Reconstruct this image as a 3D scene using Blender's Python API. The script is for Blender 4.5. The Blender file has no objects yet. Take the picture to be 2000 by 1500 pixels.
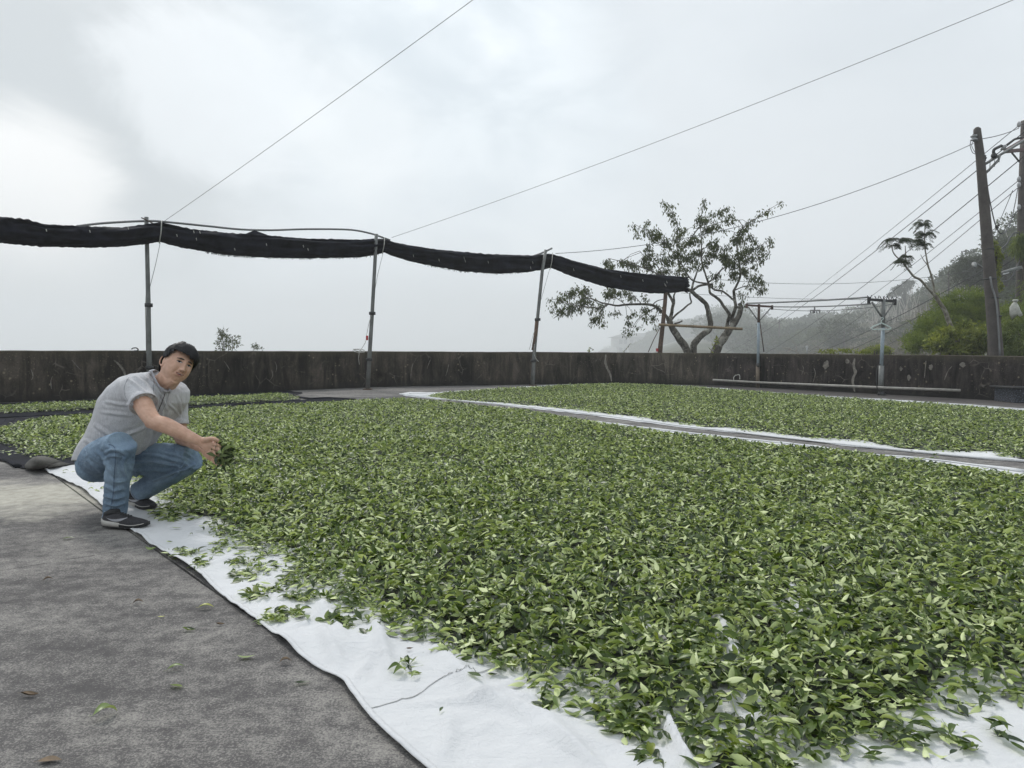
import bpy, bmesh, math, random
import numpy as np
from mathutils import Vector, Matrix, Euler, noise as mnoise
random.seed(7); rng = np.random.default_rng(11)
scene = bpy.context.scene
COL = scene.collection

# ---------------------------------------------------------------- camera
F = 1387.0                                  # focal length in photo pixels (2000 wide)
CAM_H = 1.0                                 # photographer crouches: lens one metre up
PITCH = math.atan(68.0 / F); ROLL = 0.006
fw = Vector((0, math.cos(PITCH), -math.sin(PITCH)))
up0 = Vector((0, math.sin(PITCH), math.cos(PITCH)))
rt = Vector((1, 0, 0)) * math.cos(ROLL) + up0 * math.sin(ROLL)
up = up0 * math.cos(ROLL) - Vector((1, 0, 0)) * math.sin(ROLL)
cd = bpy.data.cameras.new('camera'); cam = bpy.data.objects.new('camera', cd); COL.objects.link(cam)
cd.sensor_width = 36.0; cd.lens = 36.0 * F / 2000.0; cd.clip_start = 0.05; cd.clip_end = 6000
m3 = Matrix((rt, up, -fw)).transposed(); cam.matrix_world = Matrix.Translation((0, 0, CAM_H)) @ m3.to_4x4()
scene.camera = cam

# ---------------------------------------------------------------- sky and sun (overcast)
SUN_EL, SUN_AZ = math.radians(50), math.radians(-30)      # azimuth from +Y towards +X
world = bpy.data.worlds.new('World'); scene.world = world; world.use_nodes = True
wt = world.node_tree; wt.nodes.clear()
def wn(t, **k):
    n = wt.nodes.new(t)
    for a, b in k.items(): setattr(n, a, b)
    return n
sky = wn('ShaderNodeTexSky', sky_type='NISHITA', sun_disc=False)
sky.sun_elevation = SUN_EL; sky.sun_rotation = SUN_AZ; sky.air_density = 2.0; sky.dust_density = 6.0
bgs = wn('ShaderNodeBackground'); bgs.inputs['Strength'].default_value = 0.06
wt.links.new(sky.outputs[0], bgs.inputs['Color'])
tc = wn('ShaderNodeTexCoord')
def wnoise(scale, detail, rough, sc=(1, 1, 1), loc=(0, 0, 0), dist=0.0):
    mp = wn('ShaderNodeMapping'); mp.inputs['Scale'].default_value = sc; mp.inputs['Location'].default_value = loc
    wt.links.new(tc.outputs['Generated'], mp.inputs['Vector'])
    n = wn('ShaderNodeTexNoise'); n.inputs['Scale'].default_value = scale; n.inputs['Detail'].default_value = detail
    n.inputs['Roughness'].default_value = rough; n.inputs['Distortion'].default_value = dist
    wt.links.new(mp.outputs[0], n.inputs['Vector']); return n.outputs['Fac']
def wramp(src, stops):
    r = wn('ShaderNodeValToRGB'); r.color_ramp.interpolation = 'EASE'
    while len(r.color_ramp.elements) < len(stops): r.color_ramp.elements.new(0.5)
    for e, (p, c) in zip(r.color_ramp.elements, stops):
        e.position = p; e.color = (*c, 1)
    wt.links.new(src, r.inputs[0]); return r.outputs[0]
def wmix(fac, a, b, mode='MIX'):
    m = wn('ShaderNodeMix', data_type='RGBA', blend_type=mode)
    for s, v in ((0, fac), (6, a), (7, b)):
        if isinstance(v, (int, float)): m.inputs[s].default_value = v
        elif isinstance(v, tuple): m.inputs[s].default_value = (*v, 1)
        else: wt.links.new(v, m.inputs[s])
    return m.outputs[2]
big = wramp(wnoise(1.7, 5, 0.5, (1, 1, 1.7), (0.35, 0.2, 0.1), 0.3), [(0.32, (0.53, 0.59, 0.64)), (0.5, (0.68, 0.745, 0.80)), (0.66, (0.85, 0.895, 0.935))])
wisp = wramp(wnoise(4.2, 6, 0.55, (1, 1, 2.2), (1.3, 0.4, 0.0), 0.5), [(0.35, (0.86, 0.88, 0.895)), (0.65, (1.09, 1.08, 1.07))])
cloud = wmix(1.0, big, wisp, 'MULTIPLY')
def wblob(px, py, rad, noise_amt, col, amt, seed):
    # a cloud mass of its own in one direction of the sky, its rim broken up by noise
    global cloud
    d = Vector(((px - 1000) / F, 1.0, (690 - py) / F)).normalized(); nn = wn('ShaderNodeVectorMath', operation='DISTANCE'); wt.links.new(tc.outputs['Generated'], nn.inputs[0]); nn.inputs[1].default_value = d
    a = wn('ShaderNodeMath', operation='MULTIPLY_ADD'); wt.links.new(wnoise(3.6, 6, 0.6, (1, 1, 1.5), (seed, seed, 0), .6), a.inputs[0]); a.inputs[1].default_value = noise_amt; wt.links.new(nn.outputs['Value'], a.inputs[2])
    m = wn('ShaderNodeMapRange', interpolation_type='SMOOTHERSTEP'); wt.links.new(a.outputs[0], m.inputs['Value']); m.inputs['From Min'].default_value = rad * .25 + noise_amt * .5; m.inputs['From Max'].default_value = rad + noise_amt * .5; m.inputs['To Min'].default_value = amt; m.inputs['To Max'].default_value = 0
    cloud = wmix(m.outputs[0], cloud, col)
# towards the horizon the cloud base melts into even pale fog
sx = wn('ShaderNodeSeparateXYZ'); wt.links.new(tc.outputs['Generated'], sx.inputs[0])
el = wn('ShaderNodeMapRange'); el.inputs['From Min'].default_value = 0.02; el.inputs['From Max'].default_value = 0.32
el.inputs['To Min'].default_value = 1.0; el.inputs['To Max'].default_value = 0.0
wt.links.new(sx.outputs['Z'], el.inputs['Value'])
cloud = wmix(el.outputs[0], cloud, (0.735, 0.795, 0.85))
wblob(30, 240, .42, .40, (0.46, 0.505, 0.54), .95, 1.0); wblob(440, 170, .15, .34, (0.84, 0.885, 0.93), .6, 2.0); wblob(60, 400, .13, .16, (1.0, 1.0, 1.0), .8, 3.0); wblob(1500, 520, .30, .2, (.80, .84, .885), .6, 4.0); wblob(700, 250, .12, .2, (.85, .89, .92), .5, 5.0); wblob(1650, 100, .45, .4, (.62, .66, .70), .75, 6.0); wblob(60, 640, .2, .2, (.86, .88, .89), .6, 7.0)
bgc = wn('ShaderNodeBackground'); bgc.inputs['Strength'].default_value = 1.13
wt.links.new(cloud, bgc.inputs['Color'])
mxs = wn('ShaderNodeMixShader'); mxs.inputs[0].default_value = 0.93          # cloud cover
wt.links.new(bgs.outputs[0], mxs.inputs[1]); wt.links.new(bgc.outputs[0], mxs.inputs[2])
wo = wn('ShaderNodeOutputWorld'); wt.links.new(mxs.outputs[0], wo.inputs['Surface'])
sl = bpy.data.lights.new('sun', 'SUN'); sl.energy = 1.5; sl.angle = math.radians(11); sl.color = (1.0, 0.97, 0.93)
sun = bpy.data.objects.new('sun', sl); COL.objects.link(sun)
sd = Vector((math.sin(SUN_AZ) * math.cos(SUN_EL), math.cos(SUN_AZ) * math.cos(SUN_EL), math.sin(SUN_EL)))
sun.rotation_euler = sd.to_track_quat('Z', 'Y').to_euler(); sun.location = sd * 60
vs = scene.view_settings; vs.view_transform = 'Standard'; vs.look = 'None'; vs.exposure = 0.33; vs.gamma = 1.0; vs.use_curve_mapping = False
scene.render.engine = 'CYCLES'
scene.cycles.volume_bounces = 4; scene.cycles.max_bounces = 8; scene.cycles.transparent_max_bounces = 8
scene.cycles.use_denoising = True

# ---------------------------------------------------------------- survey: photo pixel -> place
def ray(px, py): return fw + rt * ((px - 1000) / F) + up * ((750 - py) / F)
def G(px, py, z=0.0):
    r = ray(px, py); return Vector((0, 0, CAM_H)) + r * ((z - CAM_H) / r.z)
def P(px, py, d):
    r = ray(px, py); return Vector((0, 0, CAM_H)) + r * (d / r.y)

# ---------------------------------------------------------------- materials
class NT:
    def __init__(s, name):
        s.m = bpy.data.materials.new(name); s.m.use_nodes = True; s.t = s.m.node_tree; s.t.nodes.clear()
        s.out = s.n('ShaderNodeOutputMaterial'); s.b = s.n('ShaderNodeBsdfPrincipled')
        s.t.links.new(s.b.outputs[0], s.out.inputs[0])
    def n(s, t, **k):
        x = s.t.nodes.new(t)
        for a, b in k.items(): setattr(x, a, b)
        return x
    def put(s, sock, v):
        if v is None: return
        if hasattr(v, 'is_output'): s.t.links.new(v, sock)
        elif isinstance(v, tuple) and len(v) == 3 and sock.type == 'RGBA': sock.default_value = (*v, 1)
        else: sock.default_value = v
    def coord(s, kind='Object', scale=(1, 1, 1), loc=(0, 0, 0), rot=(0, 0, 0)):
        t = s.n('ShaderNodeTexCoord'); m = s.n('ShaderNodeMapping')
        m.inputs['Scale'].default_value = scale; m.inputs['Location'].default_value = loc; m.inputs['Rotation'].default_value = rot
        if kind == 'World': g = s.n('ShaderNodeNewGeometry'); s.t.links.new(g.outputs['Position'], m.inputs['Vector'])
        else: s.t.links.new(t.outputs[kind], m.inputs['Vector'])
        return m.outputs[0]
    def noise(s, vec, scale, detail=4, rough=0.5, dist=0.0, col=False):
        x = s.n('ShaderNodeTexNoise'); s.put(x.inputs['Vector'], vec); x.inputs['Scale'].default_value = scale
        x.inputs['Detail'].default_value = detail; x.inputs['Roughness'].default_value = rough; x.inputs['Distortion'].default_value = dist
        return x.outputs['Color' if col else 'Fac']
    def voro(s, vec, scale, feature='F1', rnd=1.0):
        x = s.n('ShaderNodeTexVoronoi', feature=feature); s.put(x.inputs['Vector'], vec); x.inputs['Scale'].default_value = scale
        x.inputs['Randomness'].default_value = rnd
        return x
    def ramp(s, src, stops, interp='LINEAR'):
        r = s.n('ShaderNodeValToRGB'); r.color_ramp.interpolation = interp
        while len(r.color_ramp.elements) < len(stops): r.color_ramp.elements.new(0.5)
        for e, (p, c) in zip(r.color_ramp.elements, stops):
            e.position = p; e.color = (c, c, c, 1) if isinstance(c, (int, float)) else (*c, 1)
        s.put(r.inputs[0], src); return r.outputs[0]
    def mix(s, fac, a, b, mode='MIX'):
        m = s.n('ShaderNodeMix', data_type='RGBA', blend_type=mode)
        s.put(m.inputs[0], fac); s.put(m.inputs[6], a); s.put(m.inputs[7], b); return m.outputs[2]
    def math(s, op, a, b=None, c=None, clamp=False):
        m = s.n('ShaderNodeMath', operation=op, use_clamp=clamp)
        s.put(m.inputs[0], a)
        if b is not None: s.put(m.inputs[1], b)
        if c is not None: s.put(m.inputs[2], c)
        return m.outputs[0]
    def bump(s, h, strength=0.4, dist=0.01):
        b = s.n('ShaderNodeBump'); b.inputs['Strength'].default_value = strength; b.inputs['Distance'].default_value = dist
        s.put(b.inputs['Height'], h); s.t.links.new(b.outputs[0], s.b.inputs['Normal'])
    def set(s, **k):
        for a, b in k.items(): s.put(s.b.inputs[a.replace('_', ' ')], b)
        return s.m
def simple(name, c, rough=0.7, metal=0.0, var=0.25, scale=12.0, bump=0.2, bdist=0.004):
    """plain weathered surface: base colour broken up by two noises"""
    t = NT(name); v = t.coord('Object')
    a = t.noise(v, scale, 6, 0.6); b = t.noise(v, scale * 7, 3, 0.6)
    f = t.math('ADD', t.math('MULTIPLY', a, 0.7), t.math('MULTIPLY', b, 0.3))
    lo = tuple(x * (1 - var) for x in c); hi = tuple(min(1, x * (1 + var)) for x in c)
    t.set(Base_Color=t.ramp(f, [(0.35, lo), (0.65, hi)]), Roughness=rough, Metallic=metal)
    t.bump(f, bump, bdist); return t.m

# ---------------------------------------------------------------- mesh helpers
class MB:
    def __init__(s): s.v = []; s.f = []
    def add(s, vs, fs):
        o = len(s.v); s.v += [tuple(x) for x in vs]; s.f += [tuple(i + o for i in f) for f in fs]; return s
    def box(s, c, size, rot=None, bevel=0.0):
        sx, sy, sz = (x / 2 for x in size); M = rot.to_matrix() if isinstance(rot, Euler) else (rot or Matrix.Identity(3)); c = Vector(c)
        vs = [c + M @ Vector((a * sx, b * sy, e * sz)) for a in (-1, 1) for b in (-1, 1) for e in (-1, 1)]
        return s.add(vs, [(0, 1, 3, 2), (4, 6, 7, 5), (0, 4, 5, 1), (2, 3, 7, 6), (0, 2, 6, 4), (1, 5, 7, 3)])
    def bar(s, a, b, w, h=None, upv=Vector((0, 0, 1))):
        a = Vector(a); b = Vector(b); d = (b - a); L = d.length; d.normalize(); h = h or w
        sdv = d.cross(upv)
        if sdv.length < 1e-3: sdv = d.cross(Vector((0, 1, 0)))
        sdv.normalize(); u = sdv.cross(d)
        M = Matrix((d, sdv, u)).transposed(); return s.box((a + b) / 2, (L, w, h), M)
    def tube(s, pts, r, n=8, caps=True, squash=None, ref=None):
        pts = [Vector(p) for p in pts]; k = len(pts)
        rr = r if isinstance(r, (list, tuple)) else [r] * k
        rr = [q if isinstance(q, (tuple, list)) else (q, q) for q in rr]
        if len(rr) != k:
            tk, tr = np.linspace(0, 1, k), np.linspace(0, 1, len(rr)); rr = list(zip(np.interp(tk, tr, [q[0] for q in rr]).tolist(), np.interp(tk, tr, [q[1] for q in rr]).tolist()))
        t0 = (pts[1] - pts[0]).normalized()
        nrm = Vector(ref) if ref is not None else (Vector((0, 0, 1)) if abs(t0.z) < 0.9 else Vector((1, 0, 0)))
        nrm = (nrm - t0 * nrm.dot(t0)).normalized(); vs = []
        for i, p in enumerate(pts):
            t = ((pts[min(i + 1, k - 1)] - pts[max(i - 1, 0)])).normalized()
            nrm = (nrm - t * nrm.dot(t))
            nrm = nrm.normalized() if nrm.length > 1e-6 else t.orthogonal().normalized()
            bn = t.cross(nrm); a, b = (rr[i] if isinstance(rr[i], (tuple, list)) else (rr[i], rr[i]))
            for j in range(n):
                th = 2 * math.pi * j / n; vs.append(p + nrm * (a * math.cos(th)) + bn * (b * math.sin(th)))
        fs = [(i * n + j, i * n + (j + 1) % n, (i + 1) * n + (j + 1) % n, (i + 1) * n + j) for i in range(k - 1) for j in range(n)]
        if caps: fs += [tuple(range(n - 1, -1, -1)), tuple((k - 1) * n + j for j in range(n))]
        return s.add(vs, fs)
    def ball(s, c, r, n=10, m=7, M=None):
        c = Vector(c); r = r if isinstance(r, (tuple, list)) else (r, r, r); vs = []
        for i in range(m + 1):
            a = math.pi * i / m
            for j in range(n):
                b = 2 * math.pi * j / n; v = Vector((r[0] * math.sin(a) * math.cos(b), r[1] * math.sin(a) * math.sin(b), r[2] * math.cos(a)))
                vs.append(c + (M @ v if M else v))
        return s.add(vs, [(i * n + j, (i + 1) * n + j, (i + 1) * n + (j + 1) % n, i * n + (j + 1) % n) for i in range(m) for j in range(n)])
    def build(s, name, mat, parent=None, base=None, smooth=True, bevel=0.0):
        base = Vector(base) if base is not None else (Vector(parent['_o']) if parent is not None else Vector((0, 0, 0)))
        me = bpy.data.meshes.new(name)
        me.from_pydata([(Vector(v) - base) for v in s.v], [], s.f); me.validate()
        if smooth: me.polygons.foreach_set('use_smooth', [True] * len(me.polygons))
        return link(name, me, mat, parent, base, bevel)
ORIG = {}
def link(name, me, mat, parent=None, base=(0, 0, 0), bevel=0.0):
    if isinstance(mat, (list, tuple)):
        for m in mat: me.materials.append(m)
    elif mat: me.materials.append(mat)
    o = bpy.data.objects.new(name, me); COL.objects.link(o)
    if parent is not None: o.parent = parent; ORIG[o.name] = base; o['_o'] = tuple(base)
    else: o.location = base; o['_o'] = tuple(base)
    if bevel:
        b = o.modifiers.new('bevel', 'BEVEL'); b.width = bevel; b.segments = 2; b.limit_method = 'ANGLE'
    return o
def npmesh(name, V, Fc, mat, parent=None, base=(0, 0, 0), smooth=True):
    """fast mesh from numpy arrays, all faces with the same corner count"""
    V = np.asarray(V, dtype=np.float32) - np.asarray(base, dtype=np.float32); Fc = np.asarray(Fc, dtype=np.int32)
    me = bpy.data.meshes.new(name); k = Fc.shape[1]
    me.vertices.add(len(V)); me.vertices.foreach_set('co', V.ravel())
    me.loops.add(Fc.size); me.loops.foreach_set('vertex_index', Fc.ravel())
    me.polygons.add(len(Fc)); me.polygons.foreach_set('loop_start', np.arange(0, Fc.size, k, dtype=np.int32))
    me.polygons.foreach_set('use_smooth', np.full(len(Fc), smooth)); me.update(); me.validate()
    return link(name, me, mat, parent, base)
def thing(name, label, cat, loc=(0, 0, 0), group=None):
    o = bpy.data.objects.new(name, None); COL.objects.link(o); o.location = loc; o['_o'] = tuple(loc)
    o.empty_display_size = 0.2; return tag(o, label, cat, group)
def tag(o, label=None, cat=None, group=None, kind=None):
    if label: o['label'] = label
    if cat: o['category'] = cat
    if group: o['group'] = group
    if kind: o['kind'] = kind
    return o
def smooth_line(pts, n=6):
    """Catmull-Rom through the points"""
    pts = [Vector(p) for p in pts]; out = []
    for i in range(len(pts) - 1):
        p0 = pts[max(i - 1, 0)]; p1 = pts[i]; p2 = pts[i + 1]; p3 = pts[min(i + 2, len(pts) - 1)]
        for k in range(n):
            t = k / n; out.append(0.5 * ((2 * p1) + (p2 - p0) * t + (2 * p0 - 5 * p1 + 4 * p2 - p3) * t * t + (3 * p1 - p0 - 3 * p2 + p3) * t ** 3))
    out.append(pts[-1]); return out
def sag_line(a, b, sag, n=14):
    a = Vector(a); b = Vector(b); return [a.lerp(b, i / n) - Vector((0, 0, sag * 4 * (i / n) * (1 - i / n))) for i in range(n + 1)]
def in_poly(X, Y, poly):
    ins = np.zeros(X.shape, bool); n = len(poly)
    for i in range(n):
        x1, y1 = poly[i]; x2, y2 = poly[(i + 1) % n]
        if y1 == y2: continue
        c = ((y1 > Y) != (y2 > Y)) & (X < (x2 - x1) * (Y - y1) / (y2 - y1) + x1); ins ^= c
    return ins
def edge_dist(X, Y, poly):
    D = np.full(X.shape, 1e9); n = len(poly)
    for i in range(n):
        x1, y1 = poly[i]; x2, y2 = poly[(i + 1) % n]; dx, dy = x2 - x1, y2 - y1; L = dx * dx + dy * dy + 1e-12
        t = np.clip(((X - x1) * dx + (Y - y1) * dy) / L, 0, 1); D = np.minimum(D, (X - x1 - t * dx) ** 2 + (Y - y1 - t * dy) ** 2)
    return np.sqrt(D)
_ph = [(rng.uniform(0, 6.28), rng.uniform(0, 6.28), rng.uniform(0, 3.14)) for _ in range(24)]
def wavenoise(X, Y, scale, octv=4, seed=0):
    """smooth numpy noise from summed rotated sines, about -1..1"""
    out = 0; amp = 1; tot = 0; fq = scale
    for o in range(octv):
        s = 0
        for k in range(4):
            a, b, th = _ph[(o * 4 + k + seed * 5) % 24]; th += k * 0.8 + seed
            u = X * math.cos(th) + Y * math.sin(th); v = -X * math.sin(th) + Y * math.cos(th)
            s = s + np.sin(u * fq * (1 + .23 * k) + a + 1.7 * np.sin(v * fq * .7 + b))
        out = out + amp * s / 4; tot += amp; amp *= .55; fq *= 2.03
    return out / tot * 1.6
def px_poly(pts, z=0.0): return [tuple(G(x, y, z).xy) for x, y in pts]
# ================================================================ materials of the place
def mat_concrete():
    t = NT('yard_concrete'); v = t.coord('World')
    big = t.noise(v, 0.9, 4, 0.6, 0.6)
    vst = t.coord('World', (0.5, 1.6, 1), rot=(0, 0, 0.25)); streak = t.noise(vst, 2.3, 5, 0.65, 0.4)
    fine = t.noise(v, 120, 3, 0.75); mid = t.noise(v, 14, 5, 0.7)
    f = t.math('ADD', t.math('MULTIPLY', big, 0.22), t.math('MULTIPLY', streak, 0.32))
    f = t.math('ADD', f, t.math('MULTIPLY', mid, 0.36))
    sp = t.math('ADD', t.math('MULTIPLY', t.math('ADD', t.math('MULTIPLY', t.noise(v, 150, 2, .8), .70), t.math('MULTIPLY', t.noise(v, 60, 3, .75), .30)), 0.95), t.math('MULTIPLY', f, 1.1))
    spk = t.ramp(t.math('MULTIPLY', sp, .5), [(0.464, 0.0), (0.535, 0.7), (0.59, 1.)])
    base = t.ramp(f, [(0.36, (0.078, 0.073, 0.072)), (0.62, (0.150, 0.142, 0.139))])
    col = t.mix(t.math('MULTIPLY', spk, 0.85), base, (0.35, 0.33, 0.30))
    # dry sandy patch beside the net's corner
    c = G(60, 968); dp = t.n('ShaderNodeVectorMath', operation='DISTANCE'); mp = t.coord('World', (0.62, 1.15, 1))
    t.put(dp.inputs[0], mp); dp.inputs[1].default_value = (c.x * 0.62, c.y * 1.15, 0)
    pn = t.math('ADD', dp.outputs['Value'], t.math('MULTIPLY', t.math('SUBTRACT', t.noise(v, 3.0, 6, 0.65, 0.8), 0.5), 1.6))
    pm = t.ramp(pn, [(0.18, 0.95), (0.75, 0.0)])
    col = t.mix(pm, col, t.ramp(mid, [(0.3, (0.30, 0.28, 0.235)), (0.7, (0.50, 0.475, 0.41))]))
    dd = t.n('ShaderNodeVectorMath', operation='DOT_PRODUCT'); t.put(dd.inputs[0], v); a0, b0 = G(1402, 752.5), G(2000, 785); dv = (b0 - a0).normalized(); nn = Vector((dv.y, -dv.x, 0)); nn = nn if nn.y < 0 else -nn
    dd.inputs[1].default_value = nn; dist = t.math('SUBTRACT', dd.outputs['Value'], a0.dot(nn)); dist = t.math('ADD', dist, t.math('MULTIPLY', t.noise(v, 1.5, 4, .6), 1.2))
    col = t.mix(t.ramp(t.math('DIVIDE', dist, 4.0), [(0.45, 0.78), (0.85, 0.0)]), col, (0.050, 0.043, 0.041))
    t.set(Base_Color=col, Roughness=0.92); t.b.inputs['Specular IOR Level'].default_value = 0.25
    t.bump(t.math('ADD', fine, mid), 0.5, 0.004); return t.m
def mat_wall(name, tone, black, spots, seed):
    t = NT(name); v = t.coord('World', loc=(seed, seed * .7, 0))
    vs_ = t.coord('World', (1, 1, 0.26), loc=(seed, 0, 0)); streak = t.noise(vs_, 3.4, 8, 0.72, 0.9)
    vs2 = t.coord('World', (1, 1, 0.09), loc=(0, seed, 0)); s2 = t.noise(vs2, 11, 5, 0.65, 0.5)
    big = t.noise(v, 0.8, 4, 0.55)
    f = t.math('ADD', t.math('MULTIPLY', streak, 0.52), t.math('MULTIPLY', s2, 0.20)); f = t.math('ADD', f, t.math('MULTIPLY', big, 0.30))
    d = tuple(x * (1 - black) for x in tone)
    col = t.ramp(f, [(0.43, d), (0.51, tone), (0.60, tuple(x * 2.3 for x in tone))])
    g = t.noise(v, 30, 5, 0.7); col = t.mix(0.5, col, t.ramp(g, [(0.3, 0.25), (0.7, 0.8)]), 'OVERLAY')
    # pale mineral cracks
    wv = t.mix(0.12, v, t.noise(v, 3.5, 3, 0.5, col=True), 'ADD'); cr = t.voro(wv, 2.3, 'DISTANCE_TO_EDGE')
    cm = t.math('MULTIPLY', t.ramp(cr.outputs['Distance'], [(0.0, 1.0), (0.022, 0.0)]), t.ramp(t.noise(v, 2.0, 3, 0.6), [(0.52, 0.0), (0.64, 0.6)]))
    col = t.mix(cm, col, (0.26, 0.23, 0.20))
    # lichen spots
    sp = t.voro(t.coord('World', loc=(seed * 2, 0, 0)), 7.0); sm = t.math('MULTIPLY', t.ramp(sp.outputs['Distance'], [(0.10, 1.0), (0.17, 0.0)]), t.ramp(t.noise(v, 1.1, 4, 0.6), [(0.5 - spots * .12, 0.0), (0.60, 0.85)]))
    col = t.mix(sm, col, (0.24, 0.20, 0.14))
    sp2 = t.voro(v, 23.0); sm2 = t.math('MULTIPLY', t.ramp(sp2.outputs['Distance'], [(0.12, 1.0), (0.20, 0.0)]), t.ramp(t.noise(v, 1.7, 4, 0.6), [(0.48, 0.0), (0.60, 0.7)]))
    col = t.mix(sm2, col, (0.26, 0.23, 0.16))
    # damp black foot and dusty brown rim
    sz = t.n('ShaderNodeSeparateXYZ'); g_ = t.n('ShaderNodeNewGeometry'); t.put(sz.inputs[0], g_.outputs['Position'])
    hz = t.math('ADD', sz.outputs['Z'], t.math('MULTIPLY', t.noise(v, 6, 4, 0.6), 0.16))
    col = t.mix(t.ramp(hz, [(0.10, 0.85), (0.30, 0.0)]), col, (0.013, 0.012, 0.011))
    col = t.mix(t.math('MULTIPLY', t.ramp(hz, [(0.84, 0.0), (1.0, 0.75)]), 0.75), col, (0.085, 0.074, 0.052))
    t.set(Base_Color=col, Roughness=0.93); t.b.inputs['Specular IOR Level'].default_value = 0.2
    t.bump(t.math('ADD', g, t.math('MULTIPLY', streak, 0.5)), 0.6, 0.012); return t.m
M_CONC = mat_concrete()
M_WALL_L = mat_wall('wall_brown_stained', (0.045, 0.037, 0.030), 0.72, 0.3, 0.0)
M_WALL_M = mat_wall('wall_brown_plain', (0.058, 0.049, 0.040), 0.6, 0.4, 5.0)
M_WALL_R = mat_wall('wall_black_stained', (0.032, 0.026, 0.024), 0.80, 1.0, 9.0)
M_CHALK = simple('chalky_seep', (0.20, 0.18, 0.155), 0.95, 0, 0.6, 9, 0.5, 0.01)
M_DARK = simple('dark_gap', (0.02, 0.019, 0.018), 0.95)
def mat_cloth():
    t = NT('white_cotton'); v = t.coord('World'); w = t.noise(v, 600, 2, 0.5); b = t.noise(v, 1.4, 5, 0.6)
    col = t.ramp(b, [(0.3, (0.58, 0.585, 0.595)), (0.7, (0.68, 0.68, 0.685))])
    dirt = t.voro(v, 9.0); dm = t.ramp(dirt.outputs['Distance'], [(0.018, 0.6), (0.03, 0.0)]); col = t.mix(dm, col, (0.25, 0.24, 0.2))
    t.set(Base_Color=col, Roughness=0.95); t.b.inputs['Specular IOR Level'].default_value = 0.1
    vv = t.coord('World', (1, 1.0, 1), rot=(0, 0, 0.6)); cr = t.noise(vv, 22, 6, 0.65, 1.0)
    cr2 = t.noise(t.coord('World', (0.4, 1.6, 1), rot=(0, 0, -0.5)), 16, 4, 0.6, 0.8)
    t.bump(t.math('ADD', t.math('MULTIPLY', cr, 1.0), t.math('ADD', t.math('MULTIPLY', cr2, 0.9), t.math('MULTIPLY', w, 0.12))), 0.45, 0.02); return t.m
M_CLOTH = mat_cloth()
def mat_net():
    t = NT('black_shade_net'); v = t.coord('World'); a = t.noise(v, 260, 2, 0.6); b = t.noise(v, 3.0, 5, 0.6, 0.5)
    c = t.mix(0.5, t.ramp(b, [(0.35, (0.003, 0.0035, 0.006)), (0.68, (0.015, 0.016, 0.026))]), t.ramp(a, [(0.3, 0.2), (0.7, 0.8)]), 'OVERLAY')
    t.set(Base_Color=c, Roughness=0.8); t.b.inputs['Specular IOR Level'].default_value = 0.08
    t.bump(t.math('ADD', a, t.math('MULTIPLY', b, 2.0)), 0.35, 0.006); return t.m
M_NET = mat_net()

# ================================================================ yard floor (joints are real gaps)
WL0, WLB, WL1 = G(-420, 804.5), G(735, 756), G(1203, 748.5)          # foot of the walls
WM1 = G(1402, 752.5); WR1 = G(2000, 785)
wr_dir = (WR1 - WM1).normalized(); WR2 = WR1 + wr_dir * 5.0
wl_dir = (WL0 - WLB).normalized(); WL0 = WL0 + wl_dir * 3
J = [G(60, 895), G(130, 947), G(250, 1035), G(400, 1142), G(540, 1236), G(720, 1350), G(960, 1500)]   # slab joint running to the lens
j0 = J[0] + (J[0] - J[1]).normalized() * 5.5; j1 = J[-1] + (J[-1] - J[-2]).normalized() * 3.0
cj0 = G(-60, 1180); cj1 = G(352, 1108)
def slab(name, pts, mat, z=0.0, th=0.12):
    b = MB(); n = len(pts); b.v = [(p[0], p[1], z) for p in pts] + [(p[0], p[1], z - th) for p in pts]
    b.f = [tuple(range(n))] + [(i, i + n, (i + 1) % n + n, (i + 1) % n) for i in range(n)]; return b
yard = thing('yard_floor', None, None)
yard['kind'] = 'structure'
gap = 0.006
jl = [j0] + J + [j1]; side = [Vector((-(jl[min(i + 1, len(jl) - 1)] - jl[max(i - 1, 0)]).y, (jl[min(i + 1, len(jl) - 1)] - jl[max(i - 1, 0)]).x, 0)).normalized() * gap for i in range(len(jl))]
right = [p + s for p, s in zip(jl, side)]; left = [p - s for p, s in zip(jl, side)]
if side[3].x < 0: right, left = left, right
wlx = WLB.xy + wl_dir.xy * 6.5 + Vector((0, .3))
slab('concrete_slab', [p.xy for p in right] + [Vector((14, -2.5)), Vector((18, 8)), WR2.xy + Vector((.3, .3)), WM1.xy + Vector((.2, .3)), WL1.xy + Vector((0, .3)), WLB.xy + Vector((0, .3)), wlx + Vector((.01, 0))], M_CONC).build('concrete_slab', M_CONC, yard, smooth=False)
cdir = (cj1 - cj0).normalized(); cn = Vector((-cdir.y, cdir.x, 0)) * 0.0025
k = 4
far_l = [p.xy for p in left[:4]]; near_l = [p.xy for p in left[4:]]
crossp = left[3].lerp(left[4], 0.35)
west = cj0 - cdir * 9
slab('concrete_slab', far_l + [(crossp + cn).xy, (west + cn).xy, Vector((-16, 3)), WL0.xy + Vector((-.3, .3)), wlx - Vector((.01, 0))], M_CONC).build('concrete_slab', M_CONC, yard, smooth=False)
slab('concrete_slab', [(crossp - cn).xy] + near_l + [Vector((1, -3)), Vector((-12, -3)), (west - cn).xy], M_CONC).build('concrete_slab', M_CONC, yard, smooth=False)
bb = MB(); bb.box((0, 8, -0.17), (44, 36, 0.06)); bb.build('slab_bed', M_DARK, yard, smooth=False)

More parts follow.
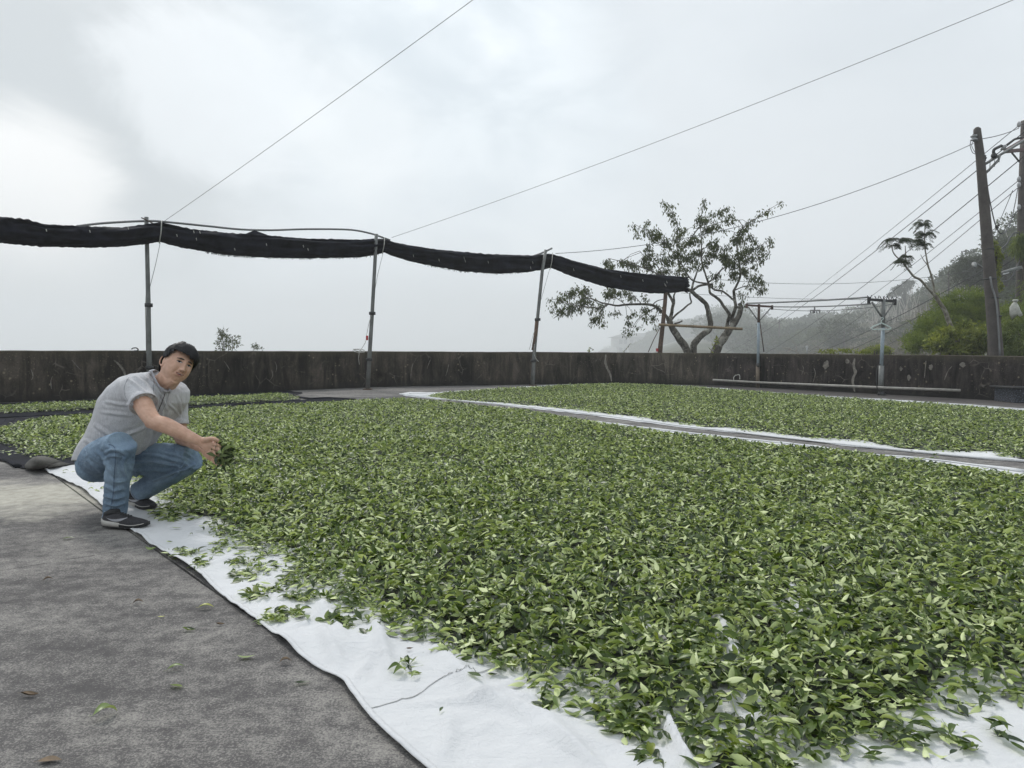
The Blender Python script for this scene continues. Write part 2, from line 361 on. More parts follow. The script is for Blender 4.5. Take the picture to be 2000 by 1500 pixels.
# ================================================================ walls
WALL_H = 0.925
def wall(name, a, b, mat, label, o=None, h=WALL_H):
    a = Vector(a); b = Vector(b); d = (b - a).normalized(); nrm = Vector((-d.y, d.x, 0))
    if nrm.y < 0: nrm = -nrm
    L = (b - a).length; n = max(8, int(L / 0.25)); T = 0.16
    o = o or thing(name, label, 'wall', a); mb = MB(); vs = []
    for i in range(n + 1):
        p = a + d * (L * i / n); w = 0.006 * mnoise.noise(p * 1.1); ht = h + 0.008 * mnoise.noise(p * 0.6) + 0.006 * mnoise.noise(p * 3.1)
        vs += [p + Vector((0, 0, -0.05)) - nrm * (0.012 + w), p + Vector((0, 0, 0.06)) + nrm * w, p + Vector((0, 0, ht - 0.015)) + nrm * w,
               p + Vector((0, 0, ht)) + nrm * (0.02 + w), p + nrm * (T - 0.02) + Vector((0, 0, ht)), p + nrm * T + Vector((0, 0, ht - 0.02)), p + nrm * T + Vector((0, 0, -2.2))]
    m = 7; mb.v = [tuple(v) for v in vs]
    mb.f = [(i * m + j, (i + 1) * m + j, (i + 1) * m + j + 1, i * m + j + 1) for i in range(n) for j in range(m - 1)]
    mb.f += [tuple(range(m)), tuple(n * m + j for j in range(m - 1, -1, -1))]
    mb.build('wall_panel', mat, o, smooth=False); return o, a, b, d, nrm
wl = wall('concrete_wall', WL0, WLB, M_WALL_L, 'long brown stained concrete wall behind the crouching man and the shade net poles'); wl2 = wall('concrete_wall', WLB, WL1, M_WALL_L, None, wl[0])
wm = wall('concrete_wall', WL1, WM1, M_WALL_M, 'short plain brown stretch of concrete wall below the tree with three trunks')
wr = wall('concrete_wall', WM1, WR2, M_WALL_R, 'black streaked concrete wall behind the two clothes line posts')
def on_wall(w, px, py, off=0.0):
    o, a, b, d, nrm = w; r = ray(px, py); c = Vector((0, 0, CAM_H)); t = (a - c).dot(nrm) / r.dot(nrm); return c + r * t - nrm * off
def seep(w, pts, width, name='chalk_seep'):
    """irregular raised crust of lime following a crack"""
    if w is wl and pts[0][0] > 735: w = wl2
    o = w[0]; nrm = w[4]; d = w[3]; mb = MB(); pl = smooth_line([on_wall(w, x, y) for x, y in pts], 5); vs = []; n = len(pl)
    for i, p in enumerate(pl):
        e = math.sin(math.pi * (i + .6) / (n + .2)) ** .5; wd = width * e * (0.65 + 0.7 * abs(mnoise.noise(p * 9)))
        vs += [p - d * wd - nrm * 0.012, p - nrm * 0.022, p + d * wd * (0.7 + .6 * random.random()) - nrm * 0.012]
    mb.v = [tuple(v) for v in vs]; mb.f = [(i * 3 + j, i * 3 + j + 1, i * 3 + j + 4, i * 3 + j + 3) for i in range(n - 1) for j in range(2)]
    mb.build(name, M_CHALK, o)
seep(wl, [(1183, 692), (1182, 706), (1185, 718), (1191, 730), (1194, 745)], 0.05)
seep(wr, [(1670, 700), (1668, 715), (1671, 728), (1666, 742), (1668, 757), (1670, 765)], 0.05)
seep(wl, [(222, 703), (232, 712), (240, 722), (244, 733)], 0.035)
for pts in ([(140, 703), (150, 715), (157, 722)], [(100, 760), (99, 745), (102, 735)], [(437, 705), (442, 712), (448, 722)], [(536, 706), (540, 716), (538, 727)], [(525, 745), (532, 734), (530, 722)], [(115, 719), (135, 718), (152, 719)], [(834, 720), (838, 708), (841, 702)], [(870, 735), (874, 722), (876, 712)], [(802, 742), (803, 725), (806, 710)], [(60, 720), (64, 734), (61, 742)]):
    seep(wl, pts, 0.010)
for pts in ([(1545, 722), (1562, 723), (1575, 728), (1592, 727)], [(1590, 718), (1593, 730), (1588, 748)], [(1568, 714), (1570, 722), (1566, 732)], [(1845, 742), (1852, 725), (1860, 715)], [(1808, 720), (1809, 705), (1806, 738)], [(1507, 715), (1520, 713), (1530, 714)]):
    seep(wr, pts, 0.012)
for c, s in (((1613, 712), .09), ((1655, 706), .05), ((1818, 718), .05), ((1760, 720), .04), ((1880, 712), .06), ((1775, 738), .05)):
    mb = MB(); p = on_wall(wr, *c, 0.004); n = 14; ring = [p + wr[3] * (math.cos(a) * s * (0.6 + .6 * random.random())) + Vector((0, 0, math.sin(a) * s * 1.3 * (0.6 + .6 * random.random()))) for a in [6.283 * i / n for i in range(n)]]
    mb.v = [tuple(q) for q in ring] + [tuple(p - wr[4] * 0.008)]; mb.f = [(i, (i + 1) % n, n) for i in range(n)]; mb.build('plaster_patch', M_CHALK, wr[0])
# crumbled foot of the right wall
for x, y, s in ((1854, 772, .09), (1925, 776, .10), (1800, 769, .05), (1962, 781, .05)):
    mb = MB(); c = G(x, y); mb.ball(c + Vector((0, 0, s * .2)), (s * 2.6, s, s * .9), 14, 9)
    mb.v = [tuple(Vector(v) + Vector((0, 0, 0.3 * s * mnoise.noise(Vector(v) * 14)))) for v in mb.v]; o = mb.build('rubble', M_CHALK, None, base=c)
    tag(o, {1854: 'pale crumbled plaster lump at the foot of the right wall below the pipe end', 1925: 'pale crumbled plaster lump at the wall foot near the right edge', 1800: 'small plaster crumb at the wall foot below the long pipe', 1962: 'small plaster crumb at the wall foot beside the dark box'}[x], 'rubble', 'crumbled plaster at the wall foot')

# ================================================================ terrain beyond the walls
CREST = [(-400, 500, -45), (1000, 600, -45), (1150, 800, -30), (1250, 800, -8), (1300, 780, 8), (1350, 760, 15), (1400, 720, 12), (1450, 640, -1), (1500, 520, -5), (1560, 450, -4), (1640, 400, 0),
         (1700, 340, 4), (1760, 290, 7), (1800, 240, 8), (1860, 185, 9.5), (1900, 160, 11), (1950, 140, 13), (2000, 125, 15), (2300, 115, 21), (3200, 100, 24), (5000, 95, 20)]
FARR = [(-400, -45), (1000, -45), (1150, -28), (1200, -9), (1300, -5), (1400, -1), (1500, 14), (1600, 24), (1700, 40), (1800, 52), (2000, 68), (5000, 80)]
def terr(px, r):
    cx = [c[0] for c in CREST]; Dc = np.interp(px, cx, [c[1] for c in CREST]); Zc = np.interp(px, cx, [c[2] for c in CREST]); Zf = np.interp(px, [c[0] for c in FARR], [c[1] for c in FARR])
    t = np.clip((r - 30) / np.maximum(Dc - 30, 1), 0, 1); t = t * t * (3 - 2 * t) * 0.55 + t * 0.45
    z = -2.2 + (Zc + 2.2) * t
    u = np.clip((r - Dc) / (1150 - Dc), 0, 1); u = u * u * (3 - 2 * u); dip = -0.25 * np.abs(Zf - Zc) * np.sin(np.pi * u)
    z = np.where(r > Dc, Zc + (Zf - Zc) * u + dip, z)
    return z
def terr_xy(x, y):
    x = np.asarray(x, float); y = np.asarray(y, float); px = np.where(y > 1, 1000 + F * x / np.maximum(y, 1), np.where(x > 0, 5000, -400))
    px = np.clip(px, -400, 5000); r = np.hypot(x, y); z = terr(px, r)
    return z + np.where(r > 45, wavenoise(x, y, 0.05, 3) * np.clip((r - 45) / 100, 0, 1) * 1.2, 0)
azs = np.concatenate([np.arange(-180, -50, 6), np.arange(-50, 60, 1.0), np.arange(60, 181, 6)]) * math.pi / 180
rs = np.concatenate([[0.01, 8, 16, 22, 27, 32, 38], np.geomspace(45, 1400, 60)])
A, R = np.meshgrid(azs, rs); X = R * np.sin(A); Y = R * np.cos(A); Z = np.where(R < 27, -2.2, terr_xy(X, Y))
V = np.stack([X, Y, Z], -1).reshape(-1, 3); na = len(azs); nr = len(rs)
ii, jj = np.meshgrid(np.arange(nr - 1), np.arange(na - 1), indexing='ij'); q = (ii * na + jj).ravel()
Fc = np.stack([q, q + 1, q + na + 1, q + na], -1)[:, ::-1]
def mat_terrain():
    t = NT('hillside_earth'); v = t.coord('World'); a = t.noise(v, 0.05, 6, 0.6); b = t.noise(v, 0.9, 5, 0.6)
    c = t.mix(b, t.ramp(a, [(0.4, (0.035, 0.045, 0.022)), (0.6, (0.10, 0.088, 0.062))]), (0.07, 0.075, 0.045))
    t.set(Base_Color=c, Roughness=0.95); t.bump(b, 0.8, 0.5); return t.m
tag(npmesh('ground', V, Fc, mat_terrain()), kind='structure')
# fog that fills the valley
hz = MB(); hz.box((0, 380, 30.0), (2700, 2400, 0)); hz = MB(); hz.box((150, 420, 18.0), (2900, 2900, 146))
hm = bpy.data.materials.new('valley_fog'); hm.use_nodes = True; ht = hm.node_tree; ht.nodes.clear()
pv = ht.nodes.new('ShaderNodeVolumePrincipled'); pv.inputs['Color'].default_value = (0.985, 0.99, 1.0, 1); pv.inputs['Density'].default_value = 0.0017; pv.inputs['Anisotropy'].default_value = 0.0
oo = ht.nodes.new('ShaderNodeOutputMaterial'); ht.links.new(pv.outputs[0], oo.inputs['Volume'])
haze = hz.build('haze', hm, smooth=False); tag(haze, 'pale mountain fog filling the valley', kind='stuff')
# ================================================================ cloths spread on the yard
EDGE = [(82, 919), (105, 930), (125, 940), (140, 947), (160, 955), (172, 967), (190, 980), (200, 991), (225, 1010), (250, 1033), (265, 1045), (300, 1070), (332, 1090), (372, 1113), (393, 1131), (417, 1152),
        (456, 1185), (510, 1221), (555, 1260), (600, 1296), (640, 1320), (667, 1333), (683, 1360), (710, 1393), (743, 1430), (783, 1467), (827, 1500), (900, 1570), (1040, 1760)]
DIN = np.array([0.746, 0.665])
def resample(pts, step):
    pts = np.array([(p[0], p[1]) for p in pts]); seg = np.hypot(*np.diff(pts, axis=0).T); s = np.concatenate([[0], np.cumsum(seg)]); n = int(s[-1] / step)
    t = np.linspace(0, s[-1], n); return np.stack([np.interp(t, s, pts[:, 0]), np.interp(t, s, pts[:, 1])], -1)
def chaikin(p, k=2):
    p = [Vector(q) for q in p]
    for _ in range(k):
        o = [p[0]]
        for a, b in zip(p[:-1], p[1:]): o += [a.lerp(b, .25), a.lerp(b, .75)]
        p = o + [p[-1]]
    return p
E = resample(chaikin([G(*p).xy for p in EDGE], 1), 0.016)
vs_ = np.concatenate([[0, .006, .012], np.arange(0.026, 3.6, 0.017)])
U, Vv = np.meshgrid(np.arange(len(E)), vs_, indexing='ij')
X = E[U, 0] + DIN[0] * Vv; Y = E[U, 1] + DIN[1] * Vv
def ridge(X, Y, pts, h, w, sharp=2.0):
    pl = [G(*p).xy for p in pts]; D = np.full(X.shape, 1e9); T = np.zeros(X.shape); n = len(pl) - 1
    for i in range(n):
        x1, y1 = pl[i]; dx, dy = pl[i + 1].x - x1, pl[i + 1].y - y1; L = dx * dx + dy * dy
        t = np.clip(((X - x1) * dx + (Y - y1) * dy) / L, 0, 1); d = np.hypot(X - x1 - t * dx, Y - y1 - t * dy); T = np.where(d < D, (i + t) / n, T); D = np.minimum(D, d)
    return h * np.exp(-(D / w) ** sharp) * np.clip(np.sin(np.pi * np.clip(T * .94 + .03, 0, 1)), 0, 1) ** .5
Z = 0.008 + np.abs(wavenoise(X, Y, 3.3, 3)) * 0.004 + np.clip(wavenoise(X * 1.0 + Y * .5, Y * .45 - X * .3, 14, 3, 2) - .15, 0, 1) * 0.006
Z += np.clip(wavenoise(X, Y, 6, 2, 5), 0, 1) ** 2 * 0.014 + (1 - np.abs(wavenoise(X * .6 + Y * .5, Y * .9 - X * .4, 11, 3, 3)).clip(0, 1)) ** 6 * 0.005
Z += 0.010 * np.exp(-Vv / 0.05) * (0.6 + wavenoise(X, Y, 12, 2, 1)).clip(0, 1.5)
RIDGES = [([(732, 1213), (745, 1262), (763, 1330)], .022, .020), ([(622, 1228), (645, 1270), (664, 1310)], .018, .022), ([(850, 1262), (900, 1325), (940, 1368), (1067, 1413), (1150, 1500)], .020, .030),
          ([(700, 1290), (780, 1290), (860, 1275)], .007, .012), ([(800, 1385), (880, 1378), (960, 1372), (1000, 1330)], .010, .014), ([(900, 1325), (1010, 1370), (1060, 1375)], .012, .016), ([(1000, 1400), (1120, 1470), (1180, 1520)], .012, .02),
          ([(560, 1235), (600, 1225), (640, 1180)], .010, .016), ([(470, 1150), (520, 1165), (600, 1175)], .008, .014), ([(400, 1110), (450, 1095), (540, 1120)], .008, .014), ([(330, 1060), (380, 1045), (430, 1060)], .007, .012),
          ([(120, 925), (160, 930), (200, 950)], .010, .02), ([(860, 1500), (880, 1440), (870, 1400)], .012, .02), ([(1760, 1500), (1850, 1450), (1960, 1440)], .008, .018), ([(1880, 1500), (1920, 1450), (1990, 1400)], .008, .016),
          ([(690, 1345), (720, 1300), (728, 1260)], .014, .02), ([(620, 1170), (660, 1235), (670, 1260)], .012, .018), ([(1090, 1440), (1200, 1470), (1290, 1480)], .007, .014), ([(900, 1440), (960, 1420), (1040, 1440)], .006, .012)]
for r_ in RIDGES: Z += ridge(X, Y, r_[0], r_[1] * 1.4, r_[2])
FOLDS = [([(1352, 1530), (1338, 1500), (1310, 1440), (1297, 1408), (1285, 1380)], .038, .015), ([(1485, 1420), (1478, 1385), (1465, 1362)], .030, .022), ([(1440, 1310), (1434, 1290), (1420, 1250), (1410, 1215), (1400, 1190)], .042, .030), ([(1562, 1225), (1556, 1205), (1549, 1172), (1543, 1150)], .042, .026), ([(1275, 1275), (1268, 1250), (1260, 1225), (1254, 1205)], .042, .022)]
for r_ in FOLDS: Z += ridge(X, Y, r_[0], r_[1], r_[2], 3.0)
nu, nv = U.shape; ii, jj = np.meshgrid(np.arange(nu - 1), np.arange(nv - 1), indexing='ij'); q = (ii * nv + jj).ravel()
base = G(600, 1296); cloth = thing('white_sheet', 'large white cotton sheet under the nearest leaves with a wrinkled hemmed edge', 'sheet', base)
npmesh('sheet_cloth', np.stack([X, Y, Z], -1).reshape(-1, 3), np.stack([q, q + 1, q + nv + 1, q + nv], -1)[:, ::-1], M_CLOTH, cloth, base)
hv = 3; mb = MB()
HZ = Z[:, 1]
ring = [Vector((X[i, 1], Y[i, 1], HZ[i] + .001)) for i in range(0, nu, 2)]
mb.tube(ring, [(0.0028, 0.010)] * len(ring), 6, ref=(0, 0, 1)); mb.build('hem', M_CLOTH, cloth)
def drape(px, off=0.002):
    p = G(*px); k = np.argmin((X - p.x) ** 2 + (Y - p.y) ** 2); return Vector((p.x, p.y, float(Z.ravel()[k]) + off))
M_SEAM = simple('seam_thread', (0.50, 0.50, 0.49), 0.9)
sp_ = [Vector((a, b, 0)) for a, b in [(716, 1397), (738, 1390), (760, 1382), (800, 1372), (822, 1360), (838, 1348), (862, 1333), (880, 1329), (895, 1332), (905, 1334), (930, 1326), (960, 1315)]]
sl_ = [drape((p.x, p.y)) for p in smooth_line(sp_, 5)]
mb = MB(); mb.tube(sl_, 0.0016, 5); mb.build('seam', M_SEAM, cloth)
FARCL = [(82, 919), (150, 868), (400, 812), (790, 779), (900, 791), (1040, 808), (1140, 821), (1230, 832), (1330, 845), (1400, 853), (1500, 863), (1590, 872), (1640, 878), (1700, 888), (1760, 893), (1850, 902), (1920, 912), (2000, 922), (2150, 945), (2600, 1010), (2700, 1500), (2000, 1900), (1250, 1700), (1000, 1520), (800, 1340), (600, 1200), (420, 1090), (230, 960)]
def sheet(name, pxs, mat, parent, base, z=0.004, wob=0.012, step=0.12):
    """flat sheet with an uneven, slightly lifted border"""
    pl = resample([G(*p).xy for p in pxs] + [G(*pxs[0]).xy], step); n = len(pl)
    cen = pl.mean(0); mb = MB(); out = []; inn = []
    for i, p in enumerate(pl):
        a = pl[(i + 1) % n] - pl[i - 1]; nn = np.array([a[1], -a[0]]); nn = nn / (np.hypot(*nn) + 1e-9)
        w = wob * mnoise.noise(Vector((p[0] * 3, p[1] * 3, 1))) * 2; out.append((p[0] + nn[0] * w, p[1] + nn[1] * w, z + 0.012 * abs(mnoise.noise(Vector((p[0] * 5, p[1] * 5, 4))))))
    bm = bmesh.new(); vs = [bm.verts.new(Vector(v) - Vector(base)) for v in out]; 
    for i in range(n): 
        try: bm.edges.new((vs[i], vs[(i + 1) % n]))
        except ValueError: pass
    bmesh.ops.triangle_fill(bm, use_beauty=True, edges=bm.edges[:])
    for f in bm.faces:
        if f.normal.z < 0: f.normal_flip()
    me = bpy.data.meshes.new(name); bm.to_mesh(me); bm.free(); return link(name, me, mat, parent, base)
sheet('sheet_cloth', FARCL, M_CLOTH, cloth, base, 0.004)
b2 = G(800, 772)
farc = thing('white_sheet', 'white cotton sheet under the farther leaf bed beyond the grey path', 'sheet', b2)
FC = [(780, 769), (800, 766), (850, 767), (920, 762), (1000, 757), (1100, 751), (1200, 748.5), (1330, 753), (1420, 759), (1500, 766), (1600, 773), (1720, 780), (1850, 788), (2000, 799), (2200, 815), (2500, 900), (2250, 935), (2000, 904), (1850, 891), (1700, 877), (1540, 858), (1450, 848), (1400, 843), (1330, 835), (1250, 825), (1180, 815), (1060, 801), (950, 789), (850, 780), (790, 774)]
sheet('sheet_cloth', FC, M_CLOTH, farc, b2, 0.004, 0.02)
def ruffle(pts, parent, mat, name, r=0.02, lift=1.0):
    pl = resample([G(*p).xy for p in pts], 0.08); line = [Vector((p[0] + .03 * mnoise.noise(Vector((p[0] * 2, p[1] * 2, 0))), p[1] + .05 * mnoise.noise(Vector((p[0] * 1.7, p[1] * 1.7, 9))), 0.012)) for p in pl]
    rad = [(r * (0.35 + 0.9 * abs(mnoise.noise(p * 2.3))) * lift, r * (1.2 + 1.8 * abs(mnoise.noise(p * 1.3 + Vector((0, 0, 5)))))) for p in line]
    mb = MB(); mb.tube(line, rad, 8, ref=(0, 0, 1)); return mb.build(name, mat, parent)
ruffle([(782, 771), (850, 779), (950, 788), (1060, 799), (1180, 813), (1260, 824), (1330, 833), (1400, 841), (1450, 847), (1540, 857), (1700, 876), (1850, 890), (2000, 903)], farc, M_CLOTH, 'rolled_edge', 0.026)
ruffle([(800, 769), (850, 769), (920, 764), (1000, 759), (1100, 752.5)], farc, M_CLOTH, 'rolled_edge', 0.014)
ruffle([(1500, 767), (1600, 774), (1720, 781), (1850, 789), (2000, 800), (2100, 808)], farc, M_CLOTH, 'rolled_edge', 0.016)
ruffle([(1140, 822), (1230, 833), (1330, 846), (1400, 854), (1500, 864), (1590, 873), (1700, 889), (1850, 903), (2000, 923)], cloth, M_CLOTH, 'rolled_edge', 0.018)

# ---------------------------------------------------------------- black nets on the floor, left
def netsheet(label, pxs, z, edges=(), nm='ground_net'):
    b = G(*pxs[0]); o = thing(nm, label, 'net', b, 'black nets spread on the yard'); sheet('net_sheet', pxs, M_NET, o, b, z, 0.04)
    for e, r in edges: ruffle(e, o, M_NET, 'rolled_edge', r)
    return o
netsheet('black shade net on the floor under the far left strip of leaves along the wall', [(-200, 812), (-200, 790), (0, 789), (200, 780), (400, 771), (560, 764), (590, 768), (560, 782), (400, 797), (200, 806), (0, 816)], 0.006,
         [([(-200, 792), (0, 790), (200, 781), (400, 772), (560, 765.5), (588, 768)], .022)])
netsheet('black net on the floor under the left end of the main leaf bed', [(-200, 850), (-60, 822), (0, 818), (250, 805), (450, 794), (600, 781), (665, 778), (680, 781), (600, 790), (420, 830), (300, 860), (150, 910), (60, 918), (0, 899), (-200, 870)], 0.010,
         [([(-120, 826), (0, 817), (120, 812), (250, 804), (400, 796), (520, 788), (585, 782)], .022), ([(560, 778), (585, 776), (610, 781), (640, 779), (668, 779), (690, 781)], .035), ([(-40, 846), (0, 838), (12, 828), (20, 819)], .03), ([(0, 898), (20, 903), (40, 914)], .02)])
# folded corner flap of the net
fl = thing('net_flap', 'folded brownish corner of black net propped up left of the man', 'net', G(80, 915)); mb = MB()
fp = [G(38, 915, .0), G(45, 900, .05), G(62, 888, .14), G(80, 885, .15), G(105, 895, .10), G(128, 905, .03), G(132, 908, .0), G(90, 919, .0), G(52, 921, .0)]
cen = G(72, 908, .10); mb.v = [tuple(p) for p in fp] + [tuple(cen)]; mb.f = [(i, (i + 1) % 9, 9) for i in range(9)]
mb.v += [(v[0], v[1] + .12, max(0, v[2] - .05)) for v in mb.v[:10]]; mb.f += [((i + 1) % 9 + 10, i + 10, 19) for i in range(9)] + [(i, i + 10, (i + 1) % 9 + 10, (i + 1) % 9) for i in range(9)]
M_FLAP = simple('net_underside', (0.075, 0.070, 0.062), 0.85, 0, 0.3, 6, 0.4, 0.01)
f_ = mb.build('flap_sheet', M_FLAP, fl, smooth=True); sb = f_.modifiers.new('s', 'SUBSURF'); sb.levels = sb.render_levels = 2

# ================================================================ leaves
def mat_leaf(name, top_lo, top_hi, under_lo, under_hi, rough=0.36, rnd_node=True):
    t = NT(name); oi = t.n('ShaderNodeObjectInfo'); g = t.n('ShaderNodeNewGeometry'); v = t.coord('World')
    r = oi.outputs['Random']; w = t.noise(v, 25, 2, 0.5)
    r2 = t.math('FRACT', t.math('MULTIPLY', r, 7.31))
    top = t.ramp(r, [(0.0, top_lo), (0.45, tuple((a + b) / 2 for a, b in zip(top_lo, top_hi))), (0.88, top_hi), (0.985, (top_hi[0] * 1.7, top_hi[1] * 1.35, top_hi[2] * .6))])
    und = t.ramp(r2, [(0.0, under_lo), (1.0, under_hi)])
    col = t.mix(g.outputs['Backfacing'], top, und); col = t.mix(0.35, col, t.ramp(w, [(0.3, 0.25), (0.7, 0.75)]), 'OVERLAY')
    t.set(Base_Color=col, Roughness=t.math('MULTIPLY_ADD', g.outputs['Backfacing'], 0.3, rough)); t.b.inputs['Specular IOR Level'].default_value = 0.45
    tr = t.n('ShaderNodeBsdfTranslucent'); t.put(tr.inputs[0], t.mix(1.0, col, (0.9, 1.0, 0.35), 'MULTIPLY'))
    ms = t.n('ShaderNodeMixShader'); ms.inputs[0].default_value = 0.22; t.t.links.new(t.b.outputs[0], ms.inputs[1]); t.t.links.new(tr.outputs[0], ms.inputs[2])
    t.t.links.new(ms.outputs[0], t.out.inputs[0]); return t.m
M_TEA = mat_leaf('tea_leaf_green', (0.012, 0.029, 0.004), (0.090, 0.142, 0.018), (0.20, 0.275, 0.07), (0.78, 0.84, 0.47))
M_BED = simple('leaf_underlayer', (0.010, 0.016, 0.005), 0.8, 0, 0.7, 30, 0.8, 0.02)  # shade in the gaps between leaves is put into this near-black green
def leaf_geo(L=1.0, W=0.178, curl=0.3, fold=0.5, twist=0.0, bend=0.0, n=6, stem=0.16):
    """one leaf along +x, midrib fold, lengthwise curl; returns verts, faces"""
    vs, fs = [], []; ang = 0; x = z = 0.0; pos = []
    for i in range(n + 1):
        t = i / n; pos.append((x, z, ang)); ds = L / n; ang = curl * (0.5 - t) * 2; x += ds * math.cos(ang); z += ds * math.sin(ang)
    for i, (x, z, a) in enumerate(pos):
        t = i / n; w = W * math.sin(math.pi * t ** 0.78) ** 1.05 if 0 < i < n else W * 0.03
        tw = twist * (t - .5); c, s = math.cos(tw), math.sin(tw); up_ = fold * w; by = bend * math.sin(math.pi * t)
        for sgn in (-1, 0, 1):
            y = sgn * w * math.cos(fold * .6); zz = abs(sgn) * up_; vs.append((x, y * c - zz * s + by, z + y * s + zz * c))
    for i in range(n):
        for j in range(2): k = i * 3 + j; fs.append((k, k + 3, k + 4, k + 1))
    if stem: k = len(vs); vs += [(-stem, 0.012, -.02), (-stem, -0.012, -.02), (0.02, 0.014, 0), (0.02, -0.014, 0)]; fs.append((k, k + 1, k + 3, k + 2))
    return vs, fs
PROTO = []
def proto(name, geos, mat):
    mb = MB()
    for vs, fs, M in geos: mb.add([M @ Vector(v) for v in vs], fs)
    me = bpy.data.meshes.new(name); me.from_pydata(mb.v, [], mb.f); me.polygons.foreach_set('use_smooth', [True] * len(me.polygons)); me.materials.append(mat); return bpy.data.objects.new(name, me)
leafcol = bpy.data.collections.new('leaf_kinds'); LK = []
I4 = Matrix.Identity(4)
kinds = [dict(curl=.25, fold=.35), dict(curl=.55, fold=.5, twist=.6), dict(curl=-.35, fold=.45, W=.17), dict(curl=.8, fold=.7, twist=-.5, W=.2), dict(curl=.1, fold=.2, W=.22, bend=.05), dict(curl=-.6, fold=.9, twist=.9, W=.18), dict(curl=.35, fold=1.1, W=.2, twist=.3)]
for i, k in enumerate(kinds):
    v, f = leaf_geo(**k); LK.append(proto('leaf_%02d' % i, [(v, f, I4)], M_TEA))
for i in range(3):
    gs = []
    for j in range(3 + i % 2):
        k = dict(kinds[(i * 2 + j) % 7]); k['n'] = 5; v, f = leaf_geo(**k); s = .95 - .17 * j
        gs.append((v, f, Matrix.Translation((j * .22, 0, .01 * j)) @ Euler((random.uniform(-.5, .5), random.uniform(-.5, .1), (1 if j % 2 else -1) * (.9 - .25 * j))).to_matrix().to_4x4() @ Matrix.Scale(s, 4)))
    st = MB(); st.tube([(-.35, 0, -.02), (.2, .01, .0), (.62, 0, .03)], .016, 4); gs.append((st.v, st.f, I4)); LK.append(proto('leaf_%02d' % (7 + i), gs, M_TEA))
for i in range(3):      # light versions for the far part of the beds
    v, f = leaf_geo(curl=(.3, -.4, .7)[i], fold=(.5, .7, .4)[i], n=3, stem=0, W=.2); LK.append(proto('leaf_%02d' % (10 + i), [(v, f, I4)], M_TEA))
for o in LK: leafcol.objects.link(o)
def scatter(name, pts, rots, scl, idx, coll, label, kind='stuff'):
    me = bpy.data.meshes.new(name); n = len(pts); me.vertices.add(n); me.vertices.foreach_set('co', np.asarray(pts, np.float32).ravel())
    a = me.attributes.new('rot', 'FLOAT_VECTOR', 'POINT'); a.data.foreach_set('vector', np.asarray(rots, np.float32).ravel())
    a = me.attributes.new('scl', 'FLOAT', 'POINT'); a.data.foreach_set('value', np.asarray(scl, np.float32).ravel())
    a = me.attributes.new('idx', 'INT', 'POINT'); a.data.foreach_set('value', np.asarray(idx, np.int32).ravel())
    o = bpy.data.objects.new(name, me); COL.objects.link(o)
    ng = bpy.data.node_groups.new(name + '_nodes', 'GeometryNodeTree'); ng.interface.new_socket('Geometry', in_out='INPUT', socket_type='NodeSocketGeometry'); ng.interface.new_socket('Geometry', in_out='OUTPUT', socket_type='NodeSocketGeometry')
    N = ng.nodes; Lk = ng.links; gi = N.new('NodeGroupInput'); go = N.new('NodeGroupOutput'); ip = N.new('GeometryNodeInstanceOnPoints'); ci = N.new('GeometryNodeCollectionInfo')
    ci.inputs['Collection'].default_value = coll; ci.inputs['Separate Children'].default_value = True; ci.inputs['Reset Children'].default_value = True
    def na(nm, tp):
        x = N.new('GeometryNodeInputNamedAttribute'); x.data_type = tp; x.inputs['Name'].default_value = nm; return [s for s in x.outputs if s.enabled and s.name == 'Attribute'][0]
    e = N.new('FunctionNodeEulerToRotation'); Lk.new(na('rot', 'FLOAT_VECTOR'), e.inputs[0])
    Lk.new(gi.outputs[0], ip.inputs['Points']); Lk.new(ci.outputs[0], ip.inputs['Instance']); ip.inputs['Pick Instance'].default_value = True
    Lk.new(na('idx', 'INT'), ip.inputs['Instance Index']); Lk.new(e.outputs[0], ip.inputs['Rotation']); Lk.new(na('scl', 'FLOAT'), ip.inputs['Scale']); Lk.new(ip.outputs[0], go.inputs[0])
    m = o.modifiers.new('scatter', 'NODES'); m.node_group = ng; return tag(o, label, kind=kind)

HL = 0.045     # photo outline is the top of the layer
NEAR_PX = [(300, 984), (312, 1012), (345, 1014), (385, 1014), (402, 1024), (398, 1040), (425, 1048), (440, 1062), (500, 1085), (540, 1092), (560, 1105), (540, 1125), (505, 1140), (540, 1160), (600, 1140), (640, 1150), (655, 1195), (700, 1200), (735, 1225), (760, 1240), (810, 1250), (850, 1272),
           (890, 1285), (905, 1298), (925, 1312), (945, 1322), (1000, 1325), (1020, 1345), (1060, 1365), (1110, 1380), (1130, 1395), (1180, 1412), (1215, 1440), (1262, 1450), (1295, 1462), (1310, 1475), (1300, 1500), (1320, 1560), (1430, 1640), (1540, 1560), (1540, 1500), (1590, 1492), (1700, 1488), (1728, 1480), (1728, 1455), (1790, 1448), (1800, 1430), (1850, 1410), (1870, 1390), (1930, 1378), (2000, 1368),
           (2150, 1340), (2500, 1250), (2500, 1000), (2100, 930), (2000, 929), (1900, 915), (1830, 905), (1760, 896), (1700, 890), (1690, 884), (1640, 881), (1590, 877), (1500, 868), (1400, 857), (1330, 849), (1230, 834), (1140, 821), (1040, 803), (950, 794), (860, 785), (790, 779),
           (700, 783), (600, 788), (500, 794), (350, 802), (250, 808), (170, 812), (110, 816), (60, 819), (30, 826), (-10, 837), (-60, 850), (-40, 862), (15, 868), (45, 876), (38, 888), (70, 893), (110, 892), (150, 903), (200, 920), (260, 950)]
STRIP_PX = [(-250, 806), (-250, 798), (0, 793), (100, 786), (200, 783), (350, 778), (450, 773), (520, 770), (560, 768), (580, 773), (585, 777), (560, 781), (500, 783), (420, 788), (360, 792), (190, 798), (70, 803), (0, 806)]
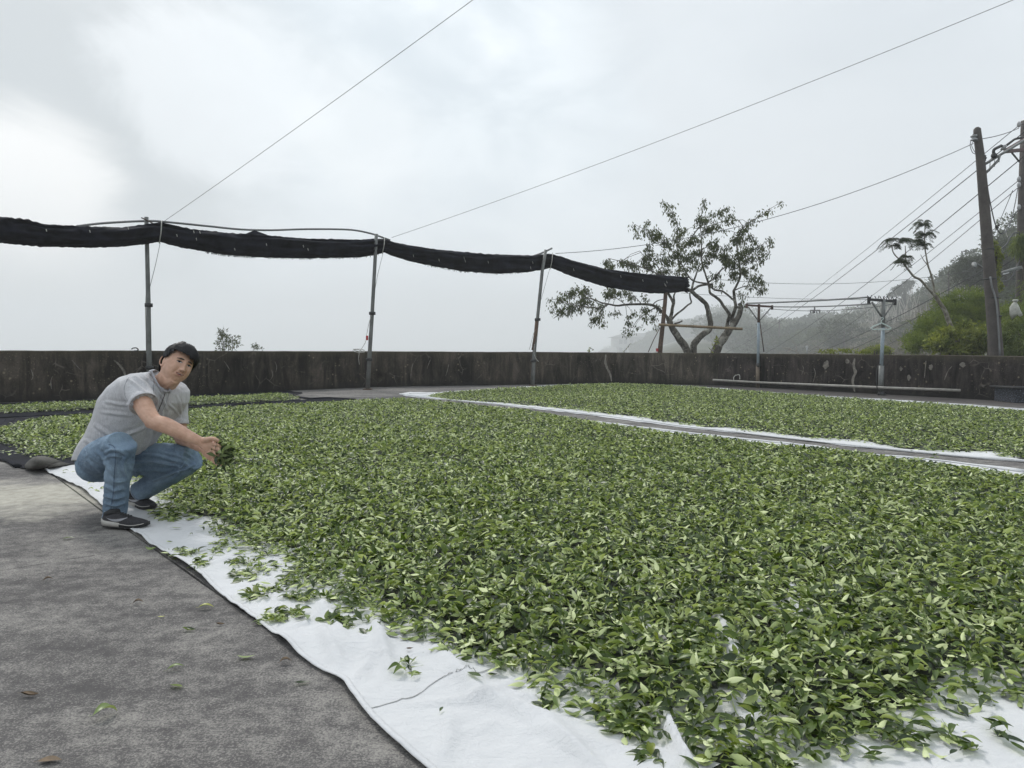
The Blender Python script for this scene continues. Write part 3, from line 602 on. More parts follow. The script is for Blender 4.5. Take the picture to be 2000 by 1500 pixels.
FAR_PX = [(830, 773), (850, 768), (900, 764), (960, 760), (1040, 756), (1110, 751.5), (1200, 749), (1330, 754), (1400, 759), (1480, 765), (1560, 771), (1640, 777), (1700, 780), (1800, 787), (1900, 795), (2000, 803), (2200, 820), (2400, 890), (2200, 905), (2000, 896), (1960, 893), (1930, 880), (1850, 880), (1780, 877), (1720, 868), (1660, 858), (1600, 855), (1560, 852), (1500, 843), (1450, 840), (1420, 833), (1370, 832), (1300, 822), (1230, 812), (1180, 806), (1100, 797), (1030, 790), (960, 784), (880, 780)]
NEAR = px_poly(NEAR_PX, HL * .5); STRIP = px_poly(STRIP_PX, HL * .7); FARP = px_poly(FAR_PX, HL * .7)
HOLES = [px_poly(h, .03) for h in ([(1287, 1400), (1300, 1402), (1325, 1450), (1350, 1500), (1372, 1560), (1330, 1560), (1312, 1500), (1298, 1440)], [(1385, 1384), (1440, 1383), (1462, 1362), (1476, 1370), (1486, 1408), (1455, 1422), (1400, 1424), (1380, 1400)],
                                   [(1403, 1213), (1416, 1213), (1438, 1262), (1440, 1285), (1422, 1282), (1406, 1250)], [(1543, 1170), (1555, 1172), (1562, 1195), (1550, 1196)], [(1256, 1222), (1266, 1226), (1270, 1242), (1260, 1240)], [(1040, 1150), (1050, 1152), (1052, 1158), (1042, 1157)])]
def bed_h(X, Y, poly, hmax=0.05):
    d = edge_dist(X, Y, poly); e = np.clip(d / 0.28, 0, 1); return (0.010 + e * (0.6 + 0.4 * wavenoise(X, Y, 1.6, 3)) * (hmax - .01) + e * 0.010 * wavenoise(X, Y, 7, 2, 3)), d
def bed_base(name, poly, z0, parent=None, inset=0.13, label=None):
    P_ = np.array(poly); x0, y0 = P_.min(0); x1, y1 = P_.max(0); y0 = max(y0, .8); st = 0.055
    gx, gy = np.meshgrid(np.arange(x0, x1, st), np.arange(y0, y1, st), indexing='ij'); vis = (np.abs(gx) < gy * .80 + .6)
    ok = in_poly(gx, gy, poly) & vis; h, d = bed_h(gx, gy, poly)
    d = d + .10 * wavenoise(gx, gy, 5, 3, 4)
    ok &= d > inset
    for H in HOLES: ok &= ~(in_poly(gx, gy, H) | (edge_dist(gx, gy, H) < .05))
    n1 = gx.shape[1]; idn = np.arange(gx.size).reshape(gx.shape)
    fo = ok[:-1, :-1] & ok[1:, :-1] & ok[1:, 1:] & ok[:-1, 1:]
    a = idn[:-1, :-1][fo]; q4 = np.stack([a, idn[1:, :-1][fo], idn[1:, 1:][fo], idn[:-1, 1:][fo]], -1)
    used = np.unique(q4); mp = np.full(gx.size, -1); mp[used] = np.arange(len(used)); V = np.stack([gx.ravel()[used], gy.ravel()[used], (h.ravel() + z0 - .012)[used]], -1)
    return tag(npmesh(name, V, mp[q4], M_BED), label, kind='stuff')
def bed_leaves(name, poly, z0, dens, label, extra=None, singles=0):
    P_ = np.array(poly); x0, y0 = P_.min(0); x1, y1 = P_.max(0); y0 = max(y0, .8); A_ = (x1 - x0) * (y1 - y0); n = int(A_ * dens[0][1])
    X = rng.uniform(x0, x1, n); Y = rng.uniform(y0, y1, n); dist = np.hypot(X, Y)
    dd = np.interp(dist, [d[0] for d in dens], [d[1] for d in dens]) / dens[0][1]
    ok = (rng.random(n) < dd) & (np.abs(X) < Y * .80 + .5); X, Y = X[ok], Y[ok]
    jx = X + .05 * wavenoise(X, Y, 9, 2, 2); jy = Y + .05 * wavenoise(X, Y, 8, 2, 6)
    ins = in_poly(jx, jy, poly); X, Y = X[ins], Y[ins]
    h, d = bed_h(X, Y, poly); thin = np.clip(d / .10, .38, 1) * (0.75 + .25 * np.clip(wavenoise(X, Y, 4, 2, 1) + 1, 0, 1)); ok = rng.random(len(X)) < thin
    for H in HOLES: ok &= ~in_poly(X, Y, H)
    X, Y, h, d = X[ok], Y[ok], h[ok], d[ok]
    if extra is not None:
        ex, ey = extra; eh = np.full(len(ex), .008); X = np.concatenate([X, ex]); Y = np.concatenate([Y, ey]); h = np.concatenate([h, eh]); d = np.concatenate([d, np.full(len(ex), 0.0)])
    n = len(X); loose = np.clip(d / .2, .25, 1); r = np.hypot(X, Y)
    rot = np.stack([rng.normal(0, .55, n) * loose + np.where(rng.random(n) < .42, math.pi, 0), rng.normal(0, .36, n) * loose, rng.uniform(0, 6.283, n)], -1)
    sc = rng.uniform(.034, .062, n) * np.where(rng.random(n) < .12, 1.15, 1)
    idx = np.where(r < 7.5, np.where(rng.random(n) < .12, rng.integers(7, 10, n), rng.integers(0, 7, n)), np.where(rng.random(n) < .25, rng.integers(0, 10, n), rng.integers(10, 13, n)))
    Zp = z0 + h + rng.uniform(-.006, .020, n) * loose
    pts = np.stack([X, Y, Zp], -1)
    if singles:      # the leaves that show largest are things of their own
        near_ = np.hypot(X - .45, Y) - 6 * (Zp - z0); near_[(np.abs(X) > Y * .74) | (Y < 1.66) | (idx > 6)] = 99; pick = np.argsort(near_)[:singles]; keep = np.ones(len(X), bool); keep[pick] = False
        for i in pick:
            o = bpy.data.objects.new('tea_leaf', LK[int(idx[i])].data); COL.objects.link(o); o.location = pts[i]; o.rotation_euler = [float(q) for q in rot[i]]; o.scale = (float(sc[i]),) * 3
            x_, y_ = pts[i][:2]; up_side = math.cos(rot[i][0]) * math.cos(rot[i][1]) > 0; look = ('small ' if sc[i] < .044 else 'large ' if sc[i] > .054 else '') + ('dark outermost' if y_ < 1.95 else 'dark') * up_side + ('pale outermost' if y_ < 1.95 else 'pale') * (not up_side) + (' tea leaf, glossy face up,' if up_side else ' tea leaf, underside up,')
            where = 'left of front white fold' if x_ < .33 else 'between front white folds' if x_ < .58 else 'right of the front folds' if x_ < .95 else 'at the lower right end'
            tag(o, '%s on bed rim %s' % (look, where), 'leaf', 'tea leaves on the front rim of the main bed')
        pts, rot, sc, idx = pts[keep], rot[keep], sc[keep], idx[keep]
    return scatter(name, pts, rot, sc, idx, leafcol, label)
# clumps that lie off the main bed
cl = []
for cx, cy, rx, ry, k in [(352, 1083, 26, 9, 34), (384, 1104, 18, 8, 22), (375, 1078, 14, 6, 10), (480, 1125, 28, 14, 40), (510, 1110, 24, 12, 30), (535, 1205, 28, 12, 34), (505, 1160, 30, 10, 34), (575, 1200, 22, 12, 24), (590, 1165, 30, 14, 45), (650, 1215, 20, 14, 22), (672, 1222, 24, 14, 26), (715, 1245, 12, 8, 6), (460, 1100, 28, 9, 26), (415, 1085, 14, 8, 10), (435, 1068, 20, 8, 20), (618, 1120, 30, 14, 40),
                          (795, 1312, 10, 9, 4), (1058, 1380, 14, 5, 5), (1190, 1400, 26, 14, 30), (1240, 1420, 40, 18, 60), (1285, 1490, 25, 14, 26), (1510, 1500, 30, 14, 30), (1840, 1440, 20, 8, 9), (1900, 1462, 16, 7, 6), (1750, 1440, 30, 12, 30), (1390, 1402, 8, 8, 6), (1428, 1415, 18, 6, 12), (325, 1010, 24, 10, 30), (300, 1008, 14, 6, 10), (1945, 1430, 18, 9, 4), (1690, 893, 30, 4, 20), (1960, 890, 26, 5, 30), (60, 860, 60, 10, 80), (30, 885, 30, 8, 22), (190, 958, 12, 5, 6), (130, 925, 10, 3, 5), (1830, 893, 10, 3, 8)]:
    for _ in range(k): a = random.uniform(0, 6.28); q_ = random.random() ** .6; p = G(cx + rx * q_ * math.cos(a), cy + ry * q_ * math.sin(a), .012); cl.append((p.x, p.y))
cl = np.array(cl)
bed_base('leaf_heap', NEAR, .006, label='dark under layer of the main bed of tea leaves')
bed_leaves('tea_leaves', NEAR, .010, [(1.5, 3200), (3.5, 2700), (6, 1800), (10, 1200), (20, 950)], 'thick bed of fresh green tea leaves covering the near white sheet', (cl[:, 0], cl[:, 1]), 255)
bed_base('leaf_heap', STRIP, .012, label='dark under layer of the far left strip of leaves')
bed_leaves('tea_leaves', STRIP, .014, [(1.5, 900), (30, 900)], 'narrow strip of tea leaves on black net along the left wall')
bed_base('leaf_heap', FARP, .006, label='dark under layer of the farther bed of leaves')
bed_leaves('tea_leaves', FARP, .010, [(1.5, 900), (30, 850)], 'wide bed of green tea leaves on the farther white sheet before the walls')
# single leaves that can be picked out
M_LEAF_OLD = simple('withered_leaf', (0.13, 0.085, 0.045), 0.7, 0, .4, 40)
M_LPALE = mat_leaf('tea_leaf_pale', (0.16, 0.22, 0.07), (0.26, 0.32, 0.12), (0.25, 0.33, 0.12), (0.40, 0.46, 0.22))
def one_leaf(px, size, yaw, label, kind=0, tilt=(0, 0), mat=None, z=0.004, group='loose leaves on the concrete', sprig=False):
    k = dict(kinds[kind]); v, f = leaf_geo(n=8, **{a: b for a, b in k.items() if a != 'n'}); mb = MB(); base = G(*px)
    if z > .006: base = drape(px, .006)
    else: base = Vector((base.x, base.y, z + .006))
    M = Euler((tilt[0], tilt[1], yaw)).to_matrix() * (size * .86); mb.add([base + M @ (Vector(q) - Vector((.45, 0, 0))) for q in v], f)
    mz = min(q[2] for q in mb.v); dz = (z if z < .006 else base.z) - mz + .0005; mb.v = [(a, b, c + dz) for a, b, c in mb.v]
    return tag(mb.build('fallen_leaf', mat or M_TEA, None, base=base), label, 'leaf', group)
for a in [((205, 1402), .085, 1.0, 'large pale green leaf alone on the concrete at the bottom left', 3, (0, .35), M_LPALE), ((345, 1343), .052, 2.9, 'dark green round leaf on the concrete, upper one of the bottom middle left pair', 4, (.2, 0)),
          ((342, 1309), .06, .5, 'pale curled leaf on the concrete just above the dark round leaf', 1, (0, 0), M_LPALE), ((58, 1361), .062, .1, 'withered brown leaf on the concrete near the left edge', 5, (0, 0), M_LEAF_OLD),
          ((480, 1287), .066, .15, 'long pale leaf flat on the concrete near the sheet edge', 0, (2.9, 0), M_LPALE), ((558, 1297), .05, .1, 'dark curled leaf on the concrete right of the long pale leaf', 3, (0, 0), M_LEAF_OLD), ((590, 1337), .058, .3, 'small green leaf on the concrete by the bulge of the sheet edge', 2),
          ((369, 1233), .062, -.1, 'dull green curled leaf on the concrete in the middle of the slab', 5), ((402, 1190), .068, .4, 'pale green leaf on the concrete left of the sheet edge', 1, (0, .2), M_LPALE), ((270, 1181), .052, .1, 'small brownish leaf on the concrete below the crack', 3, (0, 0), M_LEAF_OLD),
          ((133, 1054), .07, .25, 'green leaf lying on the concrete below the man', 0), ((294, 1076), .062, 0.1, 'pale leaf at the slab joint below the near shoe', 6, (2.8, 0), M_LPALE), ((94, 1136), .05, .4, 'tiny dark leaf on the concrete left of the crack', 3, (0, 0), M_LEAF_OLD), ((430, 1222), .04, .1, 'thin dark twig leaf on the concrete close to the sheet', 5, (0, 0), M_LEAF_OLD),
          ((315, 1207), .03, .4, 'smallest crumb of leaf on the concrete under the pale leaf', 2, (0, 0), M_LPALE), ((95, 1490), .065, .1, 'brown leaf with a long stalk at the very bottom left edge', 4, (0, 0), M_LEAF_OLD)]: one_leaf(*a)
CG = 'loose leaves on the white sheet'
for a in [((927, 1346), .058, 2.6, 'single dark green leaf on the white sheet right of the seam', 4), ((862, 1404), .03, 1.3, 'small lone leaf on the white sheet below the seam', 0), ((811, 1332), .042, .9, 'small pale leaf below the leaf cluster on the sheet wrinkle', 3, (0, 0), M_LPALE),
          ((793, 1308), .062, .3, 'pale curled leaf topping the cluster on the sheet wrinkle', 1, (0, 0), M_LPALE), ((788, 1303), .06, 2.1, 'green leaf leaning in the cluster on the sheet wrinkle', 2), ((800, 1321), .05, -1.1, 'dark leaf at the foot of the cluster on the sheet wrinkle', 5),
          ((800, 1277), .03, .4, 'thin dark twig on the white sheet above the cluster', 5, (0, 0), M_LEAF_OLD), ((1086, 1382), .034, .4, 'little pale leaf just off the bed edge at the sheet bottom', 0, (0, 0), M_LPALE), ((1062, 1376), .062, -.3, 'pale pointed leaf just below the bed edge on the sheet', 1, (0, 0), M_LPALE), ((1078, 1388), .05, .4, 'green leaf tip touching the pale pointed leaf on the sheet', 2),
          ((333, 1028), .05, .9, 'pale folded leaf upright on the sheet below the near toe', 3, (0, .5), M_LPALE), ((345, 1038), .06, .1, 'flat grey green leaf on the sheet below the folded leaf', 0, (2.9, 0)), ((374, 1050), .03, -.6, 'dark crumb of leaf on the sheet left of the clump', 3), ((331, 1065), .04, .1, 'tiny dark leaf near the sheet hem', 5), ((1262, 1477), .04, .1, 'small green leaf on the sheet left of the white fold', 2),
          ((1975, 1462), .08, -.7, 'dark green leaf pair member at the lower right corner of the sheet', 0), ((1990, 1475), .06, -1.2, 'second dark leaf touching the lower right corner pair', 2), ((1862, 1483), .04, .5, 'small leaf alone on the lower right part of the sheet', 0), ((1948, 1432), .07, 1.9, 'pale upright leaf of the sprig at the right end of the sheet', 3, (0, 0), M_LPALE), ((1955, 1440), .08, .05, 'long dark leaf of the sprig at the right end of the sheet', 1), ((1932, 1425), .05, 2.2, 'small green leaf left of the sprig on the right end of the sheet', 5),
          ((1895, 1462), .06, -.6, 'pale leaf in the small pile on the lower right of the sheet', 1, (0, 0), M_LPALE), ((128, 925), .06, .1, 'curled leaf on the white sheet behind the man near the net flap', 1), ((178, 952), .06, .1, 'leaf on the white sheet close behind the standing shoe', 3), ((1530, 1505), .05, .4, 'leaf on the sheet at the bottom edge of the heap', 0), ((590, 1218), .06, .2, 'grey green leaf on the sheet between two clumps', 0), ((600, 1222), .05, -1.2, 'pale leaf on the sheet beside the grey green leaf', 4, (0, 0), M_LPALE)]:
    one_leaf(*a, **{'z': .01, 'group': CG})
# ================================================================ rolled shade net on its poles
M_PIPE = simple('galvanised_pipe', (0.17, 0.175, 0.17), 0.55, 0.35, 0.3, 6, 0.15)
M_RUST = simple('rusty_pipe', (0.115, 0.075, 0.055), 0.85, 0.1, 0.5, 12, 0.4)
M_WIRE = simple('steel_wire', (0.16, 0.165, 0.17), 0.5, 0.6)
M_CABLE = simple('black_cable', (0.03, 0.03, 0.032), 0.6)
M_ROPE = simple('pale_rope', (0.42, 0.41, 0.38), 0.9)
M_PVC = simple('grey_conduit', (0.20, 0.205, 0.205), 0.6, 0, .2, 5)
M_RED = simple('red_plastic', (0.42, 0.035, 0.04), 0.5)
base1, base2, base3 = G(293, 777.5), G(718, 761), G(1040, 753.5)
d1, d2, d3 = base1.y, base2.y, base3.y; d4 = 21.9
def depth(px): return float(np.interp(px, [-400, 293, 718, 1040, 1300, 1345], [d1 - 4.4, d1, d2, d3, d4, d4 + .3]))
def pole(label, pxs, d, r, mats, clamps=(), cable=None, name='net_pole', extra=None):
    pts = [P(x, y, d) for x, y in pxs]; o = thing(name, label, 'pole', pts[0], 'poles holding up the rolled shade net')
    k = len(mats); mb = MB(); mb.tube(pts, r, 10); mb.build('pole_shaft', mats[0], o)
    for (x, y) in clamps:
        c = P(x, y, d); mb = MB(); mb.tube([c - Vector((0, 0, .035)), c + Vector((0, 0, .035))], r[0] * 1.45 if isinstance(r, list) else r * 1.45, 10); mb.build('clamp', M_CABLE, o)
    if extra: extra(o, d)
    return o
def foot(o, d):
    mb = MB(); c = Vector(o['_o']); mb.box(c + Vector((0, -.01, .012)), (.20, .16, .024)); mb.build('foot_plate', M_RUST, o, smooth=False, bevel=.004)
def ex1(o, d):
    foot(o, d); mb = MB(); mb.tube([P(286, 690, d - .02), P(285, 640, d - .02), P(284, 600, d - .02), P(286, 560, d - .02)], .008, 5); mb.build('rope', M_ROPE, o)
def ex2(o, d):
    foot(o, d); mb = MB(); mb.tube(smooth_line([P(700, 690, d), P(713, 670, d - .05), P(716, 655, d - .04), P(721, 630, d - .04), P(727, 612, d - .04)], 4), .007, 5); mb.build('rope', M_ROPE, o)
    mb = MB(); mb.box(P(717, 660, d - .07), (.05, .04, .11)); mb.build('red_strap', M_RED, o, smooth=False, bevel=.004)
    mb = MB()
    for j in range(4): a = [P(701 + (9 + j) * math.cos(t), 685 + 3.4 * math.sin(t + j), d - .1 - .02 * j) for t in np.linspace(0, 6.28, 14)]; mb.tube(a, .006, 4)
    mb.tube([P(702, 688, d - .2), P(700, 700, d - .2), P(702, 712, d - .2)], .006, 4); mb.build('rope_coil', M_ROPE, o)
def ex3(o, d):
    foot(o, d); mb = MB(); mb.tube([P(1041.5, 684, d - .001), P(1046, 655, d - .001), P(1049, 625, d - .001)], .052, 10); mb.build('rusty_sleeve', M_RUST, o)
    mb = MB(); mb.tube(smooth_line([P(1034, 683, d - .05), P(1041, 655, d - .06), P(1045, 645, d - .06)], 4), .006, 4); mb.tube(smooth_line([P(1044, 672, d - .08), P(1043, 690, d - .1), P(1048, 702, d - .1), P(1052, 706, d - .1)], 4), .008, 4); mb.build('rope', M_ROPE, o)
pole('first steel pole of the shade net, rising behind the crouching man', [(293, 777.5), (291, 690), (290, 600), (288, 520), (286, 424)], d1, [.050, .047, .042, .040, .038], [M_PIPE], [(290.5, 596), (292, 718)], extra=ex1)
pole('second steel pole of the shade net, with rope and red strap above the wall', [(718, 761), (722, 690), (727, 610), (733, 500), (735, 457)], d2, [.055, .05, .045, .042, .040], [M_PIPE], [(727, 612), (721, 702)], extra=ex2)
pole('third steel pole of the shade net, with a rusty sleeve above the wall', [(1040, 753.5), (1044, 680), (1050, 620), (1059, 530), (1066, 488)], d3, [.055, .05, .045, .044, .042], [M_PIPE], [(1042, 705), (1050, 624)], extra=ex3)
def ex4(o, d):
    mb = MB(); mb.box(P(1283.5, 683.5, d - .08), (.07, .05, .10)); mb.build('red_strap', M_RED, o, smooth=False, bevel=.004)
    mb = MB(); mb.box(P(1281.5, 690, d - .08), (.05, .04, .06)); mb.build('strap_tail', M_ROPE, o, smooth=False)
    mb = MB(); mb.tube([P(1266, 688, d), P(1276, 665, d), P(1289, 640, d)], .013, 5); mb.build('stay_rod', M_RUST, o)
pole('short dark rusty post under the ragged end of the shade net beside the tree', [(1288, 700), (1290, 675), (1295, 630), (1299, 590), (1301, 555)], d4, [.078, .072, .066, .062, .06], [M_RUST], extra=ex4)
TOP = [(-120, 420), (0, 423), (50, 428), (85, 438), (150, 441.5), (240, 444), (290, 437), (313, 434), (330, 438), (370, 447), (450, 455), (500, 458), (600, 466), (700, 468), (735, 466), (750, 466.5), (770, 473), (800, 479), (850, 487), (950, 496), (1040, 499), (1065, 496), (1077, 496), (1095, 501), (1120, 510), (1180, 525), (1250, 534), (1300, 538), (1330, 540), (1343, 546)]
BOT = [(-120, 476), (0, 475), (80, 482), (170, 484), (240, 482), (290, 476), (313, 472.5), (330, 478), (360, 485), (440, 498), (510, 503), (600, 505), (700, 503), (735, 498), (750, 493), (765, 500), (800, 511), (850, 521), (900, 530), (970, 535), (1030, 532), (1060, 527), (1076, 523), (1090, 529), (1120, 541), (1180, 560), (1240, 570), (1280, 573.5), (1300, 573), (1325, 571), (1338, 569)]
net = thing('shade_net', 'long black rolled shade net sagging between the poles above the wall', 'net', P(293, 455, d1))
xs = np.arange(-110, 1341, 4.0); nth = 40; rngn = 26; rows = []
for i, x in enumerate(xs):
    t = np.interp(x, [a for a, b in TOP], [b for a, b in TOP]); b = np.interp(x, [a for a, b in BOT], [b for a, b in BOT])
    d = depth(x); a = P(x, t, d); c = P(x, b, d); cen = (a + c) / 2; hh = (a - c).length / 2
    pinch = min(abs(x - 315), abs(x - 750), abs(x - 1077)) / 60.0; dp = .16 * min(1, .45 + .55 * pinch)
    tan = (P(x + 4, t, depth(x + 4)) - P(x, t, d)).normalized(); out = Vector((tan.y, -tan.x, 0)).normalized()
    row = []
    for j in range(nth):
        th = 2 * math.pi * j / nth; fold = 1 + .0
        s = abs(math.sin(th)) ** .75 * math.copysign(1, math.sin(th)); u = math.cos(th)
        # long folds that run with the net and drift up and down
        wav = mnoise.noise(Vector((x * .011, s * 3.2 + .3 * math.sin(x * .02), 3.0 + (u > 0) * 5))) * .17 + abs(mnoise.noise(Vector((x * .02 + s, s * 5.5, 9.0)))) * .12
        edge = 1 + (0.0 if abs(s) < .9 else mnoise.noise(Vector((x * .12, s, 2))) * .09)
        row.append(cen + Vector((0, 0, s * hh * edge)) + out * (u * dp + wav * max(0, math.cos(th) if u > 0 else .3) * 1.2))
    rows.append(row)
V = np.array([[tuple(p) for p in r] for r in rows]).reshape(-1, 3); n = len(xs); ii, jj = np.meshgrid(np.arange(n - 1), np.arange(nth), indexing='ij')
Fc = np.stack([ii * nth + jj, ii * nth + (jj + 1) % nth, (ii + 1) * nth + (jj + 1) % nth, (ii + 1) * nth + jj], -1).reshape(-1, 4)
npmesh('rolled_net', V, Fc, M_NET, net, net['_o'])
mb = MB()
for _ in range(60):      # ragged strands at the open right end and frayed lower edge
    y = random.uniform(541, 570); a = P(1337, y, d4 + random.uniform(-.1, .15)); mb.bar(a, a + Vector((random.uniform(.03, .15), random.uniform(-.05, .05), random.uniform(-.05, .04))), .012, .03)
for _ in range(420):
    x = random.choice([random.uniform(400, 500), random.uniform(520, 740), random.uniform(830, 1020)]); b = np.interp(x, [a for a, b in BOT], [b for a, b in BOT]); 
    if x < 60: b = np.interp(x, [a for a, b in TOP], [b for a, b in TOP])
    a = P(x, b - .8, depth(x) - .02); mb.bar(a, a + Vector((random.uniform(-.02, .02), -.01, random.uniform(-.045, -.02) * (1 if x > 60 else -1.3))), .006, .004)
tag(mb.build('frayed_fringe', M_NET, net), kind='stuff')
mb = MB(); mb.add([P(476, 458, depth(490) - .05), P(497, 449.5, depth(497)), P(523, 459, depth(515) - .05), P(497, 462, depth(497) - .1)], [(0, 1, 3), (1, 2, 3)]); mb.build('net_peak', M_NET, net)
for x in (313.5, 749, 1077):
    t = np.interp(x, [a for a, b in TOP], [b for a, b in TOP]); b = np.interp(x, [a for a, b in BOT], [b for a, b in BOT]); d = depth(x)
    mb = MB(); mb.tube(smooth_line([P(x + 2, t - 2, d + .1), P(x + 2, t + 1, d - .17), P(x + 1, (t + b) / 2, d - .24), P(x - 2, b, d - .14), P(x - 2, b + 2, d + .1)], 4), .011, 6); mb.build('tie_cord', M_ROPE, net)
for x, y in ((383, 467), (378, 453), (390, 454), (458, 487), (601, 487), (592, 481), (807, 500), (857, 508), (906, 504), (908, 510), (953, 512), (1040, 513), (1036, 523), (1120, 527), (1165, 537), (1212, 540), (1255, 548), (1298, 556), (90, 450), (175, 452), (250, 446), (345, 460), (520, 478), (1302, 551), (1300, 558)):
    d = depth(x) - .30; mb = MB(); mb.bar(P(x, y - 2.4, d), P(x + 1.2, y + 2.2, d), .012, .008); mb.build('white_tie', M_ROPE, net)
# bent conduits on top
def conduit(label, pxs, r=.022, mat=M_PVC, off=0.1):
    pts = smooth_line([P(x, y, depth(x) + off) for x, y in pxs], 6); mb = MB(); mb.tube(pts, r, 8); return tag(mb.build('conduit_pipe', mat, None, base=pts[0]), label, 'pipe')
conduit('long bent grey conduit arching over the first two shade net poles', [(150, 442), (200, 436), (286, 431.5), (330, 434), (410, 442), (470, 448), (530, 449.5), (600, 447.5), (680, 448.5), (720, 455), (745, 463), (762, 469)])
conduit('short straight grey conduit on top of the third shade net pole', [(1040, 501), (1060, 493.5), (1078, 485)], .025)
conduit('thin sliver of pipe across the top of the first pole', [(276, 425), (286, 430), (300, 437)], .012, M_RUST, 0)
# guy wires
def wire(label, pts, r=.006, mat=None, cat='wire', group=None, name='guy_wire'):
    mb = MB(); mb.tube(pts, r, 5); return tag(mb.build(name, mat or M_WIRE, None, base=pts[0]), label, cat, group)
wire('steel guy wire climbing from the first net pole out of the top of the picture', sag_line(P(318, 434, d1), P(1010, -64, 9.0), .03, 20), .0042)
wire('steel guy wire climbing from the second net pole towards the upper right corner', sag_line(P(765, 464, d2), P(2080, -42, 11), .12, 30), .005)
wire('thin cord slanting down from the first net tie to the pole', [P(313, 474, d1 - .1), P(304, 516, d1 - .05), P(293, 560, d1 - .03)], .005)
wire('thin cord slanting down from the second net tie to the pole', [P(748, 495, d2 - .1), P(738, 535, d2 - .05), P(731, 572, d2 - .03)], .005)
wire('thin cord slanting down from the third net tie to the pole', [P(1074, 524, d3 - .1), P(1066, 552, d3 - .05), P(1057, 585, d3 - .03)], .005)
# little cable loop lying on the wall
mb = MB(); mb.tube(smooth_line([P(257, 682, 13.9), P(260, 680, 13.9), P(266, 679.5, 13.9), P(270, 683, 13.9), P(267, 685, 13.9), P(262, 685, 13.9)], 4), .012, 5); tag(mb.build('cable_loop', M_CABLE, None, base=P(262, 685, 13.9)), 'small black cable loop lying on top of the wall left of the first pole', 'cable')

# ================================================================ clothes line posts in front of the right wall
M_BLUE = simple('pale_blue_paint', (0.27, 0.32, 0.36), 0.6, 0, .2, 8)
M_CROSS = simple('rusty_angle_iron', (0.10, 0.06, 0.05), 0.85, 0.1, .4, 15)
M_DKIRON = simple('dark_angle_iron', (0.03, 0.03, 0.032), 0.7, 0.1, .4, 15)
M_MUDPIPE = simple('mud_brown_pipe', (0.16, 0.125, 0.095), 0.9, 0, .3, 14)
pA = G(1480, 757); dA = pA.y; pB = G(1721, 772); dB = pB.y
oA = thing('clothes_post', 'left clothes line post, pale blue tube with a red rusty top', 'post', pA, 'clothes line posts'); oB = thing('clothes_post', 'right clothes line post with black crossbar and a hanger on it', 'post', pB, 'clothes line posts')
mb = MB(); mb.tube([P(1480, 757, dA), P(1480, 714, dA)], .052, 10); mb.build('lower_sleeve', M_MUDPIPE, oA)
mb = MB(); mb.tube([P(1480.5, 715, dA), P(1481.5, 630, dA)], .038, 10); mb.build('post_tube', M_BLUE, oA)
mb = MB(); mb.tube([P(1481.5, 630, dA), P(1482.5, 594, dA)], .036, 10); mb.build('post_top', M_CROSS, oA)
cA = P(1458.5, 596, dA - .25), P(1508, 599, dA + .25)
mb = MB(); mb.bar(*cA, .05, .05); mb.build('crossbar', M_CROSS, oA, smooth=False)
for q in cA: mb = MB(); mb.bar(q + Vector((0, 0, .04)), q - Vector((0, 0, .08)), .05, .05, Vector((0, 1, 0))); mb.build('end_lug', M_CROSS, oA, smooth=False)
for x, y in ((1462, 600), (1505, 602)): mb = MB(); mb.bar(P(x, y, dA + (-.2 if x < 1480 else .2)), P(1482, 628, dA), .022, .022); mb.build('brace', M_PIPE, oA)
mb = MB(); mb.bar(P(1484, 628, dA + .05), P(1492, 687, dA + .45), .02, .02); mb.build('back_stay', M_RUST, oA)
mb = MB(); mb.tube([P(1478, 713, dA), P(1484, 713, dA)], .06, 8); mb.ball(P(1481, 713.5, dA - .03), .055, 8, 5); mb.build('joint_wrap', M_CABLE, oA)
mb = MB(); mb.tube([P(1720, 772, dB), P(1721.5, 714, dB)], .058, 10); mb.build('lower_sleeve', M_PIPE, oB)
mb = MB(); mb.tube([P(1721.5, 716, dB), P(1724.5, 640, dB)], .040, 10); mb.build('post_tube', M_BLUE, oB)
mb = MB(); mb.tube([P(1724.5, 640, dB), P(1725.5, 584, dB)], .043, 10); mb.build('post_top', M_PIPE, oB)
cB = P(1697, 585, dB - .22), P(1748, 588.5, dB + .22)
mb = MB(); mb.bar(*cB, .055, .055); mb.build('crossbar', M_DKIRON, oB, smooth=False)
for q in cB: mb = MB(); mb.bar(q + Vector((0, 0, .05)), q - Vector((0, 0, .09)), .05, .05, Vector((0, 1, 0))); mb.build('end_lug', M_DKIRON, oB, smooth=False)
for t in (.02, .30, .5, .62, .80, .98):
    q = cB[0].lerp(cB[1], t); mb = MB(); mb.tube([q + Vector((-.05, 0, .09)), q + Vector((-.01, 0, .02)), q + Vector((.02, 0, .02)), q + Vector((.05, 0, .10))], .009, 5); mb.build('hook', M_DKIRON, oB)
for x in (1703, 1746): mb = MB(); mb.bar(P(x, 590, dB + (-.18 if x < 1725 else .18)), P(1724, 622, dB), .026, .026); mb.build('brace', M_PIPE, oB)
mb = MB(); mb.tube(smooth_line([P(1719, 712, dB - .05), P(1714, 716, dB - .09), P(1712, 735, dB - .1), P(1713, 757, dB - .1), P(1718, 764, dB - .07)], 4), .012, 6); mb.build('hanging_cord', M_CABLE, oB)
mb = MB(); mb.ball(G(1721, 772) + Vector((0, -.02, .03)), (.10, .08, .05), 10, 6); mb.build('foot_lump', M_CABLE, oB)
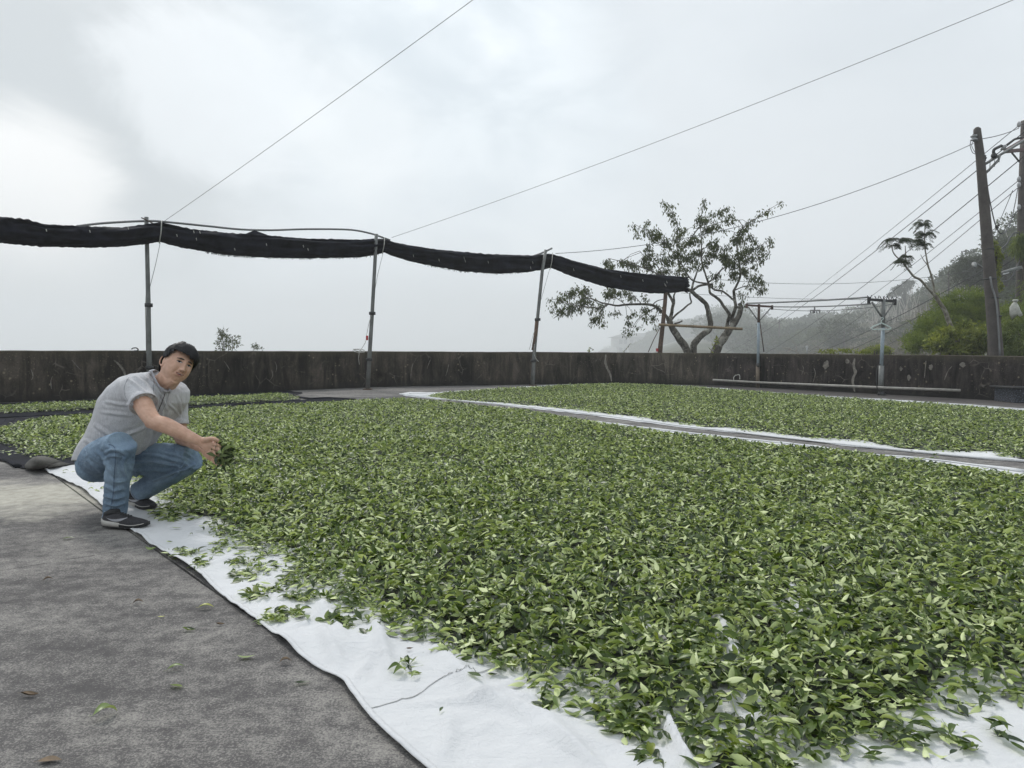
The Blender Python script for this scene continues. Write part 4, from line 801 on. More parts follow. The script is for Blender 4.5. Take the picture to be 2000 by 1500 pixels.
# hanger
M_HANG = simple('pale_green_plastic', (0.50, 0.58, 0.55), 0.5)
hg = thing('clothes_hanger', 'pale green plastic hanger hooked on the right clothes line post', 'hanger', P(1722, 635, dB - .08)); dh = dB - .09
mb = MB(); mb.tube(smooth_line([P(1721, 631, dh), P(1703.5, 639, dh), P(1703, 642.5, dh), P(1709, 643.5, dh), P(1733, 643.5, dh + .02), P(1739, 642, dh + .02), P(1738, 639, dh + .02), P(1722, 631, dh)], 4), .014, 8); mb.build('hanger_arms', M_HANG, hg)
mb = MB(); mb.tube(smooth_line([P(1721.5, 631, dh), P(1721.5, 626, dh), P(1725, 623.5, dh), P(1724.5, 620.5, dh), P(1721, 621, dh)], 4), .009, 6); mb.build('hanger_hook', M_HANG, hg)
for lab, a, b, s, r in (('upper pipe strung between the two clothes line posts', cA[0] + Vector((0, 0, .05)), cB[0] + Vector((0, 0, .05)), .02, .022), ('second pipe strung between the two clothes line posts', cA[1] + Vector((0, 0, -.0)), cB[0] + Vector((0.1, .1, -.09)), .03, .018)):
    wire(lab, sag_line(a, b, s), r, M_PVC, 'pipe', 'pipes of the clothes line', 'line_pipe')
wire('beaded chain cord hanging slack below the clothes line pipes', sag_line(cA[1] + Vector((0, .02, -.06)), cB[1] + Vector((0, 0, -.06)), .10), .009, M_WIRE, 'cord', None, 'chain_cord')
wire('thin cord running from the tree to the right clothes line post', sag_line(P(1330, 572, 22.3), cB[0] + Vector((0, .05, 0)), .05), .006, M_WIRE, 'cord', None, 'thin_cord')
# long pipe lashed low along the wall
a, b = P(1392, 742, 19.6), P(1876, 762.5, 15.15); k = (P(1721, 757, dB - .08))
mb = MB(); mb.tube([a, P(1480, 747, dA - .08), k, b], .030, 10); tag(mb.build('low_pipe', simple('dull_white_pipe', (0.33, 0.31, 0.28), .7), None, base=a), 'long pale pipe lashed low along the foot of the right wall', 'pipe')
mb = MB(); mb.tube(smooth_line([P(1433, 744, 19.05), P(1434, 735, 19.1), P(1444, 732, 19.1), P(1445, 741, 19.05)], 4), .010, 5); tag(mb.build('wire_loop', M_ROPE, None, base=P(1438, 744, 19.1)), 'small bent white wire standing on the low pipe', 'wire')
# bamboo pole across the tree
M_BAM = simple('weathered_bamboo', (0.22, 0.165, 0.10), 0.8, 0, .35, 5)
mb = MB(); a = P(1286.5, 634, 21.75); b = P(1450, 642.5, 21.6); L = [a.lerp(b, i / 12) for i in range(13)]; mb.tube(L, .040, 8)
for p in L[1:-1]: mb.tube([p - (b - a).normalized() * .012, p + (b - a).normalized() * .012], .046, 8)
tag(mb.build('bamboo_pole', M_BAM, None, base=a), 'brown bamboo pole lashed crosswise in front of the tree trunks', 'pole')

# ================================================================ utility poles and power lines
M_CPOLE = simple('concrete_pole', (0.085, 0.074, 0.068), 0.9, 0, .3, 3.5, 0.3)
M_PORC = simple('porcelain', (0.40, 0.40, 0.41), 0.35)
dU = 17.5; U = lambda x, y, o=0: P(x, y, dU + o); uo = thing('utility_pole', 'leaning concrete utility pole with a cable arm near its top at the right', 'pole', U(1949, 760))
mb = MB(); pl = [U(1949, 780), U(1945.5, 690), U(1936, 570), U(1924, 420), U(1914, 300), U(1909, 262), U(1908.5, 252), U(1908.3, 248.5)]; mb.tube(pl, [.165, .158, .140, .118, .096, .088, .080, .035], 14); mb.build('pole_shaft', M_CPOLE, uo)
for x, y in ((1942, 617.5), (1938, 582), (1930, 487), (1933.5, 545)): c = U(x, y); r_ = .15; mb = MB(); mb.tube([c - Vector((0, 0, .018)), c + Vector((0, 0, .018))], float(np.interp(y, [250, 690], [.098, .165])), 14); mb.build('steel_band', M_CABLE, uo)
mb = MB(); mb.tube(smooth_line([U(1934, 540, -.17), U(1938, 562, -.18), U(1943, 577, -.18), U(1947, 600, -.19), U(1950, 640, -.19), U(1953, 695, -.2)], 4), .022, 6); mb.build('conduit', M_PVC, uo)
mb = MB()
for dz in (-5, 0, 5): mb.tube([U(1902, 268 + dz * .7, -.05), U(1902.2, 270.5 + dz * .7, -.05)], .075 if dz else .05, 12)
mb.build('insulator', M_PORC, uo); mb = MB(); mb.bar(U(1900, 263, -.06), U(1909, 267, -.06), .03); mb.bar(U(1901, 276, -.06), U(1910, 274, -.06), .03); mb.build('insulator_bracket', M_PIPE, uo)
mb = MB()
for y, r_ in ((305, .05), (309, .065), (313, .05)): mb.ball(U(1922, y, -.02), (r_, r_, .03), 8, 5)
mb.build('insulator', M_DKIRON, uo)
arm0, arm1 = U(1923, 321), P(2010, 268, 18.5)
mb = MB(); mb.bar(arm0, arm1, .05, .05); mb.bar(U(1925, 338), U(1950, 313, .2), .045); mb.bar(U(1950, 313, .2), U(1953, 303, .25), .04)
for t in (.12, .22, .32): q = U(1923 + 90 * t, 323 - 60 * t + 1); mb.bar(q, q - Vector((0, 0, .26 - .35 * t)), .012)
mb.build('cable_arm', M_PIPE, uo); 
mb = MB(); mb.ball(U(1941.5, 304, .1), (.07, .07, .07), 10, 6); mb.tube(smooth_line([U(1940.5, 299, .1), U(1941, 293, .1), U(1945, 290, .1), U(1955, 285, .15), U(1957, 284, .15)], 4), .035, 8); mb.build('cable_elbow', M_CABLE, uo)
mb = MB(); mb.tube([U(1960, 292, .2), U(1960.3, 288, .2), U(1960.6, 284.5, .2)], [.07, .05, .075], 12); mb.build('insulator', M_PORC, uo)
mb = MB(); mb.tube(smooth_line([U(1896, 275, -.1), U(1895, 285, -.12), U(1899, 297, -.15), U(1905, 301, -.12)], 5), .008, 5); mb.tube(smooth_line([U(1902, 273, -.1), U(1898, 285, -.12), U(1906, 300, -.12)], 5), .007, 5); mb.build('drop_wire', M_CABLE, uo)
dV = 24; Vp = lambda x, y, o=0: P(x, y, dV + o); vo = thing('utility_pole', 'second utility pole cut by the right edge of the picture', 'pole', Vp(1992, 760))
mb = MB(); mb.tube([Vp(1992, 780), Vp(1993, 600), Vp(1996, 400), Vp(2000, 236)], [.17, .15, .12, .09], 12); mb.build('pole_shaft', M_CPOLE, vo)
mb = MB(); mb.bar(Vp(1962, 296, -1), Vp(2030, 290, -1), .10, .10); mb.bar(Vp(1966, 293, -1), Vp(2040, 250, -3), .14, .05); mb.build('cross_arm', simple('weathered_steel', (.16, .11, .11), .7), vo, smooth=False)
mb = MB(); mb.bar(Vp(1976, 298, -.9), Vp(1991, 316, -.2), .04); mb.build('brace', M_PIPE, vo)
mb = MB(); mb.tube(smooth_line([Vp(1964, 285, -1), Vp(1975, 277, -1), Vp(1985, 271, -1), Vp(2010, 268, -1)], 4), .035, 6); mb.build('cable_elbow', M_CABLE, vo)
for y in (243, 350, 361, 405):
    mb = MB(); mb.ball(Vp(1990, y, -.1), (.06, .06, .10), 8, 6); mb.bar(Vp(1990, y, -.1), Vp(1998, y - 2, 0), .025); mb.build('insulator', M_PORC, vo)
mb = MB(); mb.bar(P(1959, 533, 22), P(1993, 522, 23.4), .09, .10); mb.build('lamp_arm', M_PIPE, vo); mb = MB(); mb.bar(P(1960, 535.5, 21.9), P(1990, 526, 23.3), .04, .03); mb.build('lamp_tube', simple('white_tube', (.7, .7, .7), .4), vo)
# pale round street lamp seen behind the first pole
so = thing('street_lamp', 'small pale round street lamp peeping out left of the leaning pole', 'lamp', P(1920, 530, 22)); mb = MB(); mb.tube([P(1902, 515, 22), P(1903.5, 519, 21.85), P(1906, 523, 21.7)], [.065, .07, .02], 14); mb.build('lamp_head', M_PIPE, so); mb = MB(); mb.tube(smooth_line([P(1905, 514, 22), P(1916, 521, 22), P(1926, 530, 22)], 4), .035, 7); mb.build('lamp_arm', M_PIPE, so)
CB = 'power lines of the utility poles'
for lab, a, b, s, r in [('long power line from the third net pole up to the insulator of the leaning pole', P(1085, 495, d3), U(1902, 280, -.1), .55, .0085), ('short power line between the tops of the two utility poles', U(1912, 272), Vp(1990, 250), .05, .011),
                        ('highest slanting power line passing left of the leaning pole', P(1415, 690, 120), Vp(1990, 245), .6, .012), ('second slanting power line falling to the left behind the tree', P(1385, 700, 110), P(2010, 250, 22), 1.2, .016),
                        ('third slanting power line crossing the sky left of the leaning pole', P(1440, 712, 100), P(2006, 300, 23), 1.1, .016), ('fourth slanting power line passing above the feathery tree', P(1490, 705, 90), Vp(1990, 352), .9, .012),
                        ('fifth slanting power line passing through the feathery tree', P(1500, 725, 80), Vp(1990, 365), .9, .012), ('cable falling from the second pole past the leaning pole', P(1903, 528, 60), Vp(1978, 372), .3, .012),
                        ('lower cable from the second pole towards the hillside', P(1880, 530, 60), Vp(1990, 407), .5, .014), ('nearly level thin wire crossing behind the tree and the feathery tree', P(1395, 545, 60), P(1930, 524, 60), .8, .018),
                        ('bundled lowest cable slanting across the hillside, uppermost', P(1560, 700, 60), P(1990, 488, 24), .4, .018), ('bundled cable slanting across the hillside, middle', P(1600, 702, 60), P(1990, 500, 24), .5, .020), ('bundled cable slanting across the hillside, lowest', P(1650, 704, 60), P(1990, 517, 24), .5, .018)]:
    wire(lab, sag_line(a, b, s, 24), r, M_CABLE if r > .01 else M_WIRE, 'power line', CB, 'power_line')
mb = MB(); mb.tube(smooth_line([U(1927, 352), U(1931, 380), U(1937, 410), U(1943, 435), U(1950, 452), U(1956, 456), U(1963, 454, .5), U(1972, 440, 1.5), U(1980, 410, 3), U(1988, 368, 5)], 5), .014, 6)
tag(mb.build('slack_cable', M_CABLE, None, base=U(1927, 352)), 'slack black cable looping between the two utility poles', 'cable')
mb = MB(); bc = U(1947, 443.5); mb.ball(bc, (.05, .035, .035), 10, 7, Euler((0, .7, 0)).to_matrix()); mb.ball(bc + Vector((.045, 0, .04)), .025, 8, 6); mb.bar(bc + Vector((-.03, 0, -.03)), bc + Vector((-.12, 0, -.09)), .03, .01)
tag(mb.build('bird', simple('dark_feather', (.035, .032, .03), .8), None, base=bc), 'small dark bird perched on the slack cable', 'bird')
mb = MB(); mb.tube(smooth_line([P(1990, 455, 24), P(1980, 455, 23), P(1972, 465, 22), P(1965, 478, 21.5), P(1950, 490, 21)], 5), .02, 6); mb.tube(smooth_line([P(1994, 500, 24), P(1985, 525, 23), P(1972, 545, 22), P(1955, 551, 21)], 5), .02, 6); tag(mb.build('slack_cable', M_CABLE, None, base=P(1990, 455, 24)), 'thick black service cable drooping in front of the right hillside trees', 'cable')
# distant line poles in the fog
for lab, x, y0, y1, d in (('faint far power pole standing on the foggy slope left of the clothes hanger', 1522, 625, 664, 210), ('small power pole on the hill crest behind the feathery tree', 1853, 530, 575, 75)):
    o = thing('far_power_pole', lab, 'pole', P(x, y1 + 20, d)); mb = MB(); mb.tube([P(x, y1 + 20, d), P(x, y0, d)], .0011 * d, 6); mb.build('pole_shaft', M_CPOLE, o); mb = MB(); mb.bar(P(x - 5, y0 + 6, d), P(x + 5, y0 + 6, d), .0012 * d); mb.build('cross_arm', M_CPOLE, o)
o = thing('far_line_hardware', 'cluster of insulators hanging on a far wire above the foggy slope', 'insulators', P(1591, 606, 95)); mb = MB(); mb.bar(P(1582, 606, 95), P(1602, 606, 95), .12); mb.bar(P(1591, 598, 95), P(1591, 612, 95), .14); mb.build('frame', M_DKIRON, o)
for x in (1583, 1588, 1595, 1600): mb = MB(); mb.bar(P(x, 606, 95), P(x + .5, 612, 95), .12); mb.build('insulator', M_DKIRON, o)
o = thing('white_marker', 'tiny white post standing beyond the wall left of the lowest cables', 'post', P(1576, 690, 40)); mb = MB(); mb.bar(P(1576, 692, 40), P(1576, 675, 40), .06); mb.build('post', M_PORC, o); mb = MB(); mb.bar(P(1573, 678, 40), P(1579, 678, 40), .05); mb.build('cap', M_PORC, o)
# dark box at the right edge of the wall
bx = G(1996, 787.5); o = thing('planter_box', 'dark box with a flat lid and blue speckled side at the right edge', 'box', bx); sp_m = NT('speckled_tile'); vv = sp_m.coord('World'); sp_m.set(Base_Color=sp_m.ramp(sp_m.noise(vv, 45, 4, .7), [(.46, (.015, .015, .018)), (.58, (.06, .07, .10)), (.70, (.30, .33, .38))]), Roughness=.7)
mb = MB(); mb.box(bx + Vector((.28, .35, .14)), (.78, .6, .28)); mb.build('box_body', sp_m.m, o, smooth=False, bevel=.01); mb = MB(); mb.box(bx + Vector((.27, .34, .30)), (.92, .72, .03)); mb.build('lid', M_DKIRON, o, smooth=False, bevel=.006)
# white sack tied on the bamboo
M_SACK = simple('white_sack', (0.46, 0.46, 0.41), .85, 0, .3, 9, .6, .02); c = P(1982, 600, 18.6); o = thing('white_sack', 'white cloth sack with a knotted top hung among the bamboo at the right', 'sack', c)
mb = MB(); mb.tube([P(1985, 617, 18.6), P(1982, 610, 18.6), P(1981, 600, 18.6), P(1982.5, 593, 18.6), P(1983, 590, 18.6)], [(.150, .09), (.135, .10), (.11, .085), (.06, .05), (.025, .025)], 16)
mb.v = [tuple(Vector(v) + Vector(((.03 * math.sin(i * 1.9) if i < 16 else .012 * math.sin(i * 2.3)), 0, (.05 * math.sin(i * 1.3) if i < 16 else 0)))) for i, v in enumerate(mb.v)]; mb.build('sack_body', M_SACK, o); mb = MB(); mb.tube([P(1983, 591, 18.6), P(1983, 587, 18.6), P(1983, 585, 18.6)], [.035, .07, .05], 10); mb.build('knotted_top', M_SACK, o)
# ---------------------------------------------------------------- faint hotel and tower in the fog
M_PALE = simple('pale_render', (0.45, 0.45, 0.44), .9, 0, .08, .3); M_ROOF = simple('grey_roof', (0.14, 0.14, 0.14), .8, 0, .1, .3); M_GLS = simple('window_glass', (0.10, 0.11, 0.12), .3)
d = 760; bh = thing('hotel', 'pale building with a hipped roof and balconies dissolving in the fog', 'building', P(1260, 700, d)); q = lambda x, y, o=0: P(x, y, d + o)
def blk(x0, x1, y0, y1, dp, name, mat, par, off=0, dd=None):
    dd = dd or d; a = P(x0, y1, dd); b_ = P(x1, y0, dd); mb = MB(); mb.box(((a.x + b_.x) / 2, dd + off + dp / 2, (a.z + b_.z) / 2), (b_.x - a.x, dp, b_.z - a.z)); return mb.build(name, mat, par, smooth=False)
blk(1204, 1330, 659, 720, 45, 'wall', M_PALE, bh)
a, b_ = q(1193, 659), q(1345, 659); r0, r1 = q(1225, 650), q(1320, 650); mb = MB(); mb.v = [tuple(v) for v in (a + Vector((0, -4, 0)), b_ + Vector((0, -4, 0)), b_ + Vector((0, 34, 0)), a + Vector((0, 34, 0)), r0 + Vector((0, 15, 0)), r1 + Vector((0, 15, 0)))] ; mb.f = [(0, 1, 5, 4), (1, 2, 5), (2, 3, 4, 5), (3, 0, 4), (3, 2, 1, 0)]; mb.build('roof', M_ROOF, bh, smooth=False)
blk(1195, 1215, 675, 677.5, 6, 'balcony', M_PALE, bh, -5); blk(1198, 1204, 670, 675, 4, 'balcony', M_PALE, bh, -3)
for x in (1209, 1218, 1230, 1244, 1258, 1272, 1286, 1300):
    for y in (663, 679): blk(x, x + 7, y, y + 9, .6, 'window', M_GLS, bh, -.7)
d = 900; tw = thing('tower_block', 'square tower dissolving in the fog behind the right tree trunk', 'building', P(1450, 700, d)); blk(1437, 1464, 607, 720, 20, 'wall', M_PALE, tw, 0, 900); blk(1435.5, 1465.5, 604.5, 607, 24, 'roof', M_ROOF, tw, -2, 900)
for y in range(612, 680, 9):
    for x in (1441, 1449, 1457): blk(x, x + 4, y, y + 5, .6, 'window', M_GLS, tw, -.7, 900)
# ================================================================ plants
def mat_foliage(name, lo, hi, trans=.25, rough=.6, per_inst=False):
    t = NT(name); v = t.coord('World'); n = t.noise(v, 3.0, 3, .6); w = t.noise(v, 40, 2, .5); f = t.math('ADD', t.math('MULTIPLY', n, .55), t.math('MULTIPLY', w, .45))
    if per_inst: oi = t.n('ShaderNodeObjectInfo'); f = t.math('MULTIPLY_ADD', oi.outputs['Random'], .22, t.math('SUBTRACT', f, .11))
    col = t.ramp(f, [(.38, lo), (.62, hi)]); t.set(Base_Color=col, Roughness=rough); t.b.inputs['Specular IOR Level'].default_value = .3
    tr = t.n('ShaderNodeBsdfTranslucent'); t.put(tr.inputs[0], t.mix(1.0, col, (1, 1, .45), 'MULTIPLY')); ms = t.n('ShaderNodeMixShader'); ms.inputs[0].default_value = trans
    t.t.links.new(t.b.outputs[0], ms.inputs[1]); t.t.links.new(tr.outputs[0], ms.inputs[2]); t.t.links.new(ms.outputs[0], t.out.inputs[0]); return t.m
def leaves_np(cen, dirs, L, W, fold=.35, droop=0.0):
    """many small folded leaves: 4 triangles-worth (2 quads) each; dirs = direction of the blade"""
    n = len(cen); cen = np.asarray(cen); d = dirs / (np.linalg.norm(dirs, axis=1, keepdims=True) + 1e-9); r = rng.normal(size=(n, 3)); s = np.cross(d, r); s /= np.linalg.norm(s, axis=1, keepdims=True) + 1e-9; u = np.cross(s, d)
    L = np.broadcast_to(np.asarray(L).reshape(-1, 1), (n, 1)); W = np.broadcast_to(np.asarray(W).reshape(-1, 1), (n, 1))
    a = cen; m1 = cen + d * L * .45; tip = cen + d * L + np.array([0, 0, -1]) * droop * L; l = m1 + s * W * .5 + u * W * fold; r_ = m1 - s * W * .5 + u * W * fold
    V = np.stack([a, l, m1, r_, tip], 1).reshape(-1, 3); b = (np.arange(n) * 5)[:, None]; Fc = np.concatenate([b + np.array([[0, 2, 1]]), b + np.array([[1, 2, 4]]), b + np.array([[0, 3, 2]]), b + np.array([[2, 3, 4]])]); return V, Fc
def mat_bark(name, lo, hi, pale, scale=1.0):
    t = NT(name); v = t.coord('World'); a = t.noise(t.coord('World', (1, 1, .45)), 14 * scale, 6, .7, .6); b = t.noise(v, 5 * scale, 4, .6); c = t.ramp(a, [(.38, lo), (.6, hi)]); c = t.mix(t.ramp(b, [(.52, 0.), (.62, .8)]), c, pale)
    t.set(Base_Color=c, Roughness=.92); t.bump(a, .8, .015); return t.m
M_BARK = mat_bark('lichen_bark', (.035, .031, .026), (.15, .135, .11), (.30, .29, .25)); M_TWIG = simple('twig', (.085, .07, .055), .9); M_PALEBARK = mat_bark('pale_bark', (.12, .105, .08), (.25, .225, .18), (.36, .34, .29), 1.4)
M_PEACH = mat_foliage('drooping_leaf', (.042, .060, .026), (.125, .145, .055), .3)
# ---- tree with three trunks, outside the wall
DT = 23.0; to = thing('garden_tree', 'tree with three curved lichen grey trunks and drooping leaves behind the wall', 'tree', P(1370, 700, DT)); T = lambda x, y, o=0.0: P(x, y, DT + o)
TR = [([(1348, 700), (1337, 675), (1325, 660), (1315, 644), (1309, 632), (1304, 622)], (.13, .085), -.1), ([(1355, 702), (1354, 676), (1362, 664), (1374, 652), (1385, 645), (1388, 633), (1385, 617), (1382, 606), (1379, 594), (1372, 587), (1360, 578), (1352, 570), (1340, 564), (1326, 561)], (.11, .055), .1),
      ([(1392, 704), (1402, 677), (1410, 665), (1417, 655), (1425, 644), (1432, 635), (1439, 624), (1445, 613), (1447, 600), (1444, 592)], (.16, .06), 0)]
for pts, (r0, r1), o in TR: mb = MB(); L = smooth_line([T(x, y, o) for x, y in pts], 4); L = [p + Vector((mnoise.noise(p * 4) * .02, mnoise.noise(p * 4 + Vector((9, 0, 0))) * .05, 0)) for p in L]; mb.tube(L, [r0 + (r1 - r0) * i / (len(L) - 1) + .012 * mnoise.noise(p * 6) for i, p in enumerate(L)], 10); mb.build('trunk', M_BARK, to)
LIMB = [([(1307, 630), (1312, 611), (1313, 603), (1315, 592), (1311, 583), (1306, 574), (1302, 560), (1300, 545)], .06, .035, -.1), ([(1314, 600), (1317, 591), (1316, 579), (1318, 573), (1324, 560)], .035, .02, -.2), ([(1304, 622), (1298, 614), (1287, 604), (1274, 596), (1253, 594), (1222, 595), (1206, 597), (1189, 594), (1174, 591), (1157, 584), (1135, 582)], .055, .014, -.2),
        ([(1189, 594), (1174, 601), (1155, 600), (1130, 598), (1100, 590)], .02, .008, -.4), ([(1312, 624), (1321, 614), (1333, 605), (1343, 596), (1350, 591), (1348, 582), (1347, 573)], .035, .022, .2), ([(1274, 596), (1283, 588), (1297, 584)], .02, .012, 0), ([(1280, 600), (1262, 612), (1245, 625), (1236, 640)], .018, .008, -.3),
        ([(1351, 566), (1354, 552), (1359, 538), (1365, 520)], .04, .02, .2), ([(1354, 566), (1364, 559), (1377, 556), (1393, 555)], .04, .035, .1), ([(1428, 640), (1430, 621), (1434, 608), (1437, 598), (1435, 588), (1434, 578), (1433, 568)], .06, .045, .2), ([(1419, 648), (1421, 629), (1425, 616), (1420, 607), (1413, 598), (1406, 587), (1396.5, 579), (1387, 572), (1385, 561), (1383.5, 553), (1380, 543), (1376, 530), (1371, 513), (1370, 487), (1370, 467), (1368, 440), (1371, 413), (1379, 387)], .065, .006, .3),
        ([(1384, 556), (1396, 566), (1409.5, 568), (1420, 575), (1428, 582), (1435, 588)], .03, .03, .2), ([(1384, 551), (1397, 541), (1410, 526), (1423, 519.5), (1436, 506), (1462, 497), (1475, 487), (1501, 469)], .03, .006, 0), ([(1381, 554), (1361, 550.7), (1347.6, 543), (1329, 513), (1312, 490), (1290, 465), (1262, 450), (1243, 440)], .03, .006, -.3), ([(1329, 530), (1325, 500), (1345, 473), (1363, 447), (1381, 435), (1392, 425), (1420, 409)], .03, .006, .4),
        ([(1363, 447), (1390, 440), (1415, 432), (1440, 430)], .014, .005, .5), ([(1433, 568), (1439, 557), (1446, 539), (1444, 519.5), (1440, 490), (1440, 467), (1449, 448), (1468, 432), (1488, 421), (1507, 406), (1524, 397)], .04, .004, -.2), ([(1433, 568), (1452, 560), (1470, 560), (1485, 570)], .02, .006, -.3), ([(1444, 519), (1460, 510), (1478, 510), (1492, 495)], .016, .006, -.5), ([(1340, 564), (1310, 548), (1270, 528), (1230, 515), (1190, 505)], .03, .008, -.4),
        ([(1300, 545), (1280, 515), (1262, 505), (1250, 490)], .02, .008, .3), ([(1323, 495), (1322, 474), (1324, 448), (1318, 425), (1308, 409), (1292, 398)], .018, .004, .2), ([(1370, 487), (1390, 480), (1410, 482)], .016, .006, .1), ([(1312, 490), (1300, 478), (1280, 480)], .014, .005, .1), ([(1253, 594), (1240, 580), (1222, 575)], .014, .006, -.1), ([(1222, 595), (1205, 583), (1190, 575)], .014, .006, .1), ([(1157, 584), (1145, 572), (1150, 562)], .01, .005, 0), ([(1437, 598), (1450, 603), (1447, 592)], .04, .025, 0), ([(1318, 632), (1326, 630), (1332, 627)], .03, .026, -.15)]
TW = []
for pts, r0, r1, o in LIMB:
    L = smooth_line([T(x, y, o + .15 * math.sin(i * 1.7)) for i, (x, y) in enumerate(pts)], 4); mb = MB(); mb.tube(L, [r0, (r0 + r1) / 2, r1], 7); mb.build('limb', M_BARK, to); TW.append(L)
CLUMP = [(1095, 585, 16, 12, 40), (1075, 586, 6, 6, 8), (1110, 575, 18, 14, 60), (1125, 600, 26, 14, 85), (1095, 608, 16, 12, 40), (1078, 606, 4, 8, 7), (1150, 570, 14, 12, 50), (1140, 585, 24, 12, 70), (1170, 600, 16, 12, 50), (1165, 618, 12, 14, 40), (1176, 627, 8, 10, 14), (1185, 575, 22, 10, 50), (1205, 572, 25, 9, 55), (1235, 580, 12, 8, 24), (1200, 615, 10, 6, 14),
         (1258, 582, 6, 8, 12), (1255, 605, 12, 8, 24), (1236, 615, 12, 9, 20), (1225, 634, 6, 10, 14), (1234, 648, 9, 6, 12), (1222, 648, 4, 6, 7), (1262, 622, 8, 7, 10), (1278, 618, 9, 9, 22), (1285, 600, 8, 7, 14), (1255, 640, 10, 8, 6), (1280, 640, 6, 6, 4),
         (1187, 512, 6, 12, 22), (1200, 520, 14, 10, 34), (1215, 510, 10, 9, 26), (1240, 515, 20, 14, 80), (1258, 505, 16, 12, 50), (1270, 520, 22, 10, 60), (1290, 510, 20, 16, 80), (1300, 530, 30, 8, 60), (1238, 443, 4, 7, 12), (1246, 455, 5, 7, 12), (1262, 440, 4, 6, 9), (1262, 458, 12, 9, 34), (1275, 466, 12, 12, 40), (1262, 485, 9, 9, 24), (1290, 460, 10, 8, 26), (1296, 480, 14, 14, 50),
         (1292, 398, 3, 4, 5), (1300, 404, 5, 4, 10), (1310, 405, 4, 5, 8), (1306, 417, 5, 4, 8), (1315, 421, 5, 7, 14), (1318, 436, 5, 6, 12), (1322, 448, 5, 7, 14), (1340, 448, 9, 8, 28), (1325, 465, 12, 10, 34), (1340, 478, 14, 12, 46), (1310, 500, 14, 12, 46), (1335, 505, 14, 14, 50), (1340, 525, 16, 10, 34), (1322, 535, 14, 8, 26), (1378, 392, 3, 8, 9), (1373, 405, 3, 7, 7),
         (1369, 425, 8, 8, 34), (1376, 434, 6, 8, 22), (1364, 438, 5, 6, 10), (1396, 420, 8, 5, 16), (1408, 412, 8, 4, 18), (1418, 408, 5, 4, 12), (1395, 437, 12, 5, 26), (1415, 433, 10, 4, 18), (1430, 425, 8, 5, 14), (1438, 432, 4, 3, 5), (1385, 450, 10, 7, 30), (1400, 447, 8, 4, 12), (1412, 452, 5, 4, 8), (1374, 455, 5, 6, 10), (1360, 470, 10, 8, 26), (1390, 475, 10, 7, 36), (1402, 480, 14, 8, 44),
         (1372, 490, 16, 12, 60), (1395, 498, 16, 10, 50), (1413, 500, 14, 14, 80), (1418, 512, 10, 9, 40), (1380, 515, 14, 9, 34), (1430, 470, 12, 7, 40), (1425, 480, 9, 7, 20), (1443, 458, 6, 8, 20), (1450, 446, 7, 6, 20), (1462, 436, 7, 4, 14), (1474, 430, 6, 4, 12), (1484, 420, 4, 4, 7), (1494, 418, 5, 3, 7), (1503, 410, 5, 3, 6), (1522, 398, 4, 2.5, 6), (1448, 470, 12, 8, 36), (1462, 465, 8, 7, 18), (1474, 472, 5, 7, 14), (1455, 488, 14, 8, 34),
         (1490, 478, 8, 5, 12), (1502, 468, 6, 4, 9), (1506, 478, 4, 5, 6), (1492, 488, 7, 5, 12), (1502, 496, 4, 4, 6), (1440, 500, 14, 10, 46), (1462, 505, 14, 10, 46), (1478, 500, 9, 7, 18), (1484, 510, 5, 6, 10), (1430, 518, 12, 10, 40), (1455, 525, 16, 10, 60), (1475, 522, 8, 8, 16), (1405, 535, 14, 8, 26), (1438, 540, 14, 9, 34), (1462, 545, 12, 10, 34), (1480, 548, 8, 8, 22), (1490, 555, 5, 6, 9), (1488, 568, 6, 7, 20), (1468, 562, 10, 8, 20), (1455, 575, 8, 7, 12), (1412, 553, 12, 7, 20), (1345, 540, 10, 7, 10), (1456, 596, 5, 6, 6), (1450, 585, 5, 5, 6), (1360, 505, 14, 12, 34), (1350, 460, 7, 9, 16)]
cen = []; dr = []; mbt = MB(); allp = [p for L in TW for p in L]
for cx, cy, rx, ry, k in CLUMP:
    c = T(cx, cy, random.uniform(-.9, .9) if rx > 8 else random.uniform(-.3, .3)); near = min(allp, key=lambda p: (p - c).length); mbt.tube([near, near.lerp(c, .5) + Vector((0, 0, .06)), c], [.009, .007, .004], 4, False)
    nt = max(2, k // 9); tips = []
    for _ in range(nt):
        a = T(cx + rx * random.uniform(-.9, .9), cy + ry * random.uniform(-.9, .8)); a = Vector((a.x, c.y + random.uniform(-.3, .3) * min(1, rx / 10), a.z)); tips.append(a)
        mbt.tube([c, c.lerp(a, .5) + Vector((0, 0, .04)), a], [.004, .003, .002], 3, False)
    for i in range(int(k * 3.1)):
        a = random.choice(tips); t = random.random() ** .6; p = c.lerp(a, t) + Vector([random.gauss(0, .065) for _ in range(3)]); cen.append(p); dd = (a - c).normalized() * .35 + Vector((random.gauss(0, .4), random.gauss(0, .4), -.95 + random.gauss(0, .25))); dr.append(dd)
mbt.build('twigs', M_TWIG, to)
n = len(cen); V, Fc = leaves_np(np.array(cen), np.array(dr), rng.uniform(.08, .14, n), rng.uniform(.030, .050, n), .3); tag(npmesh('crown', V, Fc, M_PEACH, to, to['_o'], False))
